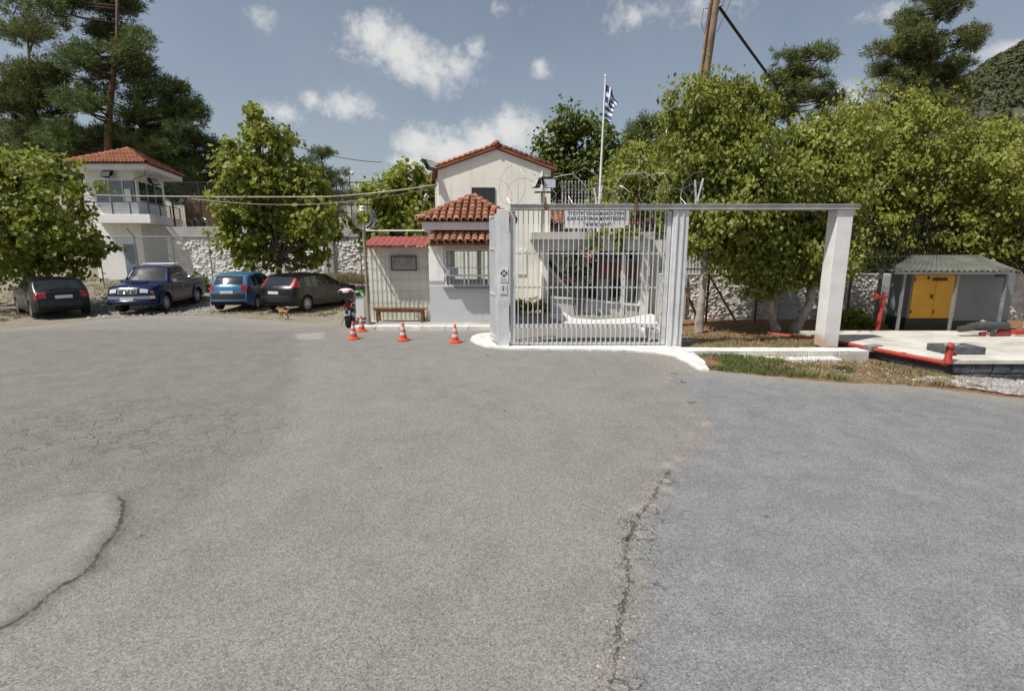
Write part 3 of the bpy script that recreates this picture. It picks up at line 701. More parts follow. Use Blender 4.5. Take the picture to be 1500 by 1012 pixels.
def hip_roof(parent, c4, apex, alone, w=.125, L=.44, gap=.255, course=.35, faces=(0, 1, 2, 3), th=.05):
    """c4: eave corners anticlockwise from front-left; apex: one point or two ridge ends"""
    c4 = [Vector(c) for c in c4]; ap = [Vector(a) for a in apex]
    m = MB(); vs = c4 + ap; k = len(ap)
    if k == 1: fs = [(0, 1, 4), (1, 2, 4), (2, 3, 4), (3, 0, 4), (3, 2, 1, 0)]; tops = [4, 4, 4, 4]
    m.add(vs, fs); m.build('roof_deck', TILEDK, parent)
    T = Tiler(parent, alone, w, L)
    for i in faces:
        a, b = c4[i], c4[(i + 1) % 4]; t = ap[0]; u = (b - a).normalized(); up = (t - a) - u * (t - a).dot(u)
        hgt = up.length; up = up.normalized(); pu = (t - a).dot(u)
        T.face(a - up * .06, u, up, [(0, 0), ((b - a).length, 0), (pu + .08, hgt), (pu - .08, hgt)], gap, course)
    for i in range(4): T.line(c4[i] + Vector((0, 0, .05)), ap[0] + Vector((0, 0, .05)), 1, course)
    T.done()

# ------------------------------------------------------------------ watchtower
SK = -.27
tw = thing('watchtower', (XA(170, 400, 32), 32, .75), 'white two-storey watchtower with a red tiled roof and glazed lookout', 'tower')
def tsolve(px, py, x0, Y0):
    k = XA(px, py, 1.0); return (x0 - k * Y0) / (k - SK)
def para(x0, x1, Y0, t): return [(x0, Y0), (x1, Y0), (x1 + SK * t, Y0 + t), (x0 + SK * t, Y0 + t)]
BY = 30.8; bx0 = XA(134, 330, BY); bx1 = XA(206, 330, BY); bt = tsolve(247, 330, bx1, BY)
RYt = 30.0; rx0 = XA(93, 243, RYt); rx1 = XA(214, 243, RYt); rt = tsolve(267, 262, rx1, RYt)
sx0 = XA(136, 320, RYt); sx1 = XA(220, 320, RYt); st = tsolve(268, 330, sx1, RYt)
zs0, zs1 = ZA(327, RYt), ZA(314, RYt); ze0, ze1 = ZA(248, RYt), ZA(240, RYt)
TB = para(bx0, bx1, BY, bt)
MB().prism(TB, .2, zs0).build('lower_wall', OFFWHITE, tw, bevel=.02)
MB().prism(para(sx0, sx1, RYt, st), zs0 + .003, zs1).build('balcony_slab', OFFWHITE, tw, bevel=.015)
MB().prism(para(bx0 + .01, bx1 - .01, BY + .01, bt - .02), zs1 + .003, ze0 + .02).build('lookout_wall', WHITE, tw, bevel=.01)
MB().prism(para(rx0, rx1, RYt, rt), ze0 + .024, ze1).build('fascia', WHITE, tw, bevel=.01)
RP = para(rx0 - .08, rx1 + .08, RYt - .1, rt + .2); ctr = sum((Vector((*p, 0)) for p in RP), Vector()) / 4
hip_roof(tw, [(*p, ze1 + .03) for p in RP], [(ctr.x + .5, ctr.y - .3, ZA(221, ctr.y))], False, .10, .36, .215, .3)
TGL = pm('tower_glass', (.10, .13, .16), .08, .1, .7, 3, 0, spec=.8)
def window(parent, o, d, w, h, n, glass=GLASS, fr=WHITE, depth=.05, bar=.06, horiz=0):
    """window whose lower-left corner is o, running along unit d, facing d x z outward (towards the viewer)"""
    d = Vector(d).normalized(); z = Vector((0, 0, 1)); nrm_ = d.cross(z); o = Vector(o); M = Matrix((d, nrm_, z)).transposed()
    fm = MB(); c = lambda a, b, q: o + d * a + z * b + nrm_ * q
    for a, b, ww, hh_ in [(w / 2, bar / 2, w, bar), (w / 2, h - bar / 2, w, bar), (bar / 2, h / 2, bar, h - 2 * bar - .004), (w - bar / 2, h / 2, bar, h - 2 * bar - .004)]:
        fm.box(c(a, b, depth / 2 + .003), (ww, depth, hh_), M=M)
    for i in range(1, n): fm.box(c(w * i / n, h / 2, depth / 2 + .001), (bar * .8, depth - .01, h - 2 * bar - .006), M=M)
    for i in range(1, horiz + 1): fm.box(c(w / 2, h * i / (horiz + 1), depth / 2 - .001), (w - 2 * bar - .006, depth - .02, bar * .7), M=M)
    f = fm.build('window', fr, parent)
    for i in range(n):
        MB().box(c(w * (i + .5) / n, h / 2, .012), (w / n - .01, .02, h - bar), M=M).build('pane', glass, f)
    return f
zw0, zw1 = ZA(297, BY), ZA(263, BY)
window(tw, (XA(139.5, 280, BY), BY + .008, zw0), (1, 0, 0), XA(201, 280, BY) - XA(139.5, 280, BY), zw1 - zw0, 3, TGL)
dv = Vector((SK, 1, 0)).normalized(); ang = math.atan2(dv.y, dv.x)
pr = Vector((bx1 - .008, BY, 0)) + dv * .25
window(tw, (pr.x, pr.y, zw0), dv, bt * .86, zw1 - zw0, 3, GLASS)
MB().bb(XA(183, 280, BY), XA(192, 280, BY), BY - .06, BY - .05, ZA(296, BY), ZA(277, BY)).build('paper_sheet', WHITE, tw)
DOORB = pm('blue_grey_door', (.16, .20, .25), .5, .08, 2, 30, .1)
dr = MB().bb(XA(185, 390, BY), XA(203, 390, BY), BY - .03, BY + .02, .78, ZA(358, BY)).build('door', DOORB, tw, bevel=.008)
MB().bb(XA(201, 390, BY), XA(202, 390, BY), BY - .09, BY - .03, 1.75, 1.85).build('handle', GALV, dr)
# railing round the balcony
RAILB = pm('railing_paint', (.05, .075, .11), .5, .1, 4, 30, .05)
zr = ZA(296, RYt); 
def rail_run(a, b, n):
    a = Vector(a); b = Vector(b)
    for i in range(n):
        p = a.lerp(b, i / (n - 1)); MB().bb(p.x - .025, p.x + .025, p.y - .025, p.y + .025, zs1, zr).build('rail_post', RAILB, tw)
    for k in range(5):
        z = zs1 + .12 + (zr - zs1 - .12) * k / 4; MB().bar((a.x, a.y, z), (b.x, b.y, z), .05 if k == 4 else .022).build('rail', RAILB, tw)
rail_run((sx0 + .1, RYt + .1, 0), (sx1 - .1, RYt + .1, 0), 4)
rail_run((sx1 - .1, RYt + .12, 0), (sx1 - .1 + SK * (st - .2), RYt + st - .1, 0), 4)
def floodlight(name, loc, rz, tilt, parent=None, label=None, sc=1., cat='floodlight', group=None):
    M = Matrix.Translation(loc) @ Matrix.Rotation(rz, 4, 'Z') @ Matrix.Rotation(tilt, 4, 'X') @ Matrix.Scale(sc, 4)
    b = MB(); b.add([M @ Vector(p) for p in [(-.2, -.07, -.15), (.2, -.07, -.15), (.2, -.07, .15), (-.2, -.07, .15), (-.11, .1, -.09), (.11, .1, -.09), (.11, .1, .09), (-.11, .1, .09)]],
                    [(4, 5, 6, 7), (0, 1, 5, 4), (1, 2, 6, 5), (2, 3, 7, 6), (3, 0, 4, 7), (0, 3, 2, 1)])
    b.add([M @ Vector(p) for p in [(-.23, .0, -.02), (.23, .0, -.02), (.23, .04, -.02), (-.23, .04, -.02), (-.23, 0, .24), (.23, 0, .24), (.23, .04, .24), (-.23, .04, .24)]], [(0, 1, 5, 4), (3, 7, 6, 2), (4, 5, 6, 7), (0, 4, 7, 3), (1, 2, 6, 5)])
    if parent is None:
        root = thing(name, loc, label, cat, group); h = b.build('housing', BLACKPLAST, root)
    else: root = parent; h = b.build(name, BLACKPLAST, root)
    g = MB().add([M @ Vector(p) for p in [(-.18, -.074, -.13), (.18, -.074, -.13), (.18, -.074, .13), (-.18, -.074, .13)]], [(0, 1, 2, 3)])
    g.build('lens', GLASSL, h); return root
GLASSL = pm('lamp_glass', (.45, .47, .50), .15, .05, 3, 30, 0)
floodlight('floodlight', (XA(162, 257, BY), BY - .3, ZA(257, BY)), 0, R(-30), None, 'black floodlight under the front eave of the watchtower', 1.3, group=None)
pq = Vector((bx1, BY, 0)) + dv * (bt * .5); floodlight('floodlight', (pq.x + .3, pq.y, ZA(268, pq.y)), R(75), R(-30), None, 'black floodlight under the side eave of the watchtower', 1.3)
tag(MB().tube([(rx1 - .3, RYt + .3, ze0), (rx1 - .45, RYt + .5, ze0 - .25), (bx1 - .05, BY - .04, ze0 - .45), (bx1 - .05, BY - .04, ze0 - 1.2)], .02, 6).build('drain_pipe', DARKMETAL, tw))

# ------------------------------------------------------------------ two-storey gabled building
MYF = 21.5; mx0 = XA(642, 255, MYF); mx1 = XA(807, 250, MYF); SKM = -.17; ML = 15.
zE = ZA(249, MYF); zRd = ZA(219, MYF); xR = XA(727, 215, MYF)
mbd = thing('gabled_building', (xR, MYF, 0), 'cream two-storey building with a tiled gable behind the guardhouse', 'building')
def gpoly(dx, y, z0): return [(mx0 + dx, y, z0), (mx1 + dx, y, z0), (mx1 + dx, y, zE), (xR + dx, y, zRd), (mx0 + dx, y, zE)]
m = MB(); a = gpoly(0, MYF, -.2); b = gpoly(SKM * ML, MYF + ML, -.2); m.add(a + b, [(0, 1, 2, 3, 4), (9, 8, 7, 6, 5), (0, 5, 6, 1), (1, 6, 7, 2), (2, 7, 8, 3), (3, 8, 9, 4), (4, 9, 5, 0)])
m.build('wall', CREAM, mbd)
ov = .13; side_ov = .22; pit = (zRd - zE) / (xR - mx0)
for sg, xe in ((-1, mx0), (1, mx1)):
    e = xe + sg * side_ov; ze_ = zRd - (zRd - zE) * abs(e - xR) / abs(xe - xR); y0, y1 = MYF - ov, MYF + ML + .3
    P = lambda x, y, z: (x + SKM * (y - MYF), y, z)
    m = MB().add([P(e, y0, ze_ + .03), P(xR, y0, zRd + .03), P(xR, y1, zRd + .03), P(e, y1, ze_ + .03), P(e, y0, ze_ + .12), P(xR, y0, zRd + .12), P(xR, y1, zRd + .12), P(e, y1, ze_ + .12)],
                 [(0, 1, 2, 3), (4, 7, 6, 5), (0, 4, 5, 1), (1, 5, 6, 2), (2, 6, 7, 3), (3, 7, 4, 0)])
    m.build('roof', TILEDK, mbd)
    # verge tiles one by one, then the rest of the slope as ribs
    T = Tiler(mbd, True, .11, .40); n = 12
    for i in range(n):
        q = i / n; p = Vector(P(e + (xR - e) * q, y0 + .09, ze_ + (zRd - ze_) * q + .13)); up = Vector((xR - e, 0, zRd - ze_)); T.put(p, up.cross(Vector((0, 0, 1))) * 1 if sg < 0 else up.cross(Vector((0, 0, 1))), up)
    m = MB(); k = 0
    while k * .25 + .35 < ML:
        yy = y0 + .35 + k * .25; a = Vector(P(e, yy, ze_ + .13)); b = Vector(P(xR, yy, zRd + .13)); m.tube([a, b], .1, 6); k += 1
    stuff(m.build('roof_tiles', TILE, mbd, smooth=True))
MB().tube([(xR - SKM * ov, MYF - ov - .05, zRd + .2), (xR + SKM * ML, MYF + ML, zRd + .2)], .13, 8).build('ridge_tiles', TILE, mbd, smooth=True)
window(mbd, (XA(691, 285, MYF), MYF - .002, ZA(302, MYF)), (1, 0, 0), XA(725, 285, MYF) - XA(691, 285, MYF), ZA(275, MYF) - ZA(302, MYF), 2, GLASS, DARKMETAL, .04, .05)
dm = Vector((SKM, 1, 0)).normalized()
for t in (1.0, 3.2, 6.0):
    p = Vector((mx0, MYF, 0)) + dm * (t + .9)
    window(mbd, (p.x, p.y, 4.1), -dm, .9, 1.3, 1, GLASS, WHITE, .06)
MB().tube([(mx1 - .35, MYF - .04, 2.9), (mx1 - .35, MYF - .04, zE - .05)], .035, 6).build('drain_pipe', OFFWHITE, mbd)
floodlight('floodlight', (mx0 - .28, MYF - .2, zE + .12), R(60), R(-35), None, 'dark floodlight on the left eave of the gabled building', 1.3)
# lower wall panel and vent box right of the guardhouse
MB().bb(XA(757, 380, MYF), XA(771, 380, MYF), MYF - .05, MYF - .002, ZA(402, MYF), ZA(366, MYF)).build('wall_panel', OFFWHITE, mbd)

# ------------------------------------------------------------------ guardhouse
KY = 16.9; kx0 = XA(629, 420, KY); kx1 = -.36
kz0 = .12; zF0, zF1 = ZA(337, 16.5), ZA(325, 16.5)
kh = thing('guardhouse', (-1.6, KY, .115), 'small white guardhouse with barrel-tiled roof and barred window beside the gate', 'guardhouse')
MB().bb(kx0, kx1, KY, 19.2, kz0, ZA(420, KY)).build('lower_wall', GREYPAINT, kh)
wz0, wz1 = ZA(420, KY) + .003, ZA(364, KY)
wx0 = XA(650, 390, KY)
MB().bb(kx0, wx0, KY - .003, 19.2, wz0, zF0 + .05).build('wall', OFFWHITE, kh)
MB().bb(wx0 + .003, kx1, KY - .002, KY + .2, wz1, zF0 + .05).build('lintel', OFFWHITE, kh)
PGR = pm('pale_green_room', (.62, .65, .48), .8, .05); MB().bb(wx0 + .003, kx1, 19.0, 19.2, wz0, wz0 + .12).bb(wx0 + .003, kx1, 19.0, 19.2, wz1 - .1, zF0 + .05).bb(wx0 + .003, wx0 + .12, 19.0, 19.2, wz0 + .121, wz1 - .101).bb(wx0 + .95, wx0 + 1.1, 19.0, 19.2, wz0 + .121, wz1 - .101).build('back_wall', PGR, kh)
MB().bb(wx0 + .003, kx1, KY + .203, 18.94, zF0 - .08, zF0 + .04).build('ceiling', OFFWHITE, kh)
MB().bb(kx1 + .003, kx1 + .12, KY, 19.2, kz0, zF0 + .05).build('side_wall', OFFWHITE, kh)
CLEAR = pm('clear_glass', (.9, .95, .95), .03, .02, 3, 30, 0); CLEAR.node_tree.nodes['Principled BSDF'].inputs['Transmission Weight'].default_value = .9; CLEAR.node_tree.nodes['Principled BSDF'].inputs['IOR'].default_value = 1.05
fm = MB(); ww = kx1 - wx0
for q in (0.03, .36, .43, .70, .78, .985): fm.bb(wx0 + ww * q - .03, wx0 + ww * q + .03, KY - .04, KY + .04, wz0, wz1)
for z in (wz0 + .03, wz0 + .36, wz1 - .03): fm.bb(wx0 + .01, kx1 - .01, KY - .037, KY + .037, z - .03, z + .03)
f = fm.build('window', WHITE, kh)
for a, b in ((.03, .36), (.43, .70), (.78, .985)):
    MB().bb(wx0 + ww * a + .02, wx0 + ww * b - .02, KY + .005, KY + .015, wz0 + .4, wz1 - .05).build('pane', CLEAR, f)
    MB().bb(wx0 + ww * a + .02, wx0 + ww * b - .02, KY + .005, KY + .015, wz0 + .05, wz0 + .32).build('pane', CLEAR, f)
for i in range(15):
    x = wx0 + .06 + i * (ww - .1) / 14; MB().tube([(x, KY - .09, wz0 - .03), (x, KY - .09, wz1 - .02)], .007, 5).build('bar', GATEWHITE, kh)
for z in (wz0 - .02, wz0 + .62, wz1 - .03): MB().bb(wx0, kx1, KY - .10, KY - .08, z - .012, z + .012).build('bar_rail', GATEWHITE, kh)
MB().bb(wx0 - .03, kx1, KY - .12, KY - .01, wz0 - .06, wz0 - .005).build('sill', pm('grey_sill', (.2, .2, .21), .7, .1), kh)
# small things seen through the window: desk, paper, cabinet
MB().bb(wx0 + .1, kx1 - .1, KY + .35, KY + .95, .75, .82).build('desk', WOOD, kh)
sg_ = MB().bb(XA(652, 395, KY), XA(660, 395, KY), KY - .06, KY - .05, ZA(404, KY), ZA(394, KY)).build('notice', WHITE, kh)
MB().bb(XA(661, 395, KY), XA(671, 395, KY), KY + .02, KY + .03, ZA(403, KY), ZA(392, KY)).build('notice', pm('blue_paper', (.45, .52, .6), .7), kh)
# main hip roof, tiles one by one
ex0 = XA(612, 330, 16.45); ex1 = .05
MB().bb(ex0 + .12, ex1 - .12, 16.5, 19.55, zF0, zF1).build('fascia', pm('lilac_white_paint', (.68, .65, .65), .7, .05), kh, bevel=.01)
ap = (XA(693, 286, 18.0), 18.0, ZA(290, 18.0))
hip_roof(kh, [(ex0, 16.4, zF1 + .02), (ex1, 16.4, zF1 + .02), (ex1, 19.65, zF1 + .02), (ex0, 19.65, zF1 + .02)], [ap], True, .105, .38, .222, .28, faces=(0, 1, 3))
# tiled awning over the window
AWY = 16.2; az0 = ZA(357, AWY); az1 = az0 + .30; awx0 = XA(627, 358, AWY); aw_y1 = KY - .01
m = MB().add([(awx0, AWY, az0), (kx1 + .1, AWY, az0), (kx1 + .1, aw_y1, az1), (awx0, aw_y1, az1), (awx0, AWY, az0 - .07), (kx1 + .1, AWY, az0 - .07), (kx1 + .1, aw_y1, az1 - .07), (awx0, aw_y1, az1 - .07)],
             [(0, 1, 2, 3), (4, 7, 6, 5), (0, 4, 5, 1), (1, 5, 6, 2), (2, 6, 7, 3), (3, 7, 4, 0)])
awn = m.build('awning', WOOD, kh)
T = Tiler(kh, True, .105, .38); up = Vector((0, aw_y1 - AWY, az1 - az0)); sl = up.length
T.face((awx0, AWY - .05, az0 + .015), (1, 0, 0), up, [(0, 0), (kx1 + .1 - awx0, 0), (kx1 + .1 - awx0, sl + .1), (0, sl + .1)], .222, .25)
MB().bar((awx0 + .08, AWY + .1, az0 - .06), (awx0 + .22, KY - .02, az0 - .55), .06, .05).build('bracket', WHITE, kh)

# ------------------------------------------------------------------ waiting shelter of corrugated sheet
PAINTSHEET = pm('cream_sheet', (.62, .62, .54), .6, .08, 1, 30, .08, dirt=(.25, .24, .18), damt=.4, streak=((.30, .29, .22), .35))
CY = 17.45; cx0 = XA(541, 420, CY); cz1 = ZA(362, CY)
sh = thing('waiting_shelter', (-3.9, CY, .115), 'cream corrugated sheet wall with a narrow red metal roof above a bench', 'shelter')
m = MB(); pts = []; x = cx0; per = .152; pr_ = [(0, 0), (.055, 0), (.07, -.017), (.115, -.017), (.13, 0)]
while x < kx0 - .02:
    for a, b in pr_:
        if x + a < kx0: pts.append((x + a, CY + b))
    x += per
rows = [.14, 2.0, cz1]
m = MB(); n = len(pts)
m.add([(p[0], p[1], z) for z in (.13, cz1) for p in pts], [(i, i + 1, n + i + 1, n + i) for i in range(n - 1)])
m.build('corrugated_sheet', PAINTSHEET, sh)
for k in range(1, 6):
    z = ZA(360 + k * 16.5, CY); MB().bb(cx0, kx0, CY - .024, CY - .019, z - .004, z + .004).build('seam', pm('seam_rust', (.33, .31, .24), .9), sh)
MB().bb(cx0 + .05, kx0, CY + .03, CY + .1, .13, .33).build('base_plate', GREYPAINT, sh)
REDSHEET = pm('red_metal_tile', (.27, .065, .062), .5, .14, 4, 40, .1, dirt=(.2, .08, .07), damt=.3, dscale=5)
# pressed metal tile roof: stepped courses and waves
rx0_, rx1_ = XA(533, 355, 16.85), XA(626, 355, 16.85); z0_, z1_ = ZA(361, 16.85), ZA(361, 16.85) + .30; y0_, y1_ = 16.85, 17.75
xs = np.arange(rx0_, rx1_ + .01, .045); vs_ = np.linspace(0, 1, 22)
XX, VV = np.meshgrid(xs, vs_); step = (VV * 3.001) % 1.0
ZZ = z0_ + (z1_ - z0_) * VV + .014 * np.sin(XX * 2 * np.pi / .19) + .03 * (1 - step)
YY = y0_ + (y1_ - y0_) * VV
i = np.arange(XX.size).reshape(XX.shape); F = np.stack([i[:-1, :-1], i[:-1, 1:], i[1:, 1:], i[1:, :-1]], -1).reshape(-1, 4)
npmesh('roof_sheet', np.stack([XX, YY, ZZ], -1).reshape(-1, 3), F, REDSHEET, sh)
MB().bb(rx0_, rx1_, 16.86, 16.90, z0_ - .07, z0_ - .015).build('gutter_board', REDSHEET, sh)
MB().bar((cx0 - .02, 16.9, z0_ - .03), (cx0 - .02, 17.7, z0_ + .2), .05).build('rafter', WOOD, sh)
POSTW = pm('rusty_post', (.30, .24, .19), .8, .2, 5, 40, .3, dirt=(.25, .11, .05), damt=.7, dscale=3)
pp = thing('shelter_post', (XA(540, 476, 16.35), 16.35, 0), 'rust-streaked round post with a flared foot at the corner of the shelter', 'post')
xx = XA(540, 470, 16.35); MB().lathe([(.10, 0.0), (.09, .12), (.055, .55), (.05, 2.9), (.05, ZA(322, 16.35))], (xx, 16.35, -.05), 12).build('shaft', POSTW, pp, smooth=40)
MB().tube([(xx, 16.35, ZA(338, 16.35)), (XA(622, 337, 16.35), 16.35, ZA(338, 16.35))], .022, 6).build('arm', WHITE, pp)
rl = thing('wire_roll', (xx, 16.3, ZA(320, 16.3)), 'round bundle of razor wire hanging on the rusty shelter post', 'razor wire')
for i in range(9):
    rr = .36 - .014 * i + rnd.uniform(-.02, .02); dx, dy, dz = rnd.uniform(-.03, .05), rnd.uniform(-.12, .12), rnd.uniform(-.03, .03); tl = rnd.uniform(-.35, .35)
    MB().tube([(xx + .03 + dx + rr * math.cos(t * .3142), 16.3 + dy + rr * math.sin(t * .3142) * tl, ZA(320, 16.3) + dz + rr * math.sin(t * .3142)) for t in range(21)], .007, 4, cap=False).build('wire_loop', RAZOR, rl)
# notice board
NBY = CY - .06; nb = thing('notice_board', (XA(591, 386, NBY), NBY, ZA(386, NBY)), 'dark framed notice board with lines of print on the corrugated wall', 'notice board')
n0, n1, nz0, nz1 = XA(573, 386, NBY), XA(610.5, 386, NBY), ZA(396.5, NBY), ZA(374.5, NBY)
MB().bb(n0 + .02, n1 - .02, NBY - .015, NBY + .01, nz0 + .02, nz1 - .02).build('panel', pm('board_paper', (.30, .275, .265), .7, .06), nb)
fm = MB()
for q in ((n0, n1, nz0, nz0 + .035), (n0, n1, nz1 - .035, nz1)): fm.bb(q[0], q[1], NBY - .035, NBY + .012, q[2], q[3])
for q in ((n0, n0 + .035), (n1 - .035, n1)): fm.bb(q[0], q[1], NBY - .034, NBY + .012, nz0 + .036, nz1 - .036)
fm.build('frame', pm('board_frame', (.045, .05, .055), .5), nb)
INK = pm('ink', (.06, .055, .055), .8, .1); INKR = pm('red_ink', (.36, .10, .09), .8, .1); INKO = pm('orange_ink', (.45, .22, .08), .8, .1)
wB = n1 - n0; hB = nz1 - nz0
for (a, b, v, hgt, mt) in [(.12, .25, .88, .05, INK), (.30, .40, .88, .05, INK), (.48, .86, .88, .05, INK), (.15, .24, .74, .04, INK), (.27, .40, .75, .05, INKO), (.56, .86, .75, .045, INK), (.10, .20, .60, .035, INK), (.28, .36, .58, .09, INKR), (.60, .82, .60, .03, INK), (.10, .22, .49, .03, INK), (.55, .86, .49, .035, INK), (.10, .26, .38, .03, INK), (.38, .50, .38, .05, INKR), (.52, .56, .36, .14, INKR), (.60, .68, .32, .04, INK), (.72, .88, .34, .06, INKR)]:
    MB().bb(n0 + wB * a, n0 + wB * b, NBY - .0175, NBY - .0155, nz0 + hB * (v - hgt / 2), nz0 + hB * (v + hgt / 2)).build('print_line', mt, nb)
# bench
bn = thing('bench', (XA(586, 468, 17.0), 17.0, .115), 'long brown wooden bench against the corrugated shelter wall', 'bench')
b0, b1 = XA(547, 455, 17.0), XA(626, 455, 17.0); sz = ZA(452, 16.9)
MB().add([(b0, 16.8, sz + .02), (b1, 16.8, sz - .005), (b1 - .02, 17.2, sz - .005), (b0 + .02, 17.2, sz + .02), (b0 + .16, 16.84, sz - .11), (b1 - .16, 16.84, sz - .125), (b1 - .16, 17.16, sz - .125), (b0 + .16, 17.16, sz - .11)], [(0, 1, 2, 3), (7, 6, 5, 4), (0, 4, 5, 1), (1, 5, 6, 2), (2, 6, 7, 3), (3, 7, 4, 0)]).build('seat', WOOD, bn, bevel=.008)
for x in (XA(554, 460, 17), XA(619, 460, 17)):
    lg = MB(); lg.bar((x, 16.86, sz - .1), (x + (.01), 16.84, .115), .075, .06); lg.build('leg', WOOD, bn)
    lg = MB(); lg.bar((x, 17.12, sz - .1), (x + (.01), 17.14, .115), .075, .06); lg.build('leg', WOOD, bn)
# ================================================================== GATE
GY_ = 12.95; gz1 = ZA(307, GY_); 
pxl0, pxl1 = XA(728.5, 420, GY_), XA(746, 420, GY_)
NAVY = pm('navy_print', (.03, .04, .12), .5, .05); GREYINK = pm('grey_print', (.30, .30, .32), .7, .05)
PILWHITE = pm('pillar_white', (.60, .61, .62), .65, .08, 1.4, 30, .25, dirt=(.36, .33, .28), damt=.55, dscale=2.2, streak=((.34, .27, .2), .3))
def pillar(x0, x1, label, rusty=False):
    t = thing('gate_pillar', ((x0 + x1) / 2, GY_ + .2, .05), label, 'pillar', 'white gate pillars')
    mt = PILWHITE if not rusty else PILRUST
    MB().bb(x0, x1, GY_, GY_ + .40, .02, gz1 - .004).build('shaft', mt, t, bevel=.012); return t
s = MT('pillar_paint_rust_foot'); a = s.noise(2, 5, .6); sx = s.n('ShaderNodeSeparateXYZ'); s.l(s.tc.outputs['Object'], sx.inputs[0])
wl_ = s.noise(9, 5, .7, off=(2, 2, 2))
ft = s.ss(s.math('ADD', sx.outputs['Z'], s.math('MULTIPLY', wl_, -.5)), .12, -.12); lf = s.ss(s.math('ADD', sx.outputs['X'], s.math('MULTIPLY', wl_, .2)), .05, -.15)
c = s.mix(s.ss(a, .3, .7), (.62, .615, .60), (.72, .72, .71)); c = s.mix(s.math('MULTIPLY', ft, s.math('MULTIPLY_ADD', lf, .6, .25)), c, (.46, .26, .13))
c = s.mix(s.ss(s.noise(1.2, 7, .7), .58, .75, 0, .35), c, (.40, .385, .36))
s.l(c, s.b.inputs['Base Color']); s.b.inputs['Roughness'].default_value = .75; s.bump(s.noise(30, 4, .7), .2, .02); PILRUST = s.m
pl = pillar(pxl0, pxl1, 'left white gate pillar with two small notice plates on its front')
pm0, pm1 = XA(981, 420, GY_), XA(1003.5, 420, GY_)
pillar(pm0, pm1, 'middle white gate pillar where the barred gate ends')
pr0, pr1 = XA(1215, 420, GY_), XA(1238, 420, GY_)
pillar(pr0, pr1, 'free standing right white pillar with a rust stained foot', True)
# plates on the left pillar
def plate(px0, px1, py0, py1, label):
    y = GY_ - .012; x0, x1, z0, z1 = XA(px0, py1, y), XA(px1, py1, y), ZA(py1, y), ZA(py0, y)
    t = thing('notice_plate', ((x0 + x1) / 2, y, z0), label, 'sign'); MB().bb(x0, x1, y - .008, y + .008, z0, z1).build('plate', WHITE, t, bevel=.003); return t, (x0 + x1) / 2, z0, z1, y - .008
def disc(m, cx, cz, y, r, n=24, r0=0., th=.002):
    vs = [(cx + r * math.cos(6.2832 * k / n), y, cz + r * math.sin(6.2832 * k / n)) for k in range(n)]
    if r0:
        vs += [(cx + r0 * math.cos(6.2832 * k / n), y, cz + r0 * math.sin(6.2832 * k / n)) for k in range(n)]
        m.add(vs, [(k, (k + 1) % n, n + (k + 1) % n, n + k) for k in range(n)])
    else: m.add(vs, [tuple(range(n))])
t, cx, z0, z1, y = plate(732, 744.5, 393, 413, 'upper white plate with a dark blue round sign crossed by white')
dm_ = MB(); cz = z1 - .125; disc(dm_, cx, cz, y - .002, .088); dm_.build('roundel', NAVY, t)
cm = MB()
for a in (45, -45): cm.box((cx, y - .0035, cz), (.165, .002, .026), M=Matrix.Rotation(R(a), 3, 'Y'))
cm.build('white_cross', WHITE, t)
for k in range(3): MB().bb(cx - .085, cx + .075 - .03 * (k == 2), y - .003, y - .001, z0 + .03 + .03 * k, z0 + .04 + .03 * k).build('print_line', GREYINK, t)
t, cx, z0, z1, y = plate(732, 742.5, 416.5, 431, 'lower white plate with a ring symbol and a small figure')
dm_ = MB(); cz = z1 - .105; disc(dm_, cx, cz, y - .002, .075, 24, .06); dm_.build('ring', GREYINK, t)
fm = MB(); disc(fm, cx, cz + .035, y - .003, .016, 10); fm.add([(cx - .028, y - .003, cz + .012), (cx + .028, y - .003, cz + .012), (cx + .007, y - .003, cz - .05), (cx - .007, y - .003, cz - .05)], [(0, 1, 2, 3)]); fm.build('figure', NAVY, t)
MB().bb(cx - .07, cx + .06, y - .003, y - .001, z0 + .02, z0 + .03).build('print_line', GREYINK, t)
# beam across the pillars
bmx0, bmx1 = XA(755, 303, GY_), XA(1258, 303, GY_)
gb = thing('gate_beam', (4, GY_ + .2, gz1), 'long grey steel beam with rust spots resting on the white pillars', 'beam')
zb0, zb1 = gz1, gz1 + .125
BEAM = pm('beam_paint', (.42, .42, .41), .6, .12, 2, 30, .15, dirt=(.24, .13, .07), damt=.7, dscale=2.2)
yb0 = GY_ - .06
MB().bb(pxl1 + .02, bmx1, yb0, yb0 + .44, zb1 - .02, zb1).bb(pxl1 + .02, bmx1, yb0, yb0 + .44, zb0, zb0 + .02).bb(pxl1 + .021, bmx1 - .001, yb0 + .03, yb0 + .05, zb0 + .021, zb1 - .021).build('channel', BEAM, gb, bevel=.004)
for px_ in (799, 931):
    x = XA(px_, 300, GY_); MB().bb(x - .035, x + .035, yb0 - .025, yb0 - .001, zb0 - .03, zb1 + .02).bb(x - .02, x + .02, yb0 - .02, yb0 + .02, zb1 + .021, zb1 + .16).build('rusty_bracket', RUST, gb)
x = XA(1022, 300, GY_); 
MB().bar((x, GY_ + .1, zb1), (x - .07, GY_ + .1, zb1 + .58), .035).bar((x, GY_ + .1, zb1 + .02), (x + .13, GY_ + .1, zb1 + .62), .035).build('wire_arm', GATEWHITE, gb)
x = XA(759, 300, GY_); MB().bar((x, GY_ + .1, zb1), (x, GY_ + .1, zb1 + .5), .03).build('wire_arm', GATEWHITE, gb)
x = XA(875, 300, GY_); MB().bar((x, GY_ + .1, zb1), (x - .08, GY_ + .1, zb1 + .4), .04).bar((x + .05, GY_ + .1, zb1), (x + .12, GY_ + .1, zb1 + .45), .035).build('wire_arm', GATEWHITE, gb)
rw_ = thing('razor_wire', (2, GY_, zb1), 'tangled coil of razor wire looping along the gate beam', 'razor wire')
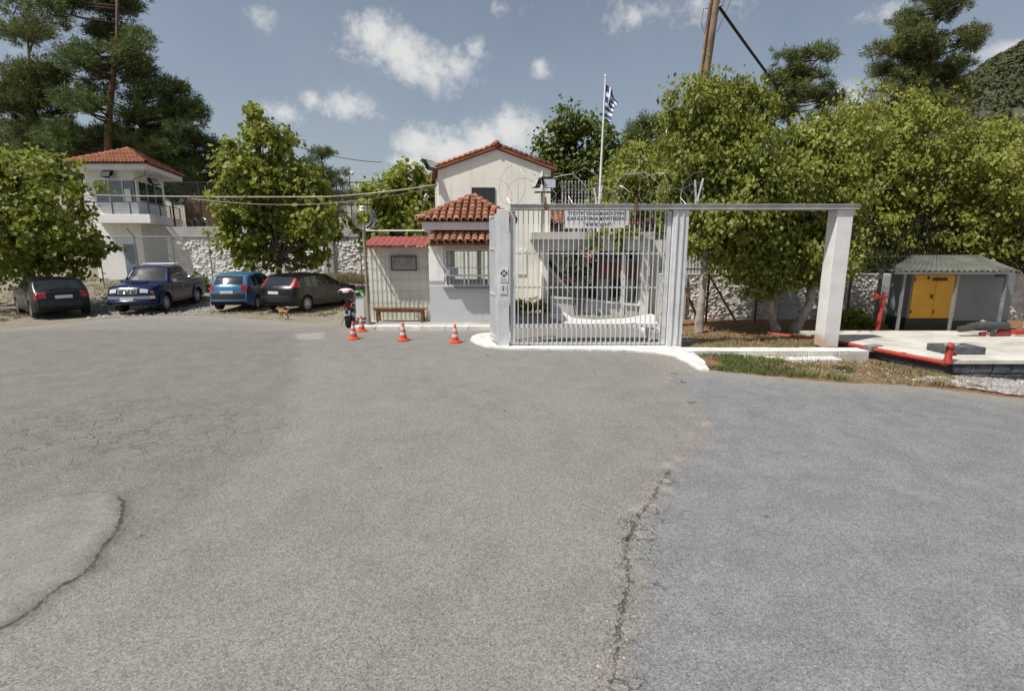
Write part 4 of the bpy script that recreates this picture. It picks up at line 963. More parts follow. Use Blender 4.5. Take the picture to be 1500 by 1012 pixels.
coil('wire_coil', (XA(722, 300, GY_), GY_ + .1, zb1 + .0), (XA(1036, 300, GY_), GY_ + .1, zb1 - .02), .32, .42, .0055, RAZOR, rw_, 4, 2, .75)
coil('wire_coil', (XA(800, 300, GY_), GY_ + .2, zb1 + .02), (XA(1030, 300, GY_), GY_ + .05, zb1), .36, .8, .005, OLDWIRE, rw_, 4, 9, .9)
coil('wire_coil', (XA(952, 350, GY_), GY_ + .30, 1.5), (XA(975, 310, GY_), GY_ + .55, 3.1), .17, .30, .007, RAZOR, rw_, 4, 12, .6)
# barred gate
gt = thing('barred_gate', (2, GY_ + .1, .06), 'closed white steel gate of tall thin bars between the pillars', 'gate')
g0, g1 = pxl1 + .025, pm0 - .02; gy = GY_ + .12
zr = [ZA(503.5, gy) , ZA(477, gy), ZA(421, gy), ZA(371.5, gy)]; gtop = gz1 - .03
MB().bb(g0, g0 + .13, gy - .05, gy + .05, .07, gtop).build('end_post', GATEWHITE, gt, bevel=.006)
MB().bb(g1 - .10, g1, gy - .05, gy + .05, .07, gtop).build('end_post', GATEWHITE, gt, bevel=.006)
for z, h_ in ((zr[0] + .02, .05), (zr[1], .085), (zr[2], .035), (zr[3], .035)):
    MB().bb(g0 + .133, g1 - .103, gy - .03, gy + .03, z - h_ / 2, z + h_ / 2).build('rail', GATEWHITE, gt)
NB = 30; xa, xb = g0 + .20, g1 - .16
for i in range(NB):
    x = xa + (xb - xa) * i / (NB - 1)
    if i == 0: b0_ = MB().bb(x - .0115, x + .0115, gy - .062, gy - .031, .085, gz1 - .004).build('bar', GATEWHITE, gt)
    else: twin(b0_, gt, (x - xa, 0, 0))
for x in (pm0 + .09, pm0 + .24):
    MB().bb(x - .018, x + .018, GY_ - .035, GY_ - .002, .1, gz1 - .1).build('guide_strip', PILWHITE, gt)
for x in (g0 + .5, g1 - .5): MB().lathe([(.0, -.02), (.06, -.02), (.06, .02), (0, .02)], (x, gy, .075 + .0), 12, 'Y', cap=False).build('roller', RUST, gt)
# pedestrian leaf swung open beside the left pillar
lf_ = thing('pedestrian_gate', (-.5, 13.3, .06), 'narrow white steel gate leaf standing open beside the left pillar', 'gate')
ax0, ay0, ax1, ay1 = XA(726.5, 420, 13.0), 13.03, XA(719, 420, 13.75), 13.75
for (x, y) in ((ax0, ay0), (ax1, ay1)): MB().bb(x - .03, x + .03, y - .03, y + .03, .12, 3.35).build('stile', GATEWHITE, lf_)
for z in (.16, .25, 1.35, 2.5, 3.3): MB().bar((ax0, ay0 + .03, z), (ax1, ay1 - .03, z), .05, .03).build('rail', GATEWHITE, lf_)
for i in range(1, 6):
    q = i / 6; x, y = ax0 + (ax1 - ax0) * q, ay0 + (ay1 - ay0) * q; MB().bb(x - .011, x + .011, y - .011, y + .011, .17, 3.29).build('bar', GATEWHITE, lf_)

# ================================================================== ENTRANCE BUILDING BEHIND THE GATE
EY = 19.5; ez0, ez1 = ZA(351, EY), ZA(340, EY); ex0_, ex1_ = XA(779, 345, EY), XA(958, 345, EY)
eb = thing('entrance_building', (3.5, EY, 0), 'flat-roofed entrance porch with red-brown doors seen through the gate', 'building')
PORCH = pm('porch_render', (.70, .69, .65), .85, .07, 1, 40, .1, dirt=(.3, .28, .25), damt=.3)  # pale render of the porch walls, beam and columns
MB().bb(ex0_, ex1_, EY, 21.7, ez0, ez1).build('canopy_slab', PALECONC, eb, bevel=.01)
zl = ZA(366, 21.9)
MB().bb(ex0_ + .35, ex1_ - .05, EY + .35, EY + .6, ez0 - .42, ez0 - .003).build('canopy_beam', PORCH, eb)
BK = 21.2
MB().bb(mx1 - .2, 9.5, BK + .06, BK + .3, -.1, ez0 - .003).build('back_wall', PORCH, eb)
DOORR = pm('red_brown_door', (.30, .085, .055), .45, .12, 2, 30, .08); TEAL = pm('teal_frame', (.16, .36, .44), .5, .1, 2, 30, .05); DKGLASS = GLASS
dx0, dx1 = XA(838, 420, BK), XA(948, 420, BK); dz0, dz1, dz2 = .55, ZA(383, BK), ZA(364, BK)
MB().bb(dx0, dx1, BK, BK + .055, dz1, dz1 + .09).bb(dx0, dx1, BK, BK + .055, dz2 - .08, dz2).build('header_frame', TEAL, eb)
nn = 6
for i in range(nn):
    a = dx0 + (dx1 - dx0) * i / nn; b = dx0 + (dx1 - dx0) * (i + 1) / nn
    MB().bb(a + .05, b - .05, BK + .02, BK + .05, dz1 + .095, dz2 - .085).build('transom_pane', DKGLASS, eb)
    MB().bb(a + .005, a + .045, BK + .005, BK + .055, dz1 + .093, dz2 - .083).build('transom_bar', TEAL, eb)
    if i == 1:
        d_ = MB().bb(a + .02, b - .02, BK + .0, BK + .05, dz0, dz1 - .004).build('door', BLACKPLAST, eb); MB().bb(a + .1, b - .2, BK - .01, BK - .002, dz1 - .9, dz1 - .3).build('notice', OFFWHITE, d_); continue
    d_ = MB().bb(a + .015, b - .015, BK, BK + .05, dz0 + .75, dz1 - .004).build('door', DOORR, eb)
    MB().bb(a + .02, b - .02, BK + .01, BK + .05, dz0, dz0 + .745).build('kick_panel', BLACKPLAST if i % 2 else GREYPAINT, d_)
    MB().bb(b - .11, b - .06, BK - .06, BK - .003, dz0 + 1.0, dz0 + 1.2).build('handle', GALV, d_)
for px_, w, yy in ((912, .16, EY + .3), (943, .34, EY + .4)):
    x = XA(px_, 420, yy); MB().bb(x - w / 2, x + w / 2, yy - w / 2, yy + w / 2, -.05, ez0 - .004).build('column', PORCH, eb, bevel=.01)
MB().bb(XA(950, 420, EY + .5), 6.6, EY + .62, EY + .85, -.1, ez0 - .003).build('side_wall', PORCH, eb)
x = XA(799, 400, EY + .4); MB().bb(x - .12, x + .12, EY + .6, 21.4, -.1, ez0 - .003).build('side_wall', CREAM, eb)
# raised porch floor, ramp parapet and stair rail
MB().bb(XA(806, 440, 20.2), XA(948, 440, 20.2), 20.3, BK, -.1, .50).build('porch_floor', PALECONC, eb, bevel=.01)
MB().add([(XA(806, 440, 19.9), 19.8, .62), (XA(835, 440, 19.9), 19.75, .60), (XA(935, 448, 19.8), 19.7, .33), (XA(935, 448, 19.8), 19.95, .33), (XA(806, 440, 19.9), 20.05, .62), (XA(806, 440, 19.9), 19.8, .70), (XA(835, 440, 19.9), 19.75, .68), (XA(935, 448, 19.8), 19.7, .41), (XA(935, 448, 19.8), 19.95, .41), (XA(806, 440, 19.9), 20.05, .70)],
         [(0, 1, 2, 3, 4), (9, 8, 7, 6, 5), (0, 5, 6, 1), (1, 6, 7, 2), (2, 7, 8, 3), (3, 8, 9, 4), (4, 9, 5, 0)]).build('ramp_coping', WHITE, eb)
MB().add([(XA(806, 440, 19.9), 19.85, -.1), (XA(935, 448, 19.8), 19.78, -.1), (XA(935, 448, 19.8), 19.9, -.1), (XA(806, 440, 19.9), 20.0, -.1), (XA(806, 440, 19.9), 19.85, .617), (XA(935, 448, 19.8), 19.78, .327), (XA(935, 448, 19.8), 19.9, .327), (XA(806, 440, 19.9), 20.0, .617)], [(0, 1, 5, 4), (1, 2, 6, 5), (2, 3, 7, 6), (3, 0, 4, 7), (4, 5, 6, 7), (3, 2, 1, 0)]).build('ramp_wall', GREYPAINT, eb)
for k in range(3):
    o = k * .17; MB().bar((XA(804, 380, 20.9), 20.9, 2.25 - o * 1.5), (XA(838, 420, 20.6), 20.6, 1.25 - o * 1.5), .07, .11).build('stair_rail', WHITE if k != 1 else DARKMETAL, eb)
# curved white kerb and paving in the yard
kb = gxy([(803, 452), (825, 456), (838, 465), (870, 468), (915, 466), (955, 459), (960, 463), (960, 470), (915, 474), (866, 475), (830, 472), (806, 463)], .06)
struct(MB().prism(kb, -.1, .06).build('courtyard_kerb', WHITEWASH, bevel=.015))
m = MB().prism(gxy([(932, 477), (962, 475), (972, 500), (952, 503), (946, 494)], .0), -.05, .11); m.bb(XA(951, 490, 13.9), XA(966, 490, 13.9), 13.6, 14.4, .1, .32); struct(m.build('courtyard_kerb_end', WHITEWASH, bevel=.015))
# sign board
sgy = EY + .12; sb = thing('name_board', (XA(874, 320, sgy), sgy, ez1), 'white board with three lines of dark blue Greek capitals above the porch', 'sign')
s0, s1, sz0, sz1 = XA(828, 320, sgy), XA(921, 320, sgy), ZA(334.5, sgy), ZA(306, sgy)
MB().bb(s0, s1, sgy - .02, sgy + .02, sz0, sz1).build('board', WHITE, sb, bevel=.004)
for x in (s0 + .3, s1 - .3): MB().bb(x - .03, x + .03, sgy + .021, sgy + .07, ez1 - .02, sz1 - .05).build('leg', GALV, sb)
def text(body, cx, z, h, width, y, mat, parent, name='lettering'):
    c = bpy.data.curves.new('t', 'FONT'); c.body = body; c.size = 1; o = bpy.data.objects.new('t', c); COL.objects.link(o)
    dg = bpy.context.evaluated_depsgraph_get(); me = bpy.data.meshes.new_from_object(o.evaluated_get(dg)); bpy.data.objects.remove(o)
    V = np.array([v.co[:] for v in me.vertices]); lo, hi = V.min(0), V.max(0); sxx = width / (hi[0] - lo[0]); szz = h / (hi[1] - lo[1])
    p = parent; off = Vector()
    while p: off += p.location; p = p.parent
    for v in me.vertices:
        v.co = Vector((cx + (v.co.x - (lo[0] + hi[0]) / 2) * sxx, y, z + (v.co.y - lo[1]) * szz)) - off
    me.materials.clear(); me.materials.append(mat); ob = bpy.data.objects.new(name, me); COL.objects.link(ob); ob.parent = parent; return ob
BLUEINK = pm('blue_lettering', (.035, .05, .16), .6, .05)
hB = sz1 - sz0; cxs = (s0 + s1) / 2; wS = s1 - s0
def bold(body, cx, z, h, w):
    for dxx in (-.012, .012): text(body, cx + dxx, z, h, w, sgy - .0225 - .001 * (dxx > 0), BLUEINK, sb)
bold('ΥΠΟΥΡΓΕΙΟ ΔΙΚΑΙΟΣΥΝΗΣ', cxs, sz0 + hB * .68, hB * .17, wS * .93)
bold('ΚΑΤΑΣΤΗΜΑ ΚΡΑΤΗΣΗΣ', cxs, sz0 + hB * .41, hB * .18, wS * .93)
bold('ΤΡΙΠΟΛΗΣ', cxs + wS * .01, sz0 + hB * .10, hB * .18, wS * .47)
# lamp mast on the porch roof
lx = XA(793, 340, 20.2); lm = thing('lamp_mast', (lx, 20.2, ez1), 'thin grey mast with a rusty crossbar carrying two floodlights', 'mast')
lz = ZA(283, 20.2); MB().tube([(lx, 20.2, ez1 - .02), (lx, 20.2, lz)], .035, 8).build('mast_pole', GALV, lm)
MB().bb(lx - .28, lx + .34, 20.16, 20.24, lz, lz + .06).build('crossbar', RUST, lm)
floodlight('lamp', (lx - .18, 20.15, lz + .32), R(-75), R(-25), lm, sc=1.15); floodlight('lamp', (lx + .28, 20.15, lz + .32), R(5), R(-10), lm, sc=1.2)
MB().tube([(mx1 - .6, MYF - .05, ZA(258, MYF)), (lx - .3, MYF - .3, ZA(256, MYF))], .012, 5).build('cable', OLDWIRE, lm)
# flagpole and flag
fpY = 20.6; fb = Vector((XA(877, 300, fpY), fpY, ez1)); ftp = D(887, 112, fpY)
fp = thing('flagpole', fb, 'tall slightly leaning white flagpole rising behind the name board', 'flagpole')
dirv = (ftp - fb); MB().tube([fb, ftp], [.05, .03], 8).build('pole', WHITE, fp)
MB().blob(ftp, (.05, .05, .06), 8, 6).build('finial', WHITE, fp)
MB().bar(fb + Vector((-.22, .1, 0)), fb.lerp(ftp, .10), .05).bar(fb + Vector((.2, .1, 0)), fb.lerp(ftp, .10), .05).build('pole_brace', WHITE, fp)
BLUEF = pm('flag_blue', (.035, .06, .22), .8, .1); WHITEF = pm('flag_white', (.70, .70, .70), .8, .06)
fh, fl = 1.15, 1.75; nu, nv = 44, 36
V = []; F_ = []; mi_ = []
top = fb.lerp(ftp, .955)
for j in range(nv + 1):
    for i_ in range(nu + 1):
        u = i_ / nu; v = j / nv
        # cloth hanging limp from its hoist: the fly end falls towards the ground in folds
        fall = 1.22 * u ** 1.05; outw = .50 * (1 - math.exp(-2.2 * u)) * (1 - .55 * v * u)
        x = outw + .045 * math.sin(9 * u + 4 * v) * u ** .5; y = .10 * math.sin(11 * u + 5 * v + 1) * u ** .6 + .05 * math.sin(19 * u) * u
        z = -v * fh * (1 - .42 * u) - fall * .62
        hz = top + (fb - ftp).normalized() * 0; V.append((top.x + x + (fb.x - ftp.x) / (ftp.z - fb.z) * (-z) * (1 - u), top.y + y, top.z + z))
for j in range(nv):
    for i_ in range(nu):
        k = j * (nu + 1) + i_; F_.append((k, k + 1, k + nu + 2, k + nu + 1))
        st = int((j / nv) * 9); blue = st % 2 == 0
        if st < 5 and i_ < nu * .37:
            cu, cv = i_ / nu * fl / (fh * 5 / 9), (j / nv) * 9 / 5
            blue = not (abs(cu - .5) < .1 or abs(cv - .5) < .1)
        mi_.append(0 if blue else 1)
m = MB(); m.v = V; m.f = F_; m.mi = mi_
fl_ = m.build('flag', [BLUEF, WHITEF], None, smooth=True); tag(fl_, 'limp blue and white striped flag with a cross hanging from the flagpole', 'flag')
# picket fence with bent white tips, and low tiled buildings behind the porch
pk = thing('bent_picket_fence', (XA(855, 300, 24), 24, 3), 'row of steel pickets with bent white tips behind the porch', 'fence')
y = 24.0; zt_ = ZA(281, y); zt2 = ZA(267, y)
for i in range(19):
    x = XA(824, 280, y) + i * .148
    t = twin(pk0, pk, (i * .148, 0, 0)) if i else None
    if i == 0: pk0 = MB().tube([(x, y, 2.6), (x, y, zt_), (x - .05, y - .28, zt2)], .03, 6).build('picket', GATEWHITE, pk)
for z in (zt_ - .15, 3.3): MB().bb(XA(822, 280, y), XA(824, 280, y) + 18.3 * .148, y + .031, y + .06, z - .03, z + .03).build('rail', DARKMETAL, pk)
ob = thing('low_tiled_building', (4.5, 26, 0), 'low building with an orange tiled roof glimpsed behind the name board', 'building')
MB().bb(XA(808, 310, 26), 7.4, 26.5, 31, 0, 3.7).build('wall', CREAM, ob)
a = Vector((XA(806, 310, 26), 26.0, 3.65)); up = Vector((0, 2.4, 1.1)); wd = 7.6 - a.x
MB().add([a, a + Vector((wd, 0, 0)), a + Vector((wd, 0, 0)) + up, a + up, a - Vector((0, 0, .1)), a + Vector((wd, 0, -.1)), a + Vector((wd, 4.8, -.1)), a + Vector((0, 4.8, -.1)), a + Vector((wd, 4.8, 0)), a + Vector((0, 4.8, 0))], [(0, 1, 2, 3), (0, 4, 5, 1), (3, 2, 8, 9), (1, 5, 6, 8, 2), (0, 3, 9, 7, 4)]).build('roof', TILEDK, ob)
T = Tiler(ob, False, .125, .46); T.face(a, (1, 0, 0), up, [(0, 0), (wd, 0), (wd, up.length), (0, up.length)], .27, .38); T.done()

# ================================================================== RIGHT-HAND EQUIPMENT
# red fire main along the platform edge
fmn = thing('fire_main_pipe', (9.6, 11.0, .0), 'long red fire pipe running along the edge of the concrete platform', 'pipe')
P0 = G(1400, 524, .06); P1 = G(1232, 497, .03); P2_ = Vector((7.6, 15.0, .04))
P0 = Vector((9.55, 10.98, .03)); P1 = Vector((8.80, 13.55, .03))
MB().tube([P0, P0.lerp(P1, .45) + Vector((-.02, 0, 0)), P1, P2_], .052, 10).build('pipe', REDPIPE, fmn, smooth=50)
for q in (.02, .36, .7): 
    p = P0.lerp(P1, q); d = (P1 - P0).normalized(); MB().tube([p - d * .04, p + d * .04], .07, 10).build('coupling', REDPIPE, fmn)
MB().box(P0.lerp(P1, .66) + Vector((.05, 0, .02)), (.4, .22, .16), rz=R(15)).build('clamp_box', pm('rough_concrete', (.22, .21, .19), .9, .2), fmn, bevel=.02)
hy = thing('fire_hydrant', P0 + Vector((.02, 0, .0)), 'red hydrant standpipe with two pale outlets at the platform corner', 'hydrant')
h0 = P0 + Vector((.03, .02, 0)); MB().lathe([(.085, 0), (.085, .08), (.07, .1), (.07, .34), (.09, .36), (.09, .40), (.06, .44), (.03, .47)], h0, 12).build('standpipe', REDPIPE, hy, smooth=40)
for sg in (-1, 1): MB().tube([h0 + Vector((0, 0, .36)), h0 + Vector((sg * .10, -.04, .42)), h0 + Vector((sg * .14, -.05, .43))], .035, 8).build('outlet', GALV, hy)
MB().tube([h0 + Vector((.06, 0, .2)), h0 + Vector((.16, 0, .2))], .03, 8).build('valve', REDPIPE, hy)
spY = 15.3; sx_ = XA(1286, 480, spY); szp = ZA(437, spY)
sp_ = thing('red_standpipe', (sx_, spY, .0), 'tall red pipe with an elbow at the top behind the platform', 'pipe')
MB().tube([(sx_ - .02, spY, -.1), (sx_ + .05, spY, szp + .03)], .060, 12).tube([(sx_ + .13, spY, szp + .05), (sx_ - .19, spY - .03, szp + .05)], .060, 12).build('pipe', REDPIPE, sp_, smooth=50)
MB().lathe([(.09, -.03), (.09, .03)], (sx_ - .20, spY - .03, szp + .05), 12, 'X').build('flange', REDPIPE, sp_)
tag(MB().add([], []).bb(10.05, 10.95, 11.6, 12.2, .10, .27).build('manhole_box', DSTONE, None, bevel=.015), 'low dark concrete box lying on the pale platform', 'box')
# generator canopy
POSTG = pm('dull_grey_post', (.20, .205, .205), .6, .2, 4, 30, .1, dirt=(.12, .09, .06), damt=.5)
gs_ = thing('generator_shelter', (13, 16.5, 0), 'open shelter with a mossy pitched sheet roof over the generator', 'shelter')
MOSS = pm('mossy_fibre_sheet', (.105, .108, .09), .95, .3, 2, 25, .4, dirt=(.07, .08, .04), damt=.8, dscale=2)
fyS, byS = 15.1, 17.4; zeS = ZA(397, fyS); zrS = ZA(374, 16.4); ra0, ra1 = XA(1300, 397, fyS), XA(1496, 397, fyS)
rr0, rr1 = XA(1336, 374, 16.5), XA(1475, 372, 16.5)
ra0b = XA(1306, 397, byS); xs = np.linspace(0, 1, 130); V = []; nrow = 10
for side_ in (0, 1):
    for j in range(nrow + 1):
        v = j / nrow
        for q in xs:
            rl0 = ra0 if side_ == 0 else ra0b; xa_ = rl0 + (ra1 - rl0) * q; xb_ = rr0 + (ra1 - .1 - rr0) * q
            y = fyS + (16.5 - fyS) * v if side_ == 0 else byS + (16.5 - byS) * v
            V.append((xa_ + (xb_ - xa_) * v, y, zeS + (zrS - zeS) * v + .022 * math.sin(q * (ra1 - ra0) / .17 * 6.283)))
V = np.array(V); nx = len(xs); i = np.arange(len(V)).reshape(2, nrow + 1, nx)
F = np.concatenate([np.stack([k[:-1, :-1], k[:-1, 1:], k[1:, 1:], k[1:, :-1]], -1).reshape(-1, 4) for k in i])
npmesh('roof_sheet', V, F, MOSS, gs_, smooth=True)
MB().add([(ra0 + .03, fyS + .02, zeS - .01), (ra0b + .03, byS - .02, zeS - .01), (rr0 - .01, 16.5, zrS - .01), (ra0 + .05, fyS + .02, zeS - .03), (ra0b + .05, byS - .02, zeS - .03), (rr0 + .02, 16.5, zrS - .03)], [(0, 1, 2), (5, 4, 3), (0, 3, 4, 1), (1, 4, 5, 2), (2, 5, 3, 0)]).build('hip_panel', MOSS, gs_)
MB().add([(ra1 - .03, fyS + .1, zeS + .02), (ra1 - .03, byS - .1, zeS + .02), (ra1 - .1, 16.5, zrS), (ra1 + .02, fyS + .1, zeS + .02), (ra1 + .02, byS - .1, zeS + .02), (ra1 - .05, 16.5, zrS)], [(0, 1, 2), (5, 4, 3), (0, 3, 4, 1), (1, 4, 5, 2), (2, 5, 3, 0)]).build('gable_panel', pm('gable_grey', (.20, .22, .2), .8, .15), gs_)
MB().bb(ra0 + .3, ra1 - .1, fyS + .12, fyS + .17, zeS - .10, zeS - .03).bb(ra0b + .3, ra1 - .1, byS - .17, byS - .12, zeS - .1, zeS - .03).build('eave_rail', GALV, gs_)
for px_ in (1322, 1399):
    x = XA(px_, 440, fyS + .15); MB().bb(x - .032, x + .032, fyS + .17, fyS + .235, -.1, zeS - .03).build('post', POSTG, gs_)
    MB().bb(x + .6, x + .69, byS - .26, byS - .17, -.1, zeS - .03).build('post', POSTG, gs_)
x = ra1 - .2; MB().bb(x - .032, x + .032, fyS + .17, fyS + .235, -.1, zeS - .03).build('post', POSTG, gs_); MB().bb(x - .045, x + .045, byS - .26, byS - .17, -.1, zeS - .03).build('post', POSTG, gs_)
YELL = pm('yellow_cabinet_paint', (.62, .30, .02), .45, .08, 1.5, 30, .05, dirt=(.3, .16, .04), damt=.35)
CABG = pm('shaded_grey_cabinet', (.15, .17, .172), .5, .1, 1.5, 30, .05, dirt=(.1, .11, .11), damt=.35)  # grey paint, its colour darkened a little for the tree shade over it
gn = thing('generator', (12.7, 16.4, 0), 'yellow and grey generator cabinet on a black base under the mossy roof', 'generator')
gfy = 15.75; gz0, gz1_ = ZA(466, gfy), ZA(402, gfy); c1, c2, c3 = XA(1334, 440, gfy), XA(1400, 440, gfy), XA(1482, 440, gfy); c0 = c1 - .05
MB().bb(c0, c3, gfy + .02, 16.65, .0, gz0 - .003).build('base', BLACKPLAST, gn, bevel=.01)
MB().bb(c0, c1 - .004, gfy, 16.65, gz0, gz1_ + .02).build('end_panel', CABG, gn, bevel=.015)
xm = (c1 + c2) / 2
for a, b in ((c1, xm - .006), (xm + .006, c2 - .004)):
    d_ = MB().bb(a, b, gfy - .03, gfy + .03, gz0, gz1_).build('cabinet_door', YELL, gn, bevel=.012); MB().bb(b - .12, b - .07, gfy - .06, gfy - .031, (gz0 + gz1_) / 2 - .06, (gz0 + gz1_) / 2 + .06).build('latch', BLACKPLAST, d_)
    for zz in (gz0 + .15, gz1_ - .2): MB().bb(a + .005, a + .045, gfy - .045, gfy - .031, zz, zz + .1).build('hinge', DARKMETAL, d_)
MB().bb(c1, c2 - .004, gfy + .035, 16.65, gz0, gz1_ - .01).build('housing', YELL, gn)
MB().bb(c2, c3, gfy, 16.65, gz0 - .08, gz1_ + .02).build('control_cabinet', CABG, gn, bevel=.015)
MB().bb(XA(1365, 408, gfy), XA(1387, 408, gfy), gfy - .036, gfy - .0315, ZA(411.5, gfy), ZA(406.5, gfy)).build('maker_plate', pm('dark_red_plate', (.10, .02, .015), .6), gn)
MB().bb(XA(1357, 408, gfy), XA(1361, 408, gfy), gfy - .036, gfy - .0315, ZA(409, gfy), ZA(404.5, gfy)).build('badge', BLACKPLAST, gn)
MB().bb(XA(1458, 408, gfy), XA(1470, 408, gfy), gfy - .03, gfy - .002, ZA(406, gfy), ZA(402, gfy)).build('vent', BLACKPLAST, gn)
# pump group and pipes on the platform
pg = thing('pump_set', (14, 14.3, .1), 'dark pump and red pipework standing on the platform before the grey cabinet', 'pump')
pY = 14.2
def pt(px, py, Y=pY): return D(px, py, Y)
MB().tube([pt(1418, 478), pt(1440, 476), pt(1475, 477)], [.08, .12, .11], 12).build('motor_body', pm('pump_grey', (.055, .06, .058), .6, .2), pg, smooth=50)
MB().tube([pt(1452, 474), pt(1452, 490)], .09, 12).build('pump_casing', MATS['pump_grey'], pg, smooth=50)
MB().tube([pt(1405, 482), pt(1425, 480)], .09, 10).build('valve', MATS['pump_grey'], pg)
MB().tube([pt(1438, 471), pt(1446, 473), pt(1462, 476)], .045, 8).build('hose', pm('pale_hose', (.5, .46, .38), .7), pg)
for a, b in (((1412, 480), (1432, 478)), ((1445, 481), (1462, 480)), ((1436, 489), (1530, 487)), ((1462, 486), (1530, 485))):
    MB().tube([pt(*a), pt(*b)], .055, 10).build('red_pipe', REDPIPE, pg)
for q in (1445, 1482): MB().bb(pt(q, 489).x - .05, pt(q, 489).x + .05, pY - .05, pY + .05, .095, .22).build('foot', PALECONC, pg)
wt = thing('water_tank', (XA(1578, 440, 15.3), 15.9, 0), 'cream painted upright tank at the right end of the pump platform', 'tank')
MB().lathe([(.0, .0), (.62, .0), (.62, 2.0), (.5, 2.2), (.1, 2.3), (0, 2.3)], (XA(1578, 440, 15.3), 15.9, .0), 24, cap=False).build('tank_body', CREAM, wt, smooth=40)
MB().lathe([(.63, 0), (.63, .06)], (XA(1578, 440, 15.3), 15.9, 1.0), 24).build('band', GALV, wt)

# ================================================================== POLES, LAMPS, CABLES
up_ = thing('utility_pole', (XA(978, 480, 17.0), 17.0, 0), 'leaning wooden utility pole rising above the walnut tree by the gate', 'utility pole')
pb = Vector((XA(978, 480, 17.0), 17.0, -.2)); pm_ = D(1030, 120, 16.4); ptop = pm_ + (pm_ - pb) * .62
POLEW = pm('weathered_pole_wood', (.27, .20, .14), .9, .3, 3, 25, .4, dirt=(.11, .07, .05), damt=.7, dscale=1.2)
MB().tube([pb, pm_, ptop], [.20, .16, .13], 12).build('pole', POLEW, up_, smooth=50)
MB().tube([pb.lerp(ptop, .3) + Vector((-.15, -.12, 0)), pb.lerp(ptop, .6) + Vector((-.13, -.14, 0)), pb.lerp(ptop, .98) + Vector((-.13, -.1, 0))], .025, 6).build('earth_cable', RUST, up_)
tieP = D(1053, 10, 16.2)
for z in (0, .25): MB().tube([tieP + Vector((-.35, .1, z)), tieP + Vector((.1, -.1, z))], .03, 6).build('bracket', GALV, up_)
ca = D(1178, 172, 24.0)
BLACKC = pm('black_cable', (.015, .015, .016), .7, .1)
def sag(a, b, s_, n=16): return [a.lerp(b, i / n) - Vector((0, 0, s_ * 4 * (i / n) * (1 - i / n))) for i in range(n + 1)]
tag(MB().tube(sag(tieP, ca + (ca - tieP) * .5, .15), .042, 8).build('thick_cable', BLACKC, None, smooth=True), 'thick black cable slanting down from the leaning pole to the right', 'cable')
for k, (a, b) in enumerate((((1062, 0), (1045, 30)), ((1068, -10), (1050, 48)))):
    tag(MB().tube(sag(D(a[0] + 40, a[1] - 80, 15), D(*b, 16.3), .05), .008, 4).build('thin_wire', BLACKC), ['thin black wire meeting the pole top, upper of two', 'thin black wire meeting the pole top, lower of two'][k], 'wire')
tag(MB().tube([D(1031, 12, 16.2), D(1027, 35, 16.1), D(1032, 50, 16.2), D(1036, 30, 16.1), D(1040, 5, 16.2)], .009, 4).build('wire_loop', BLACKC), 'slack dark wire loop hanging beside the pole top', 'wire')
CABLEP = pm('pale_cable_sheath', (.38, .34, .28), .7, .25, 1.5, 8, .1)
lamp_l = Vector((XA(-60, 270, 27), 27, ZA(280, 27)))
tag(MB().tube(sag(lamp_l, D(480, 288.5, 21.6), .10) + sag(D(480, 288.5, 21.6), Vector((mx0 - .05, MYF - .1, ZA(271, MYF))), .06)[1:], .030, 8).build('overhead_cable', CABLEP, None, smooth=True), 'pale overhead cable stretched from the left to the gabled building', 'cable')
tag(MB().tube(sag(D(280, 291, 20.9), D(405, 300, 21.3), .05, 8) + sag(D(405, 300, 21.3), D(545, 291, 21.6), .08, 8)[1:] + sag(D(545, 291, 21.6), Vector((mx0 - .05, MYF - .1, ZA(273, MYF))), .05, 8)[1:], .014, 6).build('slack_cable', CABLEP, None, smooth=True), 'thin slack cable drooping below the pale overhead cable', 'cable')
tag(MB().tube(sag(D(430, 213, 34), D(560, 238, 34), .2), .02, 4).build('far_wire', BLACKC), 'thin far wire crossing the sky behind the wall', 'wire')
def mast(px, py0, py1, Y, label, head=None, r=.05):
    x = XA(px, py1, Y); z1 = ZA(py0, Y); t = thing('lamp_post' if head else 'metal_mast', (x, Y, Hf(x, Y)), label, 'lamp post' if head else 'mast')
    MB().tube([(x, Y, Hf(x, Y) - .2), (x, Y, z1)], [r * 1.4, r], 8).build('pole', GALV if head else RUST, t)
    if head:
        sg = head; MB().tube([(x, Y, z1), (x + sg * .15, Y - .1, z1 + .1), (x + sg * .4, Y - .15, z1 + .12)], .03, 6).build('arm', GALV, t)
        MB().lathe([(.02, .14), (.12, .12), (.17, .02), (.15, -.06), (0, -.07)], (x + sg * .42, Y - .15, z1 + .02), 14, cap=False).build('lamp_head', WHITE, t, smooth=50)
    return t
mast(986, 196, 330, 19.5, 'grey lamp post with a white hooded head left of the walnut tree', -1)
mast(1165, 179, 330, 20.0, 'grey lamp post with a white hooded head among the right trees', 1)
mast(432, 183, 300, 36, 'thin red and white mast rising behind the middle tree', None, .09)
mast(516, 252, 330, 31.4, 'thin post with a small white ball on top behind the wall', None, .03)
tag(MB().blob(D(516, 254, 31.4), (.11, .11, .11), 10, 6).build('ball_lamp', WHITE, None, smooth=True), 'small white ball lamp above the wall fence', 'lamp')

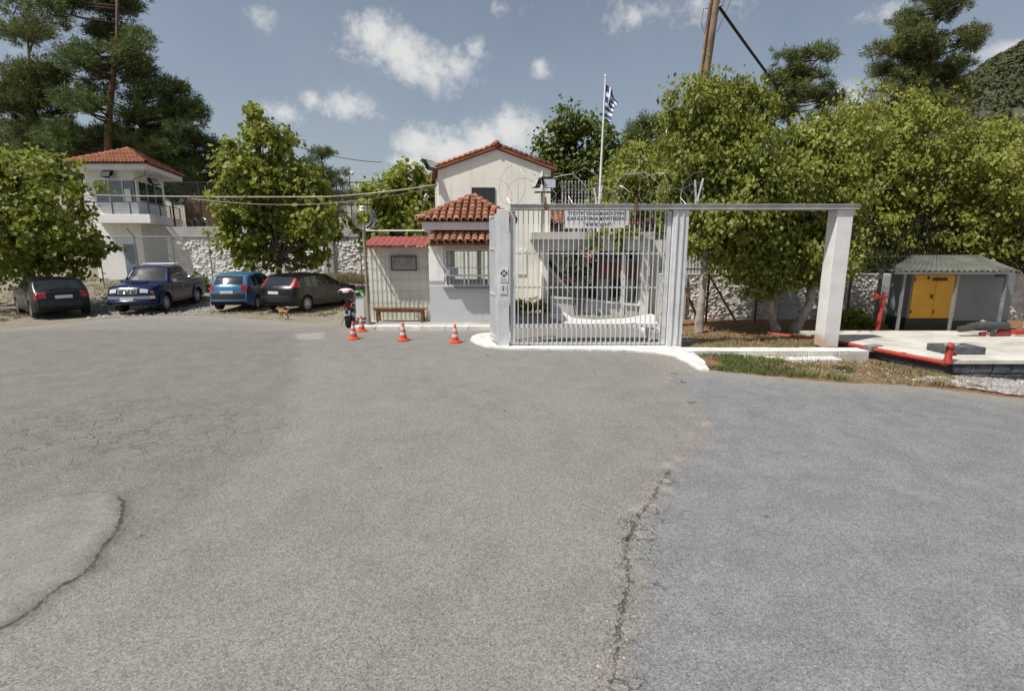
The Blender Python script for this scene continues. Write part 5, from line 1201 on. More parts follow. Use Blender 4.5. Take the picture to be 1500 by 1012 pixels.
# ================================================================== CONES, BIN
ORANGE = pm('cone_orange', (.62, .075, .02), .5, .08, 6, 40, .05, dirt=(.35, .08, .05), damt=.3, dscale=6); REFL = pm('cone_band', (.52, .53, .54), .4, .08, 6, 40, .05)
def make_cone(loc, label, h=.5):
    t = thing('traffic_cone', loc, label, 'traffic cone', 'orange traffic cones')
    m = MB(); m.lathe([(.185, 0), (.185, .025), (.165, .04), (.125, .05)], (0, 0, 0), 8); m.build('base', ORANGE, t, world=False, bevel=.006)
    r = lambda z: .112 - (.112 - .024) * (z / h)
    seg = [(.05, .155, ORANGE, 'cone_body'), (.155, .235, REFL, 'reflective_band'), (.235, .30, ORANGE, 'cone_body'), (.30, .385, REFL, 'reflective_band'), (.385, h, ORANGE, 'cone_tip')]
    for a, b, mt, nm in seg:
        k = .002 if mt is REFL else 0; MB().lathe([(r(a) + k, a), (r(b) + k, b)] if b < h else [(r(a), a), (r(b), b - .01), (r(b) * .6, b)], (0, 0, 0), 18).build(nm, mt, t, world=False, smooth=40)
    return t
cones = [((518, 496.5), 'orange and white traffic cone standing just in front of the motorcycle'), ((530, 485.5), 'orange and white traffic cone at the foot of the rusty shelter post'), ((591, 498.5), 'orange and white traffic cone in front of the bench'), ((667, 501.5), 'orange and white traffic cone in front of the guardhouse, nearest the gate')]
for i, ((a, b), lb) in enumerate(cones):
    p = G(a, b); p.z = Hf(p.x, p.y) + .004
    if i == 0: cone0 = make_cone(p, lb)
    else:
        c = cone0.copy(); COL.objects.link(c); c.location = p; c['label'] = lb; c.rotation_euler.z = i * .7
        for ch in list(cone0.children): twin(ch, c)
bnp = G(528, 466); bp = Vector((bnp.x, bnp.y, 0))
bi = thing('litter_bin', bp, 'white waste bin with a green lid behind the motorcycle', 'bin')
MB().box((bp.x, bp.y, .43), (.44, .44, .80), taper=1.06).build('body', WHITE, bi, bevel=.02)
LIDG = pm('green_lid', (.08, .34, .05), .45, .08)
MB().add([(bp.x - .26, bp.y - .26, .832), (bp.x + .26, bp.y - .26, .832), (bp.x + .26, bp.y + .26, .832), (bp.x - .26, bp.y + .26, .832), (bp.x - .20, bp.y - .16, 1.02), (bp.x + .16, bp.y - .16, 1.03), (bp.x + .2, bp.y + .2, .96), (bp.x - .2, bp.y + .2, .96)], [(0, 1, 5, 4), (1, 2, 6, 5), (2, 3, 7, 6), (3, 0, 4, 7), (4, 5, 6, 7), (3, 2, 1, 0)]).build('lid', LIDG, bi, bevel=.015)
MB().bb(bp.x - .13, bp.x + .10, bp.y - .275, bp.y - .225, .86, .96).build('opening', BLACKPLAST, bi)
# ================================================================== TREES
LEAFA = island_mat('catalpa_leaf', [(.22, .26, .042), (.29, .32, .055), (.36, .37, .085), (.24, .275, .042), (.42, .38, .13)], .5, .48)
LEAFB = island_mat('walnut_leaf', [(.20, .24, .042), (.27, .295, .056), (.35, .35, .095), (.22, .25, .042), (.40, .35, .13)], .45, .46)
LEAFC = island_mat('olive_leaf', [(.235, .265, .048), (.305, .32, .062), (.385, .375, .098), (.25, .272, .05), (.42, .33, .12)], .5, .46)
LEAFD = island_mat('dark_leaf', [(.11, .155, .032), (.15, .195, .04), (.20, .235, .055)], .55, .4)
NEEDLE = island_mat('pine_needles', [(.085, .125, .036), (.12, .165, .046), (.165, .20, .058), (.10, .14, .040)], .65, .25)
NEEDLEG = island_mat('sunlit_pine_needles', [(.10, .13, .040), (.14, .165, .050), (.185, .20, .066)], .65, .25)  # sunlight put into the colour: a lighter copy of the pine needles

LEAF_V = np.array([(0, 0, 0), (.42, .30, .10), (.36, .68, .06), (0, 1.0, -.10), (-.36, .68, .06), (-.42, .30, .10), (0, .5, -.03)])
LEAF_F = np.array([(0, 1, 6), (1, 2, 6), (2, 3, 6), (3, 4, 6), (4, 5, 6), (5, 0, 6)])
def unit(v): return v / np.maximum(1e-9, np.linalg.norm(v, axis=1))[:, None]
def lobes_world(lobes, Y, dspread=.5):
    out = []
    for L in lobes:
        px, py, rx, ry = L[:4]; dz = L[4] if len(L) > 4 else rnd.uniform(-1, 1) * dspread
        c = D(px, py, Y + dz); k = (c - Vector((0, 0, CAMZ))).length / FPX * .93
        rx, ry = rx * k, ry * k; out.append((np.array(c), np.array((rx, (rx + ry) * .5 * .95, ry))))
    return out
def leaves(name, lobes, n, size, mat, parent, droop=.5, clump=.34, fill=.55):
    wfac = .74 if mat in (LEAFB, LEAFC) else 1.0
    """leaf blades in hanging sprays spread through ellipsoidal boughs"""
    vol = np.array([(r[0] * r[1] * r[2]) ** .72 for _, r in lobes]); cnt = np.maximum(60, (1.45 * n * vol / vol.sum()).astype(int))
    C_, Nn = [], []
    for (c, r), k in zip(lobes, cnt):
        nc = max(6, k // 42); d = unit(nr.normal(size=(nc, 3))); d[:, 2] = d[:, 2] * .9 + .08
        rad = (fill ** 3 + (1 - fill ** 3) * nr.random(nc)) ** (1 / 3) * (1 + .16 * nr.normal(size=nc) * (nr.random(nc) < .4) + .34 * nr.random(nc) * (nr.random(nc) < .10))
        cc = c + d * rad[:, None] * r
        w = nr.integers(0, nc, k)
        sp = clump * 1.15 * (0.5 + 1.0 * nr.random(nc) ** 1.5); off = nr.normal(size=(k, 3)) * (sp[w] * .55)[:, None]; off[:, 2] *= .75
        C_.append(cc[w] + off); Nn.append(unit(d[w] + .5 * nr.normal(size=(k, 3)) + np.array((0, 0, .35))))
    Cc = np.concatenate(C_); N = np.concatenate(Nn); m = len(Cc)
    # blade direction: outward and drooping
    hk = 1.0 if droop < .45 else .5
    T = unit(np.c_[hk * N[:, :2] + .6 * nr.normal(size=(m, 2)), -droop * 1.5 + .45 * nr.normal(size=m)])
    B = unit(np.cross(T, N + 1e-4)); N2 = np.cross(B, T)
    sz = size * (.42 + .62 * nr.random(m) + .25 * nr.random(m) ** 4); wd = (.8 + .35 * nr.random(m)) * wfac
    L = LEAF_V[None] * sz[:, None, None]
    V = Cc[:, None] + L[..., 0:1] * wd[:, None, None] * B[:, None] + L[..., 1:2] * T[:, None] + L[..., 2:3] * N2[:, None]
    F = (LEAF_F[None] + (np.arange(m) * 7)[:, None, None]).reshape(-1, 3)
    o = npmesh(name, V.reshape(-1, 3), F, mat, parent); return o
def limbs(base, fork, lobes, r0, parent, mat, seed=0, name='trunk', bend=.15):
    g = random.Random(seed); m = MB(); base = Vector(base); fork = Vector(fork); mid = base.lerp(fork, .5) + Vector((g.uniform(-1, 1), g.uniform(-1, 1), 0)) * bend
    m.tube([base - Vector((0, 0, .2)), base + Vector((0, 0, .05)), base.lerp(mid, .35), mid, fork], [r0 * 1.5, r0 * 1.25, r0, r0 * .86, r0 * .72], 10)
    m.build(name, mat, parent, smooth=True)
    m = MB()
    for c, r in lobes:
        c = Vector(c); e = c + Vector((0, 0, float(r[2]) * .3)); k = fork.lerp(e, .5) + Vector((g.uniform(-.3, .3), g.uniform(-.3, .3), g.uniform(-.25, .1)))
        m.tube([fork.lerp(mid, .1 * g.random()), fork.lerp(k, .5) + Vector((g.uniform(-.1, .1), 0, .08)), k, e], [r0 * .5, r0 * .4, r0 * .3, r0 * .1], 7)
        for _ in range(3):
            dd = Vector((g.uniform(-1, 1) * r[0], g.uniform(-1, 1) * r[1], g.uniform(-.6, .9) * r[2])); m.tube([k.lerp(e, g.random() * .7), c + dd * .5, c + dd * .9], [r0 * .2, r0 * .13, r0 * .04], 5)
    m.build('branches', mat, parent, smooth=True)
def broadleaf(nm, Y, base, fork, lob, n, size, mat, label, r0=.14, bark=BARK, dsp=.6, group=None, droop=.5, clump=.34, extra=None):
    b = D(*base, Y); b.z = Hf(b.x, b.y); f = D(*fork, Y) if isinstance(fork, tuple) else fork
    t = thing(nm, b, label, 'tree', group); L = lobes_world(lob, Y, dsp)
    limbs(b, f, L, r0, t, bark, seed=int(base[0])); leaves('crown', L, n, size, mat, t, droop, clump); return t

broadleaf('catalpa_tree', 21.5, (34, 445), (42, 395), [(45, 262, 55, 40), (20, 245, 40, 28), (80, 300, 50, 38), (15, 315, 55, 50), (100, 335, 42, 42), (55, 345, 60, 45), (20, 375, 50, 35), (92, 375, 42, 26), (-30, 300, 60, 70), (-50, 370, 60, 50), (118, 372, 26, 22), (60, 392, 40, 16)], 8800, .235, LEAFA,
          'large-leaved green tree shading the dark car at far left', .2)
broadleaf('catalpa_tree', 24.4, (412, 420), (408, 385), [(374, 182, 24, 24), (392, 205, 30, 28), (356, 232, 26, 26), (372, 262, 46, 32), (425, 258, 38, 30), (455, 285, 28, 28), (352, 298, 30, 30), (400, 308, 52, 36), (462, 322, 36, 30), (355, 338, 34, 30), (405, 350, 46, 26), (468, 352, 26, 24), (364, 375, 26, 20), (425, 372, 34, 20), (366, 172, 14, 14), (380, 392, 16, 10), (470, 376, 14, 10)], 7600, .27, LEAFA,
          'tall large-leaved tree standing between the blue car and the black hatchback', .16, dsp=.7, clump=.36)
broadleaf('catalpa_tree', 26.0, (575, 420), (578, 375), [(598, 262, 34, 22), (572, 285, 34, 26), (610, 292, 34, 32), (548, 318, 34, 24), (590, 325, 46, 30), (535, 335, 18, 14), (622, 330, 24, 40), (536, 278, 14, 10), (560, 352, 40, 18)], 5200, .26, LEAFA,
          'green large-leaved tree behind the guardhouse roof', .14, dsp=.6)
# by the gate
broadleaf('walnut_tree', 15.6, (1023, 487), (1038, 330), [(1048, 142, 52, 28), (1010, 158, 30, 30), (1080, 170, 46, 36), (1030, 195, 58, 36), (1092, 222, 44, 40), (1008, 225, 30, 34), (1048, 258, 60, 40), (1105, 275, 40, 40), (1012, 285, 36, 34), (1068, 318, 56, 36), (1030, 352, 34, 26), (1095, 352, 46, 34), (1060, 380, 30, 18)], 19000, .160, LEAFB,
          'tall walnut tree right of the gate with a limewashed slender trunk', .12, LIMEBARK, .8, None, .75, .30)
broadleaf('walnut_tree', 15.9, (1136, 486), (1130, 420), [(1130, 355, 46, 42), (1100, 385, 34, 30), (1160, 330, 50, 44), (1130, 405, 44, 24), (1165, 378, 36, 30), (1140, 285, 46, 40), (1172, 270, 40, 40), (1118, 425, 26, 10)], 11500, .155, LEAFB,
          'lower dark-leaved tree with a short upright trunk behind the kerb', .12, LIMEBARK, .6, None, .75, .28)
broadleaf('walnut_tree', 16.0, (1165, 486), (1192, 405), [(1205, 345, 42, 44), (1222, 285, 52, 50), (1180, 235, 44, 40), (1230, 380, 34, 28), (1225, 215, 54, 44), (1188, 390, 26, 16)], 11500, .155, LEAFB,
          'tree with a leaning trunk just left of the free standing pillar', .14, LIMEBARK, .6, None, .75, .28)
broadleaf('mulberry_tree', 20.6, (1285, 478), (1285, 400), [(1290, 182, 64, 42), (1235, 215, 52, 44), (1330, 205, 64, 46), (1270, 255, 76, 54), (1340, 275, 66, 52), (1255, 320, 66, 46), (1320, 335, 70, 42), (1275, 375, 44, 32), (1300, 362, 70, 26), (1350, 350, 50, 30), (1265, 385, 40, 26), (1215, 270, 40, 60), (1240, 395, 34, 20)], 21000, .18, LEAFC,
          'broad olive-green tree rising directly above the mossy shelter', .2, BARK, 1.2, None, .6, .36)
broadleaf('mulberry_tree', 19.6, (1425, 478), (1425, 400), [(1445, 226, 52, 36), (1400, 265, 56, 46), (1475, 268, 60, 46), (1420, 320, 62, 46), (1480, 325, 60, 50), (1380, 330, 46, 40), (1450, 360, 76, 30), (1395, 362, 50, 26), (1490, 372, 50, 24), (1540, 250, 70, 60), (1540, 340, 60, 50), (1505, 212, 50, 34)], 20000, .175, LEAFC,
          'broad olive-green tree at the right edge behind the grey cabinet', .2, BARK, 1.2, None, .6, .36)
broadleaf('mulberry_tree', 23.0, (935, 460), (935, 380), [(945, 240, 46, 34), (905, 268, 34, 30), (975, 262, 36, 36), (925, 292, 46, 26), (960, 300, 44, 30), (990, 230, 30, 40), (905, 305, 40, 16), (985, 320, 30, 40)], 9500, .19, LEAFC,
          'bushy green tree behind the gate beam, right of the flagpole', .16, BARK, .8, None, .6, .34)
broadleaf('poplar_tree', 34.0, (845, 420), (845, 330), [(835, 182, 38, 24), (808, 208, 28, 26), (862, 205, 42, 28), (825, 235, 44, 28), (885, 228, 30, 28), (860, 252, 50, 26), (840, 275, 60, 22), (812, 260, 26, 30), (900, 255, 30, 30)], 6500, .27, LEAFD,
          'dense dark green tree behind the bent-tipped picket fence', .24, BARK, 1.4, None, .4, .5)
# creeper hanging over the porch edge, oleander, hedge
cv = thing('climbing_vine', (3, 19.4, 3.0), 'green vine trailing over the edge of the porch roof', 'plant')
leaves('foliage', lobes_world([(870, 348, 8, 14, 0), (872, 362, 7, 14, 0), (910, 345, 10, 12, 0), (908, 362, 7, 14, 0), (890, 340, 30, 5, 0), (925, 338, 22, 7, 0)], 19.35, 0), 900, .12, LEAFA, cv, .9, .1)
MB().tube([(2.6, 19.3, 3.3), D(870, 350, 19.35), D(874, 372, 19.4)], .015, 5).tube([(4.2, 19.4, 3.3), D(908, 350, 19.35), D(908, 374, 19.4)], .015, 5).build('stem', BARK, cv)
ol = thing('oleander_shrub', (2.6, 20.0, .0), 'pink flowering oleander shrub growing beside the porch ramp', 'shrub')
OLE = island_mat('oleander_leaf', [(.055, .08, .035), (.08, .11, .045), (.1, .12, .06)], .5, .15); PINK = island_mat('oleander_flower', [(.55, .16, .25), (.62, .25, .33), (.5, .12, .2)], .7, .2)
Lo = lobes_world([(845, 388, 16, 14, 0), (830, 402, 12, 16, 0), (852, 408, 12, 18, 0), (862, 376, 12, 9, 0)], 19.6, 0)
leaves('foliage', Lo, 520, .15, OLE, ol, .0, .2); stuff(leaves('flowers', Lo, 150, .12, PINK, ol, .0, .12, .9))
m = MB(); 
for k in range(6): m.tube([(2.45 + .05 * k, 19.65, 0), D(830 + 7 * k, 400 - 5 * (k % 2), 19.6)], .02, 5)
m.build('stems', BARK, ol)
hd = thing('low_hedge', (.6, 19.9, 0), 'low yellow-green hedge at the foot of the cream wall inside the gate', 'hedge')
leaves('foliage', lobes_world([(765, 449, 13, 12, 0), (785, 447, 14, 13, 0), (800, 452, 9, 9, 0), (752, 450, 12, 11, 0)], 20.2, 0), 1500, .10, LEAFA, hd, -.6, .12)
m = MB()
for k in range(8): m.tube([(.1 + .16 * k, 20.2, 0), (.1 + .16 * k, 20.15, .35)], .012, 4)
m.build('stems', BARK, hd)
for i, (px, py, Y, lb) in enumerate([(1255, 470, 16.6, 'small yellow-green bush behind the platform, left of the red standpipe'), (285, 415, 26, 'scrubby dark bush on the bank behind the pickup')]):
    p = D(px, py, Y); t = thing('bush', (p.x, Y, Hf(p.x, Y)), lb, 'bush'); L = lobes_world([(px, py, 18, 14, 0), (px + 14, py + 4, 12, 10, 0), (px - 12, py + 5, 10, 8, 0)], Y, 0)
    leaves('foliage', L, 900, .12, LEAFA if i == 0 else LEAFD, t, -.3, .16); MB().tube([(p.x, Y, Hf(p.x, Y) - .05), (p.x, Y, p.z)], .02, 5).tube([(p.x, Y, Hf(p.x, Y) - .05), (p.x + .25, Y, p.z)], .02, 5).build('stems', BARK, t)

# --- pines
PINEBR = pm('pine_branch_bark', (.055, .042, .032), .95, .3, 6, 30, .5)
def needles(name, lobes, per, mat, parent, L=.42, w=.04):
    C_, Dn = [], []
    for c, r in lobes:
        area = (r[0] * r[1] + r[0] * r[2] + r[1] * r[2]); nc = int(max(14, area * per * .95)); L = .36; w = .03
        d = unit(nr.normal(size=(nc, 3)) * np.array((1, 1, .8)) + np.array((0, 0, .15))); rad = .35 + .65 * nr.random(nc) ** .55
        rad *= 1 + .25 * (nr.random(nc) < .12)
        cc = c + d * rad[:, None] * r
        C_.append(cc); Dn.append(unit(d + np.array((0, 0, .45))))
    C0 = np.concatenate(C_); D0 = np.concatenate(Dn); k = 22
    P = np.repeat(C0, k, 0); A = np.repeat(D0, k, 0); n = len(P)
    a = unit(A + .85 * nr.normal(size=(n, 3))); P = P + A * (nr.random((n, 1)) - .5) * L * 1.1 + nr.normal(size=(n, 3)) * L * .32
    side = unit(np.cross(a, nr.normal(size=(n, 3)))); ln = L * (.6 + .7 * nr.random(n))[:, None]
    V = np.stack([P - side * w, P + side * w, P + a * ln], 1).reshape(-1, 3)
    return npmesh(name, V, np.arange(n * 3).reshape(-1, 3), mat, parent)
def pine(Y, trunk, lob, per, mat, label, r0=.2, L=.42, w=.045, dsp=1.2, lean=None):
    pts = [D(a, b, Y) for a, b in trunk]; b = pts[0]; b0 = Vector((b.x, Y, Hf(b.x, Y)))
    t = thing('pine_tree', b0, label, 'tree'); P = [b0 - Vector((0, 0, .4))] + pts if pts[0].z > b0.z + .5 else pts
    n = len(P); MB().tube(P, [r0 * (1 - .75 * i / (n - 1)) for i in range(n)], 9).build('trunk', PINEBARK, t, smooth=True)
    tpx = sum(q[0] for q in trunk) / len(trunk)
    lob = [(*l[:4], abs(rnd.uniform(.6, 1.6) * dsp)) if abs(l[0] - tpx) < (26 if Y == 41 else -1) else l for l in lob]
    Lb = lobes_world(lob, Y, dsp); m = MB(); g = random.Random(int(Y * 10 + trunk[0][0]))
    for c, r in Lb:
        c = Vector(c); z = c.z - float(r[0]) * .35 - .2; best = min(P, key=lambda p: abs(p.z - z))
        for a, bq in zip(P[:-1], P[1:]):
            if a.z <= z <= bq.z: best = a.lerp(bq, (z - a.z) / max(.01, bq.z - a.z))
        m.tube([best, best.lerp(c, .5) - Vector((0, 0, .12)), c], [r0 * .33, r0 * .2, r0 * .1], 6)
        for _ in range(5):
            e = c + Vector((g.uniform(-1, 1) * r[0], g.uniform(-1, 1) * r[1], g.uniform(-.5, .8) * r[2])) * .85; m.tube([best.lerp(c, g.uniform(.5, .95)), e], [r0 * .11, r0 * .03], 4)
    m.build('branches', PINEBR, t, smooth=True)
    needles('crown', Lb, per, mat, t, L, w); return t
def rl_(seed, boxes, n, r, fl=.5):
    """flat pads of needles spread through boxes (px0, py0, px1, py1)"""
    g = random.Random(seed); out = []
    tot = sum((b[2] - b[0]) * (b[3] - b[1]) for b in boxes)
    for b in boxes:
        k = max(1, round(1.25 * n * (b[2] - b[0]) * (b[3] - b[1]) / tot))
        for _ in range(k):
            rr = r * g.uniform(.55, 1.2); out.append((g.uniform(b[0], b[2]), g.uniform(b[1], b[3]), rr, rr * fl * g.uniform(.7, 1.1)))
    return out
pine(41, [(157, 310), (158, 225), (160, 160), (167, 100), (172, 55), (172, -40)], rl_(1, [(105, -40, 200, 20), (130, 20, 205, 75), (165, 60, 200, 95), (85, 70, 140, 130), (80, 120, 145, 215), (110, 205, 150, 260), (65, -10, 110, 22), (140, 90, 155, 200)], 58, 22), 16, NEEDLE, 'tallest pine with a bare reddish trunk behind the watchtower', .36, .55, .05, 2.2)
pine(44, [(75, 300), (62, 230), (48, 150), (40, 50)], rl_(2, [(0, 30, 70, 60), (15, 85, 80, 125), (0, 110, 65, 160), (20, 140, 100, 200), (0, 180, 110, 240), (0, 5, 20, 20)], 44, 21), 16, NEEDLEG, 'pine with wide layered boughs at the top left corner', .3, .55, .05, 2)
pine(43, [(215, 310), (212, 230), (205, 150), (200, 90)], rl_(3, [(185, 85, 225, 120), (195, 105, 262, 150), (185, 140, 280, 180), (180, 175, 270, 225), (255, 150, 300, 168), (190, 215, 280, 260)], 44, 20), 16, NEEDLE, 'spreading pine directly right of the tallest pine', .28, .55, .05, 2)
pine(46, [(292, 300), (288, 240), (282, 190)], rl_(4, [(250, 180, 305, 210), (240, 200, 335, 240), (240, 235, 340, 275), (320, 210, 345, 260)], 30, 18), 16, NEEDLE, 'lower pine leaning over the brown screen beside the tower', .26, .55, .05, 2)
pine(50, [(120, 330), (120, 280), (118, 230)], rl_(5, [(0, 225, 120, 265), (70, 200, 180, 270), (170, 190, 260, 280), (-60, 150, 20, 260)], 46, 26), 13, NEEDLE, 'dark pine filling the gap low behind the watchtower roof', .3, .6, .06, 3)
pine(52, [(310, 320), (310, 280), (312, 250)], rl_(6, [(250, 235, 350, 285), (340, 255, 420, 300), (440, 280, 540, 320), (230, 260, 330, 300)], 34, 22), 13, NEEDLE, 'dark low pine behind the reed screen and middle tree', .25, .6, .06, 3)
pine(54, [(478, 320), (475, 270), (470, 225)], rl_(7, [(455, 222, 485, 240), (445, 240, 500, 265), (445, 262, 505, 290), (465, 218, 475, 226)], 20, 15), 18, NEEDLE, 'small rounded pine far behind the mesh fence', .22, .55, .05, 1.5)
pine(40, [(1142, 330), (1148, 220), (1158, 170), (1172, 110), (1180, 75)], rl_(8, [(1150, 75, 1190, 100), (1195, 70, 1222, 95), (1110, 112, 1165, 135), (1150, 100, 1225, 130), (1165, 130, 1232, 152), (1105, 140, 1150, 160), (1190, 165, 1225, 190), (1120, 160, 1170, 175), (1140, 80, 1160, 90)], 40, 14, .55), 22, NEEDLEG, 'open-crowned pine behind the walnut tree and slanting cable', .22, .5, .045, 1.6)
MB_ = None
pine(46, [(1355, 330), (1352, 200), (1362, 100), (1372, 10), (1374, -30)], rl_(9, [(1350, -20, 1400, 15), (1325, 20, 1395, 50), (1395, -5, 1430, 15), (1275, 62, 1345, 82), (1320, 50, 1420, 95), (1285, 85, 1345, 110), (1340, 95, 1400, 120), (1300, 105, 1385, 150), (1320, 140, 1380, 185), (1410, 45, 1440, 60), (1270, 100, 1300, 112), (1380, 110, 1405, 150)], 60, 17, .55), 20, NEEDLEG, 'tall spreading pine against the sky above the right trees', .28, .55, .045, 2)
pine(42, [(950, 330), (952, 250), (955, 190)], rl_(10, [(935, 175, 975, 195), (920, 190, 990, 225), (925, 220, 1000, 250)], 24, 18, .7), 18, NEEDLEG, 'rounded pine behind the bushy tree right of the flag', .22, .5, .05, 1.5)
pine(44, [(1235, 330), (1240, 200), (1245, 170)], rl_(11, [(1225, 160, 1290, 185), (1195, 185, 1260, 215)], 12, 16, .7), 16, NEEDLEG, 'small pine peeping between the two tall right pines', .2, .5, .05, 1.5)

# --- wooded hill far to the right
hx = np.linspace(60, 900, 90); hy_ = np.linspace(180, 900, 80); X, Y = np.meshgrid(hx, hy_)
def hillz(x, y):
    u = (np.asarray(x) / np.asarray(y)); r_ = np.asarray(y)
    crest = 430 * np.interp(u + .015 * vnoise(x, y, 60), [.2, .45, .6, .72, .805, .86, .92, 1.2, 1.6], [.01, .05, .15, .24, .295, .33, .36, .44, .40])
    return crest * sstep(150, 420, r_) * (1 + .10 * fbm(x, y, 130, 4)) - 3
Z = hillz(X, Y); i = np.arange(X.size).reshape(X.shape)
F = np.stack([i[:-1, :-1], i[:-1, 1:], i[1:, 1:], i[1:, :-1]], -1).reshape(-1, 4)
HILL = pm('hill_scrub', (.065, .068, .036), .95, .25, .02, .3, .0, dirt=(.17, .145, .09), damt=.5, dscale=.03)
struct(npmesh('hill', np.stack([X, Y, Z], -1).reshape(-1, 3), F, HILL, smooth=True))
n = 16000; q = np.c_[nr.uniform(125, 540, n), nr.uniform(165, 460, n)]; u = q[:, 0] / q[:, 1]; q = q[(u > .70) & (u < 1.2)]
q = q[fbm(q[:, 0], q[:, 1], 40, 3) + .62 > nr.random(len(q)) * .5]
sp = unit(np.array([(math.cos(2.4 * k) * math.sqrt(1 - (1 - k / 15) ** 2) if k <= 15 else 0, math.sin(2.4 * k) * math.sqrt(max(0, 1 - (1 - k / 15) ** 2)), 1 - k / 15) for k in range(26)]))
cz = hillz(q[:, 0], q[:, 1]); k = 28; n = len(q)
P = np.repeat(np.c_[q, cz + 2.0], k, 0); d = unit(nr.normal(size=(n * k, 3)) + np.array((0, 0, .2))); rr = np.repeat(1.5 + 1.8 * nr.random(n), k)[:, None]
P = P + d * rr * np.array((1, 1, 1.1)) * (.6 + .4 * nr.random((n * k, 1))); s1 = unit(np.cross(d, nr.normal(size=(n * k, 3)))); s2 = np.cross(d, s1); ts = .55 + .5 * nr.random((n * k, 1))
V = np.stack([P + s1 * ts, P - s1 * ts * .6 + s2 * ts * .8, P - s1 * ts * .6 - s2 * ts * .8], 1).reshape(-1, 3)
HILLT = island_mat('hill_trees', [(.06, .07, .03), (.08, .088, .036), (.105, .105, .045)], .9)
tag(stuff(npmesh('hillside_wood', V, np.arange(len(V)).reshape(-1, 3), HILLT)), 'dense far wood covering the hillside at the right', 'wood')
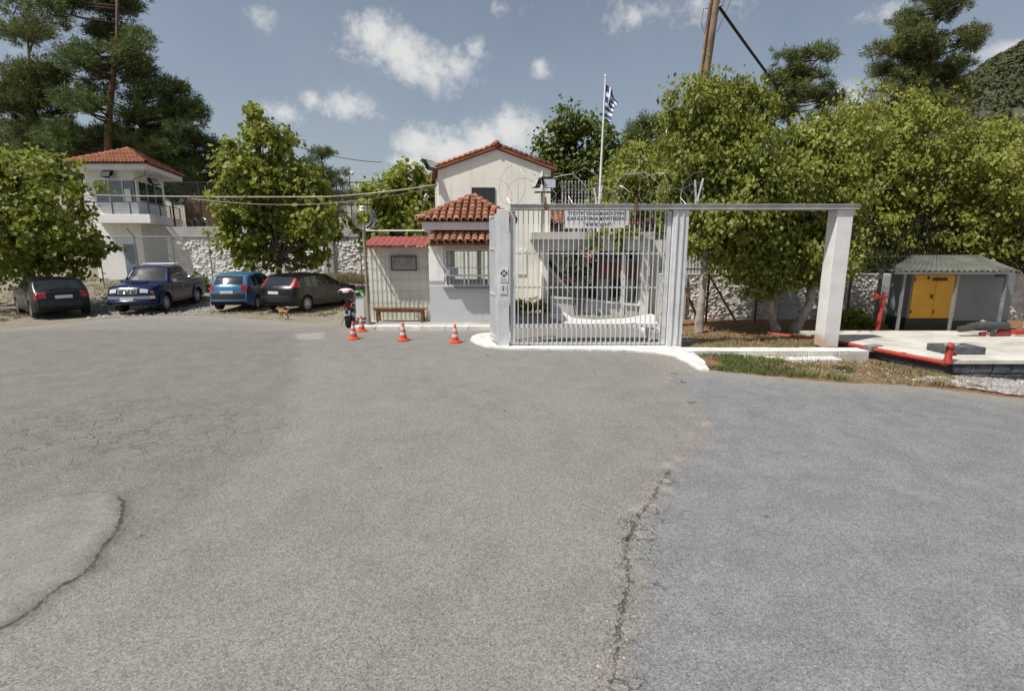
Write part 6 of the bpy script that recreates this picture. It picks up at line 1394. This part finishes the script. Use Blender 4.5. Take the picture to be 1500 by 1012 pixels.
# ================================================================== VEHICLES
def paint(name, col, metal=.35):
    return pm(name, col, .28, .03, 2, 60, 0, metal=metal, coat=.25, spec=.35, dirt=tuple(.8 * c + .006 for c in col), damt=.3, dscale=1.5)
TAIL = pm('tail_lamp_red', (.28, .010, .010), .18, .1, 9, 30, 0, coat=.5); CHROME = pm('chrome', (.55, .56, .57), .15, .05, 3, 30, 0, metal=.95)
ALLOY = pm('alloy', (.42, .43, .44), .35, .06, 3, 30, 0, metal=.7); PLATE = pm('number_plate', (.62, .63, .64), .5, .05, 3, 30, 0); LAMP = pm('head_lamp', (.50, .52, .53), .12, .1, 5, 30, 0, coat=.6)
UNDER = pm('underbody', (.012, .012, .012), .9, .1); AMBER = pm('amber_lens', (.55, .2, .03), .3, .1)
class Car:
    def __init__(s, name, loc, yaw, label, cat, L, w, top, bot, arches, wr, belt, col, tumble=.30, plan=(.16, .10), group='cars parked under the trees'):
        s.t = thing(name, loc, label, cat, group, yaw); s.L = L; s.w = w; s.belt = belt; s.tum = tumble; s.plan = plan; s.wr = wr; s.arches = arches; s.col = col
        xs = sorted(set([round(x, 4) for x in np.concatenate([np.arange(0, L, .035), np.linspace(0, .25, 16), np.linspace(L - .3, L, 14), [p[0] for p in top], [L]])])); s.xs = np.array(xs)
        tx, tz = np.array(top).T; bx, bz = np.array(bot).T
        fine = np.linspace(0, L, 900); fz = np.interp(fine, tx, tz); kx = np.exp(-np.linspace(-2, 2, 25) ** 2); kx /= kx.sum()
        pad = np.r_[2 * fz[0] - fz[12:0:-1], fz, 2 * fz[-1] - fz[-2:-14:-1]]; sm = np.convolve(pad, kx, 'valid'); sm[:8] = fz[:8]; sm[-8:] = fz[-8:]
        s.fx, s.fz = fine, sm; s.bx, s.bz = bx, bz
    def zt(s, x): return np.interp(x, s.fx, s.fz)
    def zb(s, x):
        z = np.interp(x, s.bx, s.bz)
        for xc, r_ in s.arches:
            a = r_ ** 2 - (x - xc) ** 2; z = np.where(a > 0, np.maximum(z, s.wr * 0 + s.wr + np.sqrt(np.maximum(a, 0))), z)
        return np.minimum(z, s.zt(x) - .02)
    def W(s, x, z):
        L = s.L; q = x / L; pl = 1 - s.plan[0] * np.clip(1 - q / .16, 0, 1) ** 2.2 - s.plan[1] * 1.3 * np.clip(1 - (1 - q) / .2, 0, 1) ** 2.2
        y = s.w * pl; y = y - s.tum * np.maximum(0, z - s.belt) - .10 * np.maximum(0, .38 - z) ** 1.0
        y = y - .018 * (np.maximum(0, (z - .62) / max(.1, s.belt - .62)) ** 2) * (z <= s.belt) - .018 * (z > s.belt)
        d = np.clip((s.zt(x) - z) / .09, 0, 1); y = y - .05 * (1 - np.sqrt(np.clip(1 - (1 - d) ** 2, 0, 1)))
        return y
    def P(s, x, y, z): return np.stack([x - s.L / 2, y, z], -1)
    def nrm2(s, x):
        e = .02; a = np.clip(x - e, 0, s.L); b = np.clip(x + e, 0, s.L); dx = b - a; dz = s.zt(b) - s.zt(a); n = np.stack([-dz, dx], -1); return n / np.linalg.norm(n, axis=-1, keepdims=True)
    def bulge(s, x):
        q = x / s.L; return .035 + .10 * np.clip(1 - q / .10, 0, 1) + .10 * np.clip(1 - (1 - q) / .12, 0, 1)
    def strip(s, x, f, off=0.):
        """point on the top skin: x along the car, f across (-1..1)"""
        x, f = np.broadcast_arrays(np.asarray(x, float), np.asarray(f, float)); z = s.zt(x); y = s.W(x, z) * f; n = s.nrm2(x); b = s.bulge(x) * (1 - np.abs(f) ** 2.4) + off
        return s.P(x + n[..., 0] * b, y, z + n[..., 1] * b)
    def grid(s, name, A, mat, parent=None, smooth=True, flip=False):
        n, m = A.shape[:2]; i = np.arange(n * m).reshape(n, m); F = np.stack([i[:-1, :-1], i[:-1, 1:], i[1:, 1:], i[1:, :-1]], -1).reshape(-1, 4)
        if flip: F = F[:, ::-1]
        me = npmesh(name, A.reshape(-1, 3), F, mat, None, smooth); me.parent = parent or s.t; return me
    def body(s, bed=None):
        m = MB(); xs = s.xs; nr_ = 16; zt, zb = s.zt(xs), s.zb(xs); V = []; F = []
        v = np.linspace(0, 1, nr_); v = 1 - (1 - v) ** 1.25
        for sg in (1, -1):
            Z = zb[:, None] + (zt - zb)[:, None] * v[None]; X = np.repeat(xs[:, None], nr_, 1); Yy = s.W(X, Z) * sg; o = len(V)
            V += list(map(tuple, s.P(X, Yy, Z).reshape(-1, 3))); n = len(xs)
            for i in range(n - 1):
                for j in range(nr_ - 1):
                    a, b, c, d = o + i * nr_ + j, o + (i + 1) * nr_ + j, o + (i + 1) * nr_ + j + 1, o + i * nr_ + j + 1; F.append((a, d, c, b) if sg > 0 else (a, b, c, d))
        fs = np.linspace(-1, 1, 19); fs = np.sign(fs) * (1 - (1 - np.abs(fs)) ** 1.3)
        if bed is not None: fs = np.array([-1, -.965, -.95, -.93, -.5, 0, .5, .93, .95, .965, 1])
        X = np.repeat(xs[:, None], len(fs), 1); A = s.strip(X, np.repeat(fs[None], len(xs), 0))
        if bed is not None:
            k = (xs > bed[0]) & (xs < bed[1]); A[k, 3:-3, 2] = bed[2]; A[k, 0, 2] = zt[k]; A[k, -1, 2] = zt[k]; A[k, 1:3, 2] = zt[k][:, None]; A[k, -3:-1, 2] = zt[k][:, None]
        o = len(V); V += list(map(tuple, A.reshape(-1, 3))); nf = len(fs)
        for i in range(len(xs) - 1):
            for j in range(nf - 1): F.append((o + i * nf + j, o + (i + 1) * nf + j, o + (i + 1) * nf + j + 1, o + i * nf + j + 1))
        me = bpy.data.meshes.new('body'); me.from_pydata(V, [], F); me.materials.append(s.col); me.materials.append(UNDER)
        bm = bmesh.new(); bm.from_mesh(me); bmesh.ops.remove_doubles(bm, verts=bm.verts, dist=.0008); bmesh.ops.recalc_face_normals(bm, faces=bm.faces); bm.to_mesh(me); bm.free()
        me.set_sharp_from_angle(angle=R(38)); s.bd = bpy.data.objects.new('body', me); COL.objects.link(s.bd); s.bd.parent = s.t
        # floor and wheel wells
        u = MB(); X = np.repeat(xs[:, None], 2, 1); Zb = np.repeat(zb[:, None], 2, 1) + .01; Yb = s.W(xs, zb)[:, None] * np.array([[-1, 1]]) * .985; Q = s.P(X, Yb, Zb).reshape(-1, 3)
        s.grid('underbody', Q.reshape(len(xs), 2, 3), UNDER, smooth=False)
    def top_patch(s, name, x0, x1, f0, f1, mat, off=.006, parent=None, n=12, taper=0.):
        xs = np.linspace(x0, x1, n); q = np.linspace(0, 1, n); f = np.linspace(f0, f1, 9)[None] * (1 - taper * (q if x1 > x0 else q)[:, None]); A = s.strip(np.repeat(xs[:, None], 9, 1), f, off); return s.grid(name, A, mat, parent)
    def side_patch(s, name, x0, x1, zl, zu, mat, off=.006, side=1, parent=None, n=18, rows=5):
        xs = np.linspace(x0, x1, n); lo = np.array([zl(x) if callable(zl) else zl for x in xs]); up = np.array([zu(x) if callable(zu) else zu for x in xs]); up = np.maximum(up, lo + .002)
        Z = lo[:, None] + (up - lo)[:, None] * np.linspace(0, 1, rows)[None]; X = np.repeat(xs[:, None], rows, 1); Yy = (s.W(X, Z) + off) * side
        return s.grid(name, s.P(X, Yy, Z), mat, parent, True, side < 0)
    def end_box(s, name, x, y, z, d, mat, parent=None, bevel=.008):
        o = MB().box((x - s.L / 2, y, z), d).build(name, mat, parent or s.t, world=False, bevel=bevel); return o
    def wheel(s, xc, spokes=5, width=.20, rimc=None, y=None):
        for sg in (1, -1):
            y = s.w - .012 - width / 2; r = s.wr
            w = MB().lathe([(r * .64, -width / 2 + .01), (r * .92, -width / 2), (r * .99, -width / 2 + .03), (r, -width * .2), (r, width * .2), (r * .99, width / 2 - .03), (r * .92, width / 2), (r * .64, width / 2 - .01)], (0, 0, 0), 28, 'Y', cap=False).build('wheel', RUBBER, s.t, smooth=40, world=False)
            w.location = (xc - s.L / 2, sg * y, r)
            m = MB(); yy = sg * (width / 2 - .025)
            m.lathe([(r * .645, yy + sg * .02), (r * .60, yy + sg * .02), (r * .57, yy - sg * .05)], (0, 0, 0), 28, 'Y', cap=False)
            for k in range(spokes):
                a = 6.2832 * k / spokes + .3; M = Matrix.Rotation(a, 3, 'Y'); m.box(M @ Vector((r * .33, yy, 0)), (r * .56, .03, r * .17), M=M)
            m.lathe([(0, yy + sg * .02), (r * .14, yy + sg * .015), (r * .16, yy - sg * .02)], (0, 0, 0), 14, 'Y', cap=False)
            m.build('rim', rimc or ALLOY, w, world=False, smooth=30)
            MB().lathe([(r * .6, yy - sg * .055), (0, yy - sg * .055)], (0, 0, 0), 20, 'Y', cap=False).build('brake_disc', DARKMETAL, w, world=False)
    def mirrors(s, x, z, mat=None):
        for sg in (1, -1):
            y = float(s.W(np.array(x), np.array(z))); m = MB().box((x - s.L / 2, sg * (y + .11), z + .05), (.10, .18, .13)).box((x - s.L / 2 + .02, sg * (y + .02), z), (.05, .06, .04)); o = m.build('mirror', mat or s.col, s.t, world=False, bevel=.02)
            MB().box((x - s.L / 2 - .054, sg * (y + .11), z + .05), (.006, .15, .10)).build('mirror_glass', CHROME, o, world=False)
    def sides(s, doors, wins, sill=.30, trim=None):
        for sg in (1, -1):
            for a, b, rl in doors:
                d = s.side_patch('door', a, b, sill, s.belt - .005, s.col, .0045, sg, n=22, rows=8)
                for xx in (a - .006, b + .002):
                    s.side_patch('door_gap', xx, xx + .008, sill, s.belt - .01, UNDER, .005, sg, d, 2, 8)
                hx_ = a + (b - a) * .14; zz = s.belt - .12; y = float(s.W(np.array(hx_ + .08), np.array(zz))) + .02
                MB().box((hx_ + .08 - s.L / 2, sg * y, zz), (.19, .03, .035)).build('handle', s.col if trim is None else trim, d, world=False, bevel=.008)
            for x0, x1 in wins: s.side_patch('side_window', x0, x1, lambda x: s.belt + .025, lambda x: float(s.zt(np.array(x))) - .085, GLASS, .006, sg, n=26)
def hatch(name, loc, yaw, label, L, w, top, belt, col, rear, **k):
    bot = [(0, .40), (.04, .31), (.3, .23), (L - .5, .22), (L - .1, .24), (L, .38)]
    ra, fa = k.get('ra', .78), L - k.get('fa', .86); wr = k.get('wr', .305)
    c = Car(name, loc, yaw, label, 'car', L, w, top, bot, [(ra, wr + .055), (fa, wr + .055)], wr, belt, col, k.get('tumble', .30)); c.body()
    ws0, ws1 = k['ws']; bw0, bw1 = k['bw']
    c.top_patch('windscreen', ws0, ws1, -.90, .90, GLASS); c.top_patch('rear_window', bw0, bw1, -.84, .84, GLASS)
    c.top_patch('bonnet_gap', ws1 + .05, ws1 + .06, -.9, .9, UNDER, .004); c.top_patch('bonnet_gap', L - .28, L - .275, -.8, .8, UNDER, .004)
    c.sides(k['doors'], k['wins'], .27); c.wheel(ra, k.get('spokes', 5), .20, k.get('rim')); c.wheel(fa, k.get('spokes', 5), .20, k.get('rim')); c.mirrors(ws1 - .12, belt + .03)
    # nose
    for f0, f1 in ((-.92, -.5), (.5, .92)): c.top_patch('headlight', L - .22, L - .07, f0, f1, LAMP, .008)
    c.top_patch('grille', L - .05, L - .015, -.4, .4, BLACKPLAST, .006); c.end_box('front_plate', L + .095, 0, .42, (.02, .5, .11), PLATE)
    # tail
    z = rear.get('plate', .62); x = float(np.interp(z, c.fz[:200], c.fx[:200])); b = float(c.bulge(np.array(x)))
    c.end_box('rear_plate', x - b - .012, 0, z, (.02, .50, .11), PLATE)
    c.top_patch('bumper_strip', .004, .03, -1, 1, rear.get('strip', BLACKPLAST), .010)
    for sg in (1, -1):
        a = rear['lamp']; c.top_patch('tail_light', a[0], a[1], sg * a[2], sg * 1.0, TAIL, .012)
        c.side_patch('tail_light_side', a[0], a[1] + .06 + rear.get('lx', 0), lambda q: max(a[3], float(c.zt(np.array(q))) - a[4]), lambda q: float(c.zt(np.array(q))) - .003, TAIL, .010, sg)
    c.end_box('wiper', (bw0 + .02) - .075, .1, float(c.zt(np.array(bw0 + .01))) + .05, (.02, .5, .02), BLACKPLAST)
    c.top_patch('badge', bw0 - .05, bw0 - .035, -.06, .06, CHROME, .012); 
    return c
# black hatchback
pB = Vector((-8.75, 22.4, 0))
cB = hatch('parked_car', pB, R(72), 'black hatchback with tall red tail lamps parked behind the motorcycle', 4.34, .92,
    [(0, .42), (.012, .62), (.05, .70), (.07, .88), (.16, 1.02), (.46, 1.36), (.62, 1.44), (1.1, 1.49), (1.75, 1.50), (2.3, 1.44), (2.85, 1.17), (3.2, 1.03), (3.8, .91), (4.12, .78), (4.28, .62), (4.34, .42)],
    .97, paint('black_paint', (.004, .004, .005), .0), dict(plate=.80, lamp=(.13, .44, .85, 1.0, .34), lx=-.03, strip=paint('black_paint_strip', (.02, .02, .022))), ws=(2.3, 3.02), bw=(.17, .47), doors=[(1.08, 1.98, 0), (2.0, 3.02, 0)], wins=[(.80, 1.12), (1.18, 1.96), (2.02, 2.72)], spokes=7, wr=.32)
# blue small hatchback
pBl = Vector((-11.6, 22.6, 0))
hatch('parked_car', pBl, R(94), 'light blue rounded small hatchback between the pickup and the black car', 3.85, .84,
    [(0, .42), (.012, .70), (.035, .76), (.06, .95), (.12, 1.03), (.32, 1.36), (.46, 1.45), (1.0, 1.52), (1.6, 1.53), (2.1, 1.44), (2.7, 1.13), (3.0, 1.02), (3.45, .88), (3.72, .72), (3.81, .58), (3.85, .42)],
    .96, paint('blue_car_paint', (.062, .175, .30), .3), dict(plate=.79, lamp=(.045, .14, .78, .74, .40), strip=BLACKPLAST), ws=(2.05, 2.78), bw=(.13, .36), doors=[(.95, 1.78, 0), (1.80, 2.75, 0)], wins=[(.62, .92), (1.0, 1.76), (1.82, 2.5)], spokes=9, wr=.29, rim=pm('wheel_cover', (.45, .46, .47), .45, .08))
# dark car at the left
pD = Vector((-18.15, 20.15, 0))
hatch('parked_car', pD, R(142), 'dark hatchback with red tail lamps under the far left tree', 4.1, .86,
    [(0, .42), (.012, .60), (.05, .68), (.08, .90), (.20, .97), (.62, 1.33), (.80, 1.38), (1.3, 1.42), (1.8, 1.42), (2.3, 1.34), (2.85, 1.08), (3.2, .96), (3.75, .85), (3.98, .70), (4.06, .56), (4.1, .40)],
    .93, paint('dark_car_paint', (.006, .007, .010), .0), dict(plate=.78, lamp=(.055, .12, .70, .70, .30), strip=paint('dark_strip', (.02, .022, .028))), ws=(2.25, 2.95), bw=(.24, .64), doors=[(1.0, 1.9, 0), (1.92, 2.92, 0)], wins=[(1.06, 1.88), (1.94, 2.62)], spokes=8, wr=.30)
# pickup
pP = Vector((-15.2, 22.2, 0)); Lp = 5.0
NAVYP = paint('navy_truck_paint', (.006, .015, .062), .15)
cp = Car('pickup_truck', pP, R(-80), 'dark blue pickup truck with chrome bumper and a white board for the cab roof reflection', 'pickup truck', Lp, .89,
    [(0, .52), (.01, 1.12), (1.60, 1.12), (1.66, 1.16), (1.70, 1.30), (1.82, 1.70), (1.95, 1.78), (2.5, 1.81), (3.0, 1.78), (3.12, 1.73), (3.58, 1.22), (3.66, 1.17), (4.3, 1.12), (4.75, 1.05), (4.88, .96), (4.96, .80), (4.99, .58), (5.0, .46)],
    [(0, .50), (.1, .44), (.4, .40), (4.4, .36), (4.8, .34), (5, .44)], [(1.05, .44), (4.05, .44)], .36, 1.10, NAVYP, .26, (.03, .12), 'cars parked under the trees')
cp.body(bed=(.10, 1.55, .62))
cp.top_patch('windscreen', 3.14, 3.56, -.90, .90, GLASS); cp.top_patch('cab_back_window', 1.70, 1.82, -.8, .8, GLASS)
cp.end_box('roof_reflection', 2.12, 0, 1.87, (.62, 1.25, .07), pm('roof_reflection_white', (.72, .70, .70), .4, .05), bevel=.02)  # added white board stands in for the bright reflection on the cab roof
cp.sides([(2.28, 3.45, 0)], [(1.90, 2.22), (2.32, 3.20)], .46, CHROME); cp.wheel(1.05, 6, .24); cp.wheel(4.05, 6, .24); cp.mirrors(3.34, 1.16, CHROME)
for sg in (1, -1):
    for xc in (1.05, 4.05):
        V = []; n = 22
        for k in range(n + 1):
            a = math.pi * k / n; 
            for r_, o in ((.43, -.01), (.45, .045), (.52, .045), (.55, -.01)):
                x, z = xc + r_ * math.cos(a), .36 + r_ * math.sin(a); y = float(cp.W(np.array(xc), np.array(.8))) + o; V.append((x - Lp / 2, sg * y, z))
        cp.grid('wheel_arch', np.array(V).reshape(n + 1, 4, 3), NAVYP, smooth=True)
    cp.top_patch('headlight', 4.885, 4.945, sg * .57, sg * .92, LAMP, .012); cp.side_patch('indicator', 4.80, 4.93, .78, .90, AMBER, .008, sg)
    cp.end_box('mud_flap', .62, sg * .76, .38, (.03, .24, .36), RUBBER); cp.side_patch('side_step', 1.6, 3.5, .405, .46, BLACKPLAST, .03, sg)
    MB().tube([(-2.38, sg * .80, 1.12), (-2.3, sg * .80, 1.20), (-1.1, sg * .80, 1.20), (-.98, sg * .78, 1.3)], .025, 8).build('bed_rail', CHROME, cp.t, world=False)
cp.top_patch('grille', 4.885, 4.955, -.42, .42, BLACKPLAST, .014)
for f in (-.45, -.15, .15, .43): cp.top_patch('grille_bar', 4.88, 4.96, f - .022, f + .022, CHROME, .020)
cp.top_patch('grille_bar', 4.878, 4.888, -.45, .45, CHROME, .020); cp.top_patch('grille_bar', 4.952, 4.96, -.45, .45, CHROME, .020); cp.top_patch('badge', 4.905, 4.935, -.06, .06, CHROME, .03)
bmp = MB()
pts = [(4.86, -.84), (5.02, -.70), (5.12, -.3), (5.14, 0), (5.12, .3), (5.02, .70), (4.86, .84)]
for a, b in zip(pts[:-1], pts[1:]): bmp.bar((a[0] - Lp / 2, a[1], .66), (b[0] - Lp / 2, b[1], .66), .06, .12)
bmp.build('front_bumper', CHROME, cp.t, world=False, smooth=40)
MB().tube([(a - Lp / 2 - .01, b * .98, .48) for a, b in pts], .10, 8).build('lower_valance', NAVYP, cp.t, world=False, smooth=True)
cp.end_box('front_plate', 5.17, .0, .60, (.02, .46, .11), PLATE); cp.end_box('bonnet_scoop', 4.05, 0, 1.185, (.35, .5, .06), NAVYP, bevel=.02); cp.end_box('scoop_mouth', 4.232, 0, 1.187, (.01, .42, .035), UNDER)
cp.end_box('rear_bumper', -.06, 0, .52, (.12, 1.5, .14), CHROME); cp.end_box('tow_bar', -.2, 0, .45, (.25, .08, .08), DARKMETAL)
for sg in (1, -1): cp.end_box('tail_light', -.012, sg * .78, .95, (.03, .13, .28), TAIL)

# ------------------------------------------------------------------ motorcycle (seen from behind)
bkp = G(513, 476); mk = thing('motorcycle', (bkp.x, bkp.y + .1, 0), 'parked motorcycle with a red and white top box seen from behind', 'motorcycle', None, R(101))
REDP = paint('bike_red', (.26, .018, .024), .1)
def mw(xc, r, w):
    o = MB().lathe([(r * .72, -w / 2), (r * .93, -w / 2), (r, 0), (r * .93, w / 2), (r * .72, w / 2)], (0, 0, 0), 28, 'Y', cap=False).build('wheel', RUBBER, mk, world=False, smooth=40); o.location = (xc, 0, r)
    m = MB().lathe([(r * .74, -.03), (r * .66, -.03), (r * .66, .03), (r * .74, .03)], (0, 0, 0), 24, 'Y', cap=False)
    for k in range(5):
        M = Matrix.Rotation(6.283 * k / 5, 3, 'Y'); m.box(M @ Vector((r * .35, 0, 0)), (r * .66, .03, .035), M=M)
    m.lathe([(0, -.05), (.05, -.05), (.05, .05), (0, .05)], (0, 0, 0), 12, 'Y', cap=False).build('rim', ALLOY, o, world=False)
mw(-.66, .31, .15); mw(.72, .30, .11)
B = lambda: MB()
B().tube([(.72, .09, .30), (.55, .10, .75), (.46, .10, 1.0)], .028, 8).tube([(.72, -.09, .30), (.55, -.10, .75), (.46, -.10, 1.0)], .028, 8).build('fork', ALLOY, mk, world=False)
B().tube([(-.66, .10, .31), (-.05, .12, .42), (.0, .1, .7)], .03, 8).tube([(-.66, -.10, .31), (-.05, -.12, .42), (.0, -.1, .7)], .03, 8).build('swing_arm', DARKMETAL, mk, world=False)
B().box((.05, 0, .48), (.48, .30, .36)).build('engine', DARKMETAL, mk, world=False, bevel=.05)
B().blob((.22, 0, .84), (.30, .19, .16), 14, 8).build('fuel_tank', REDP, mk, world=False, smooth=True)
B().add([(-.72, -.09, .84), (-.72, .09, .84), (.0, .15, .82), (.0, -.15, .82), (-.72, -.07, .92), (-.72, .07, .92), (-.3, .13, .88), (.0, .11, .89), (.0, -.11, .89), (-.3, -.13, .88)], [(0, 1, 2, 3), (4, 9, 6, 5), (9, 8, 7, 6), (0, 4, 5, 1), (1, 5, 6, 2), (2, 6, 7), (2, 7, 8, 3), (3, 8, 9), (3, 9, 4, 0)]).build('seat', BLACKPLAST, mk, world=False, bevel=.02)
B().box((-.62, 0, .70), (.34, .24, .16), taper=.85).build('tail_fairing', REDP, mk, world=False, bevel=.03)
B().tube([(-1.0, 0, .50), (-.9, 0, .60), (-.66, 0, .66), (-.45, 0, .60)], [.05, .08, .09, .08], 8).build('mudguard', BLACKPLAST, mk, world=False, smooth=True)
B().box((-.815, 0, .70), (.05, .20, .07)).build('tail_light', TAIL, mk, world=False, bevel=.01); B().box((-.97, 0, .50), (.02, .20, .16)).build('number_plate', PLATE, mk, world=False)
B().tube([(.44, .38, 1.06), (.48, .2, 1.02), (.5, 0, 1.0), (.48, -.2, 1.02), (.44, -.38, 1.06)], .018, 8).build('handlebar', BLACKPLAST, mk, world=False)
for sg in (1, -1):
    B().tube([(.44, sg * .38, 1.06), (.42, sg * .48, 1.05)], .025, 8).build('grip', RUBBER, mk, world=False)
    B().tube([(.5, sg * .24, 1.03), (.46, sg * .36, 1.18)], .009, 5).build('mirror_stalk', BLACKPLAST, mk, world=False); B().box((.46, sg * .38, 1.20), (.04, .13, .08)).build('mirror', BLACKPLAST, mk, world=False, bevel=.015)
    B().box((-.78, sg * .17, .66), (.05, .07, .04)).build('indicator', AMBER, mk, world=False, bevel=.01)
    B().box((-.35, sg * .16, .36), (.08, .05, .03)).build('footrest', RUBBER, mk, world=False)
B().box((.62, 0, .98), (.18, .30, .28), taper=.7).build('front_fairing', REDP, mk, world=False, bevel=.04)
B().box((.66, 0, 1.2), (.02, .26, .22), M=Matrix.Rotation(R(-25), 3, 'Y')).build('wind_shield', GLASS, mk, world=False)
B().tube([(-.1, -.14, .34), (-.5, -.17, .36), (-.85, -.18, .46)], [.04, .055, .055], 10).build('exhaust', CHROME, mk, world=False, smooth=40)
tb = B().box((-.80, 0, 1.06), (.38, .44, .20), taper=1.08).build('top_box', BLACKPLAST, mk, world=False, bevel=.03)
B().blob((-.80, 0, 1.18), (.22, .25, .10), 16, 8).build('box_lid', pm('box_white', (.62, .62, .62), .35, .05), tb, world=False, smooth=True)
for sg in (1, -1): B().box((-.985, sg * .15, 1.19), (.06, .12, .085)).build('reflector', TAIL, tb, world=False, bevel=.02)
B().tube([(.0, .16, .3), (-.1, .32, .02)], .014, 6).build('side_stand', DARKMETAL, mk, world=False)

# ------------------------------------------------------------------ dog: one skinned body
dp_ = G(416, 467); DOGM = pm('tan_fur', (.32, .17, .075), .95, .25, 9, 60, .3, dirt=(.5, .36, .2), damt=.5, dscale=4)
dg_ = thing('dog', (dp_.x, dp_.y, Hf(dp_.x, dp_.y)), 'small tan dog standing on the dry verge behind the black car', 'dog', None, R(168)); dg_.scale = (.82,) * 3
J = {'pel': (-.17, 0, .33, .062), 'bel': (-.03, 0, .325, .068), 'che': (.11, 0, .33, .082), 'nck': (.20, 0, .40, .050), 'hd': (.27, 0, .465, .056), 'muz': (.345, 0, .445, .030), 'nos': (.385, 0, .44, .020),
     'ta1': (-.24, 0, .38, .022), 'ta2': (-.31, 0, .46, .016), 'ta3': (-.31, 0, .53, .010)}
Ed = [('pel', 'bel'), ('bel', 'che'), ('che', 'nck'), ('nck', 'hd'), ('hd', 'muz'), ('muz', 'nos'), ('pel', 'ta1'), ('ta1', 'ta2'), ('ta2', 'ta3')]
for sg, t_ in ((1, 'l'), (-1, 'r')):
    o = .02 * sg
    J.update({'fs' + t_: (.13 + o, sg * .055, .28, .042), 'fe' + t_: (.11 + o, sg * .06, .19, .026), 'fw' + t_: (.125 + o, sg * .06, .085, .018), 'fp' + t_: (.14 + o, sg * .06, .016, .020), 'ft' + t_: (.17 + o, sg * .06, .014, .015),
              'hh' + t_: (-.17 - o, sg * .055, .28, .052), 'hk' + t_: (-.12 - o, sg * .06, .20, .034), 'hc' + t_: (-.215 - o, sg * .06, .12, .020), 'hp' + t_: (-.20 - o, sg * .06, .018, .019), 'ht' + t_: (-.165 - o, sg * .06, .014, .015),
              'ea' + t_: (.245, sg * .045, .515, .022), 'eb' + t_: (.24, sg * .07, .545, .010)})
    Ed += [('che', 'fs' + t_), ('fs' + t_, 'fe' + t_), ('fe' + t_, 'fw' + t_), ('fw' + t_, 'fp' + t_), ('fp' + t_, 'ft' + t_), ('pel', 'hh' + t_), ('hh' + t_, 'hk' + t_), ('hk' + t_, 'hc' + t_), ('hc' + t_, 'hp' + t_), ('hp' + t_, 'ht' + t_), ('hd', 'ea' + t_), ('ea' + t_, 'eb' + t_)]
ks = list(J); me = bpy.data.meshes.new('dog_body'); me.from_pydata([J[k][:3] for k in ks], [(ks.index(a), ks.index(b)) for a, b in Ed], [])
db = bpy.data.objects.new('dog_body', me); COL.objects.link(db); db.parent = dg_
db.modifiers.new('skin', 'SKIN'); me.materials.append(DOGM)
sv = me.skin_vertices[0].data
for i, k in enumerate(ks): sv[i].radius = (J[k][3], J[k][3]); sv[i].use_root = (k == 'pel')
sb_ = db.modifiers.new('sub', 'SUBSURF'); sb_.levels = 2; sb_.render_levels = 2
for sg in (1, -1): MB().blob((.305, sg * .035, .485), (.009, .009, .009), 8, 6).build('eye', BLACKPLAST, dg_, world=False)
MB().blob((.398, 0, .448), (.013, .013, .011), 8, 6).build('nose', BLACKPLAST, dg_, world=False)
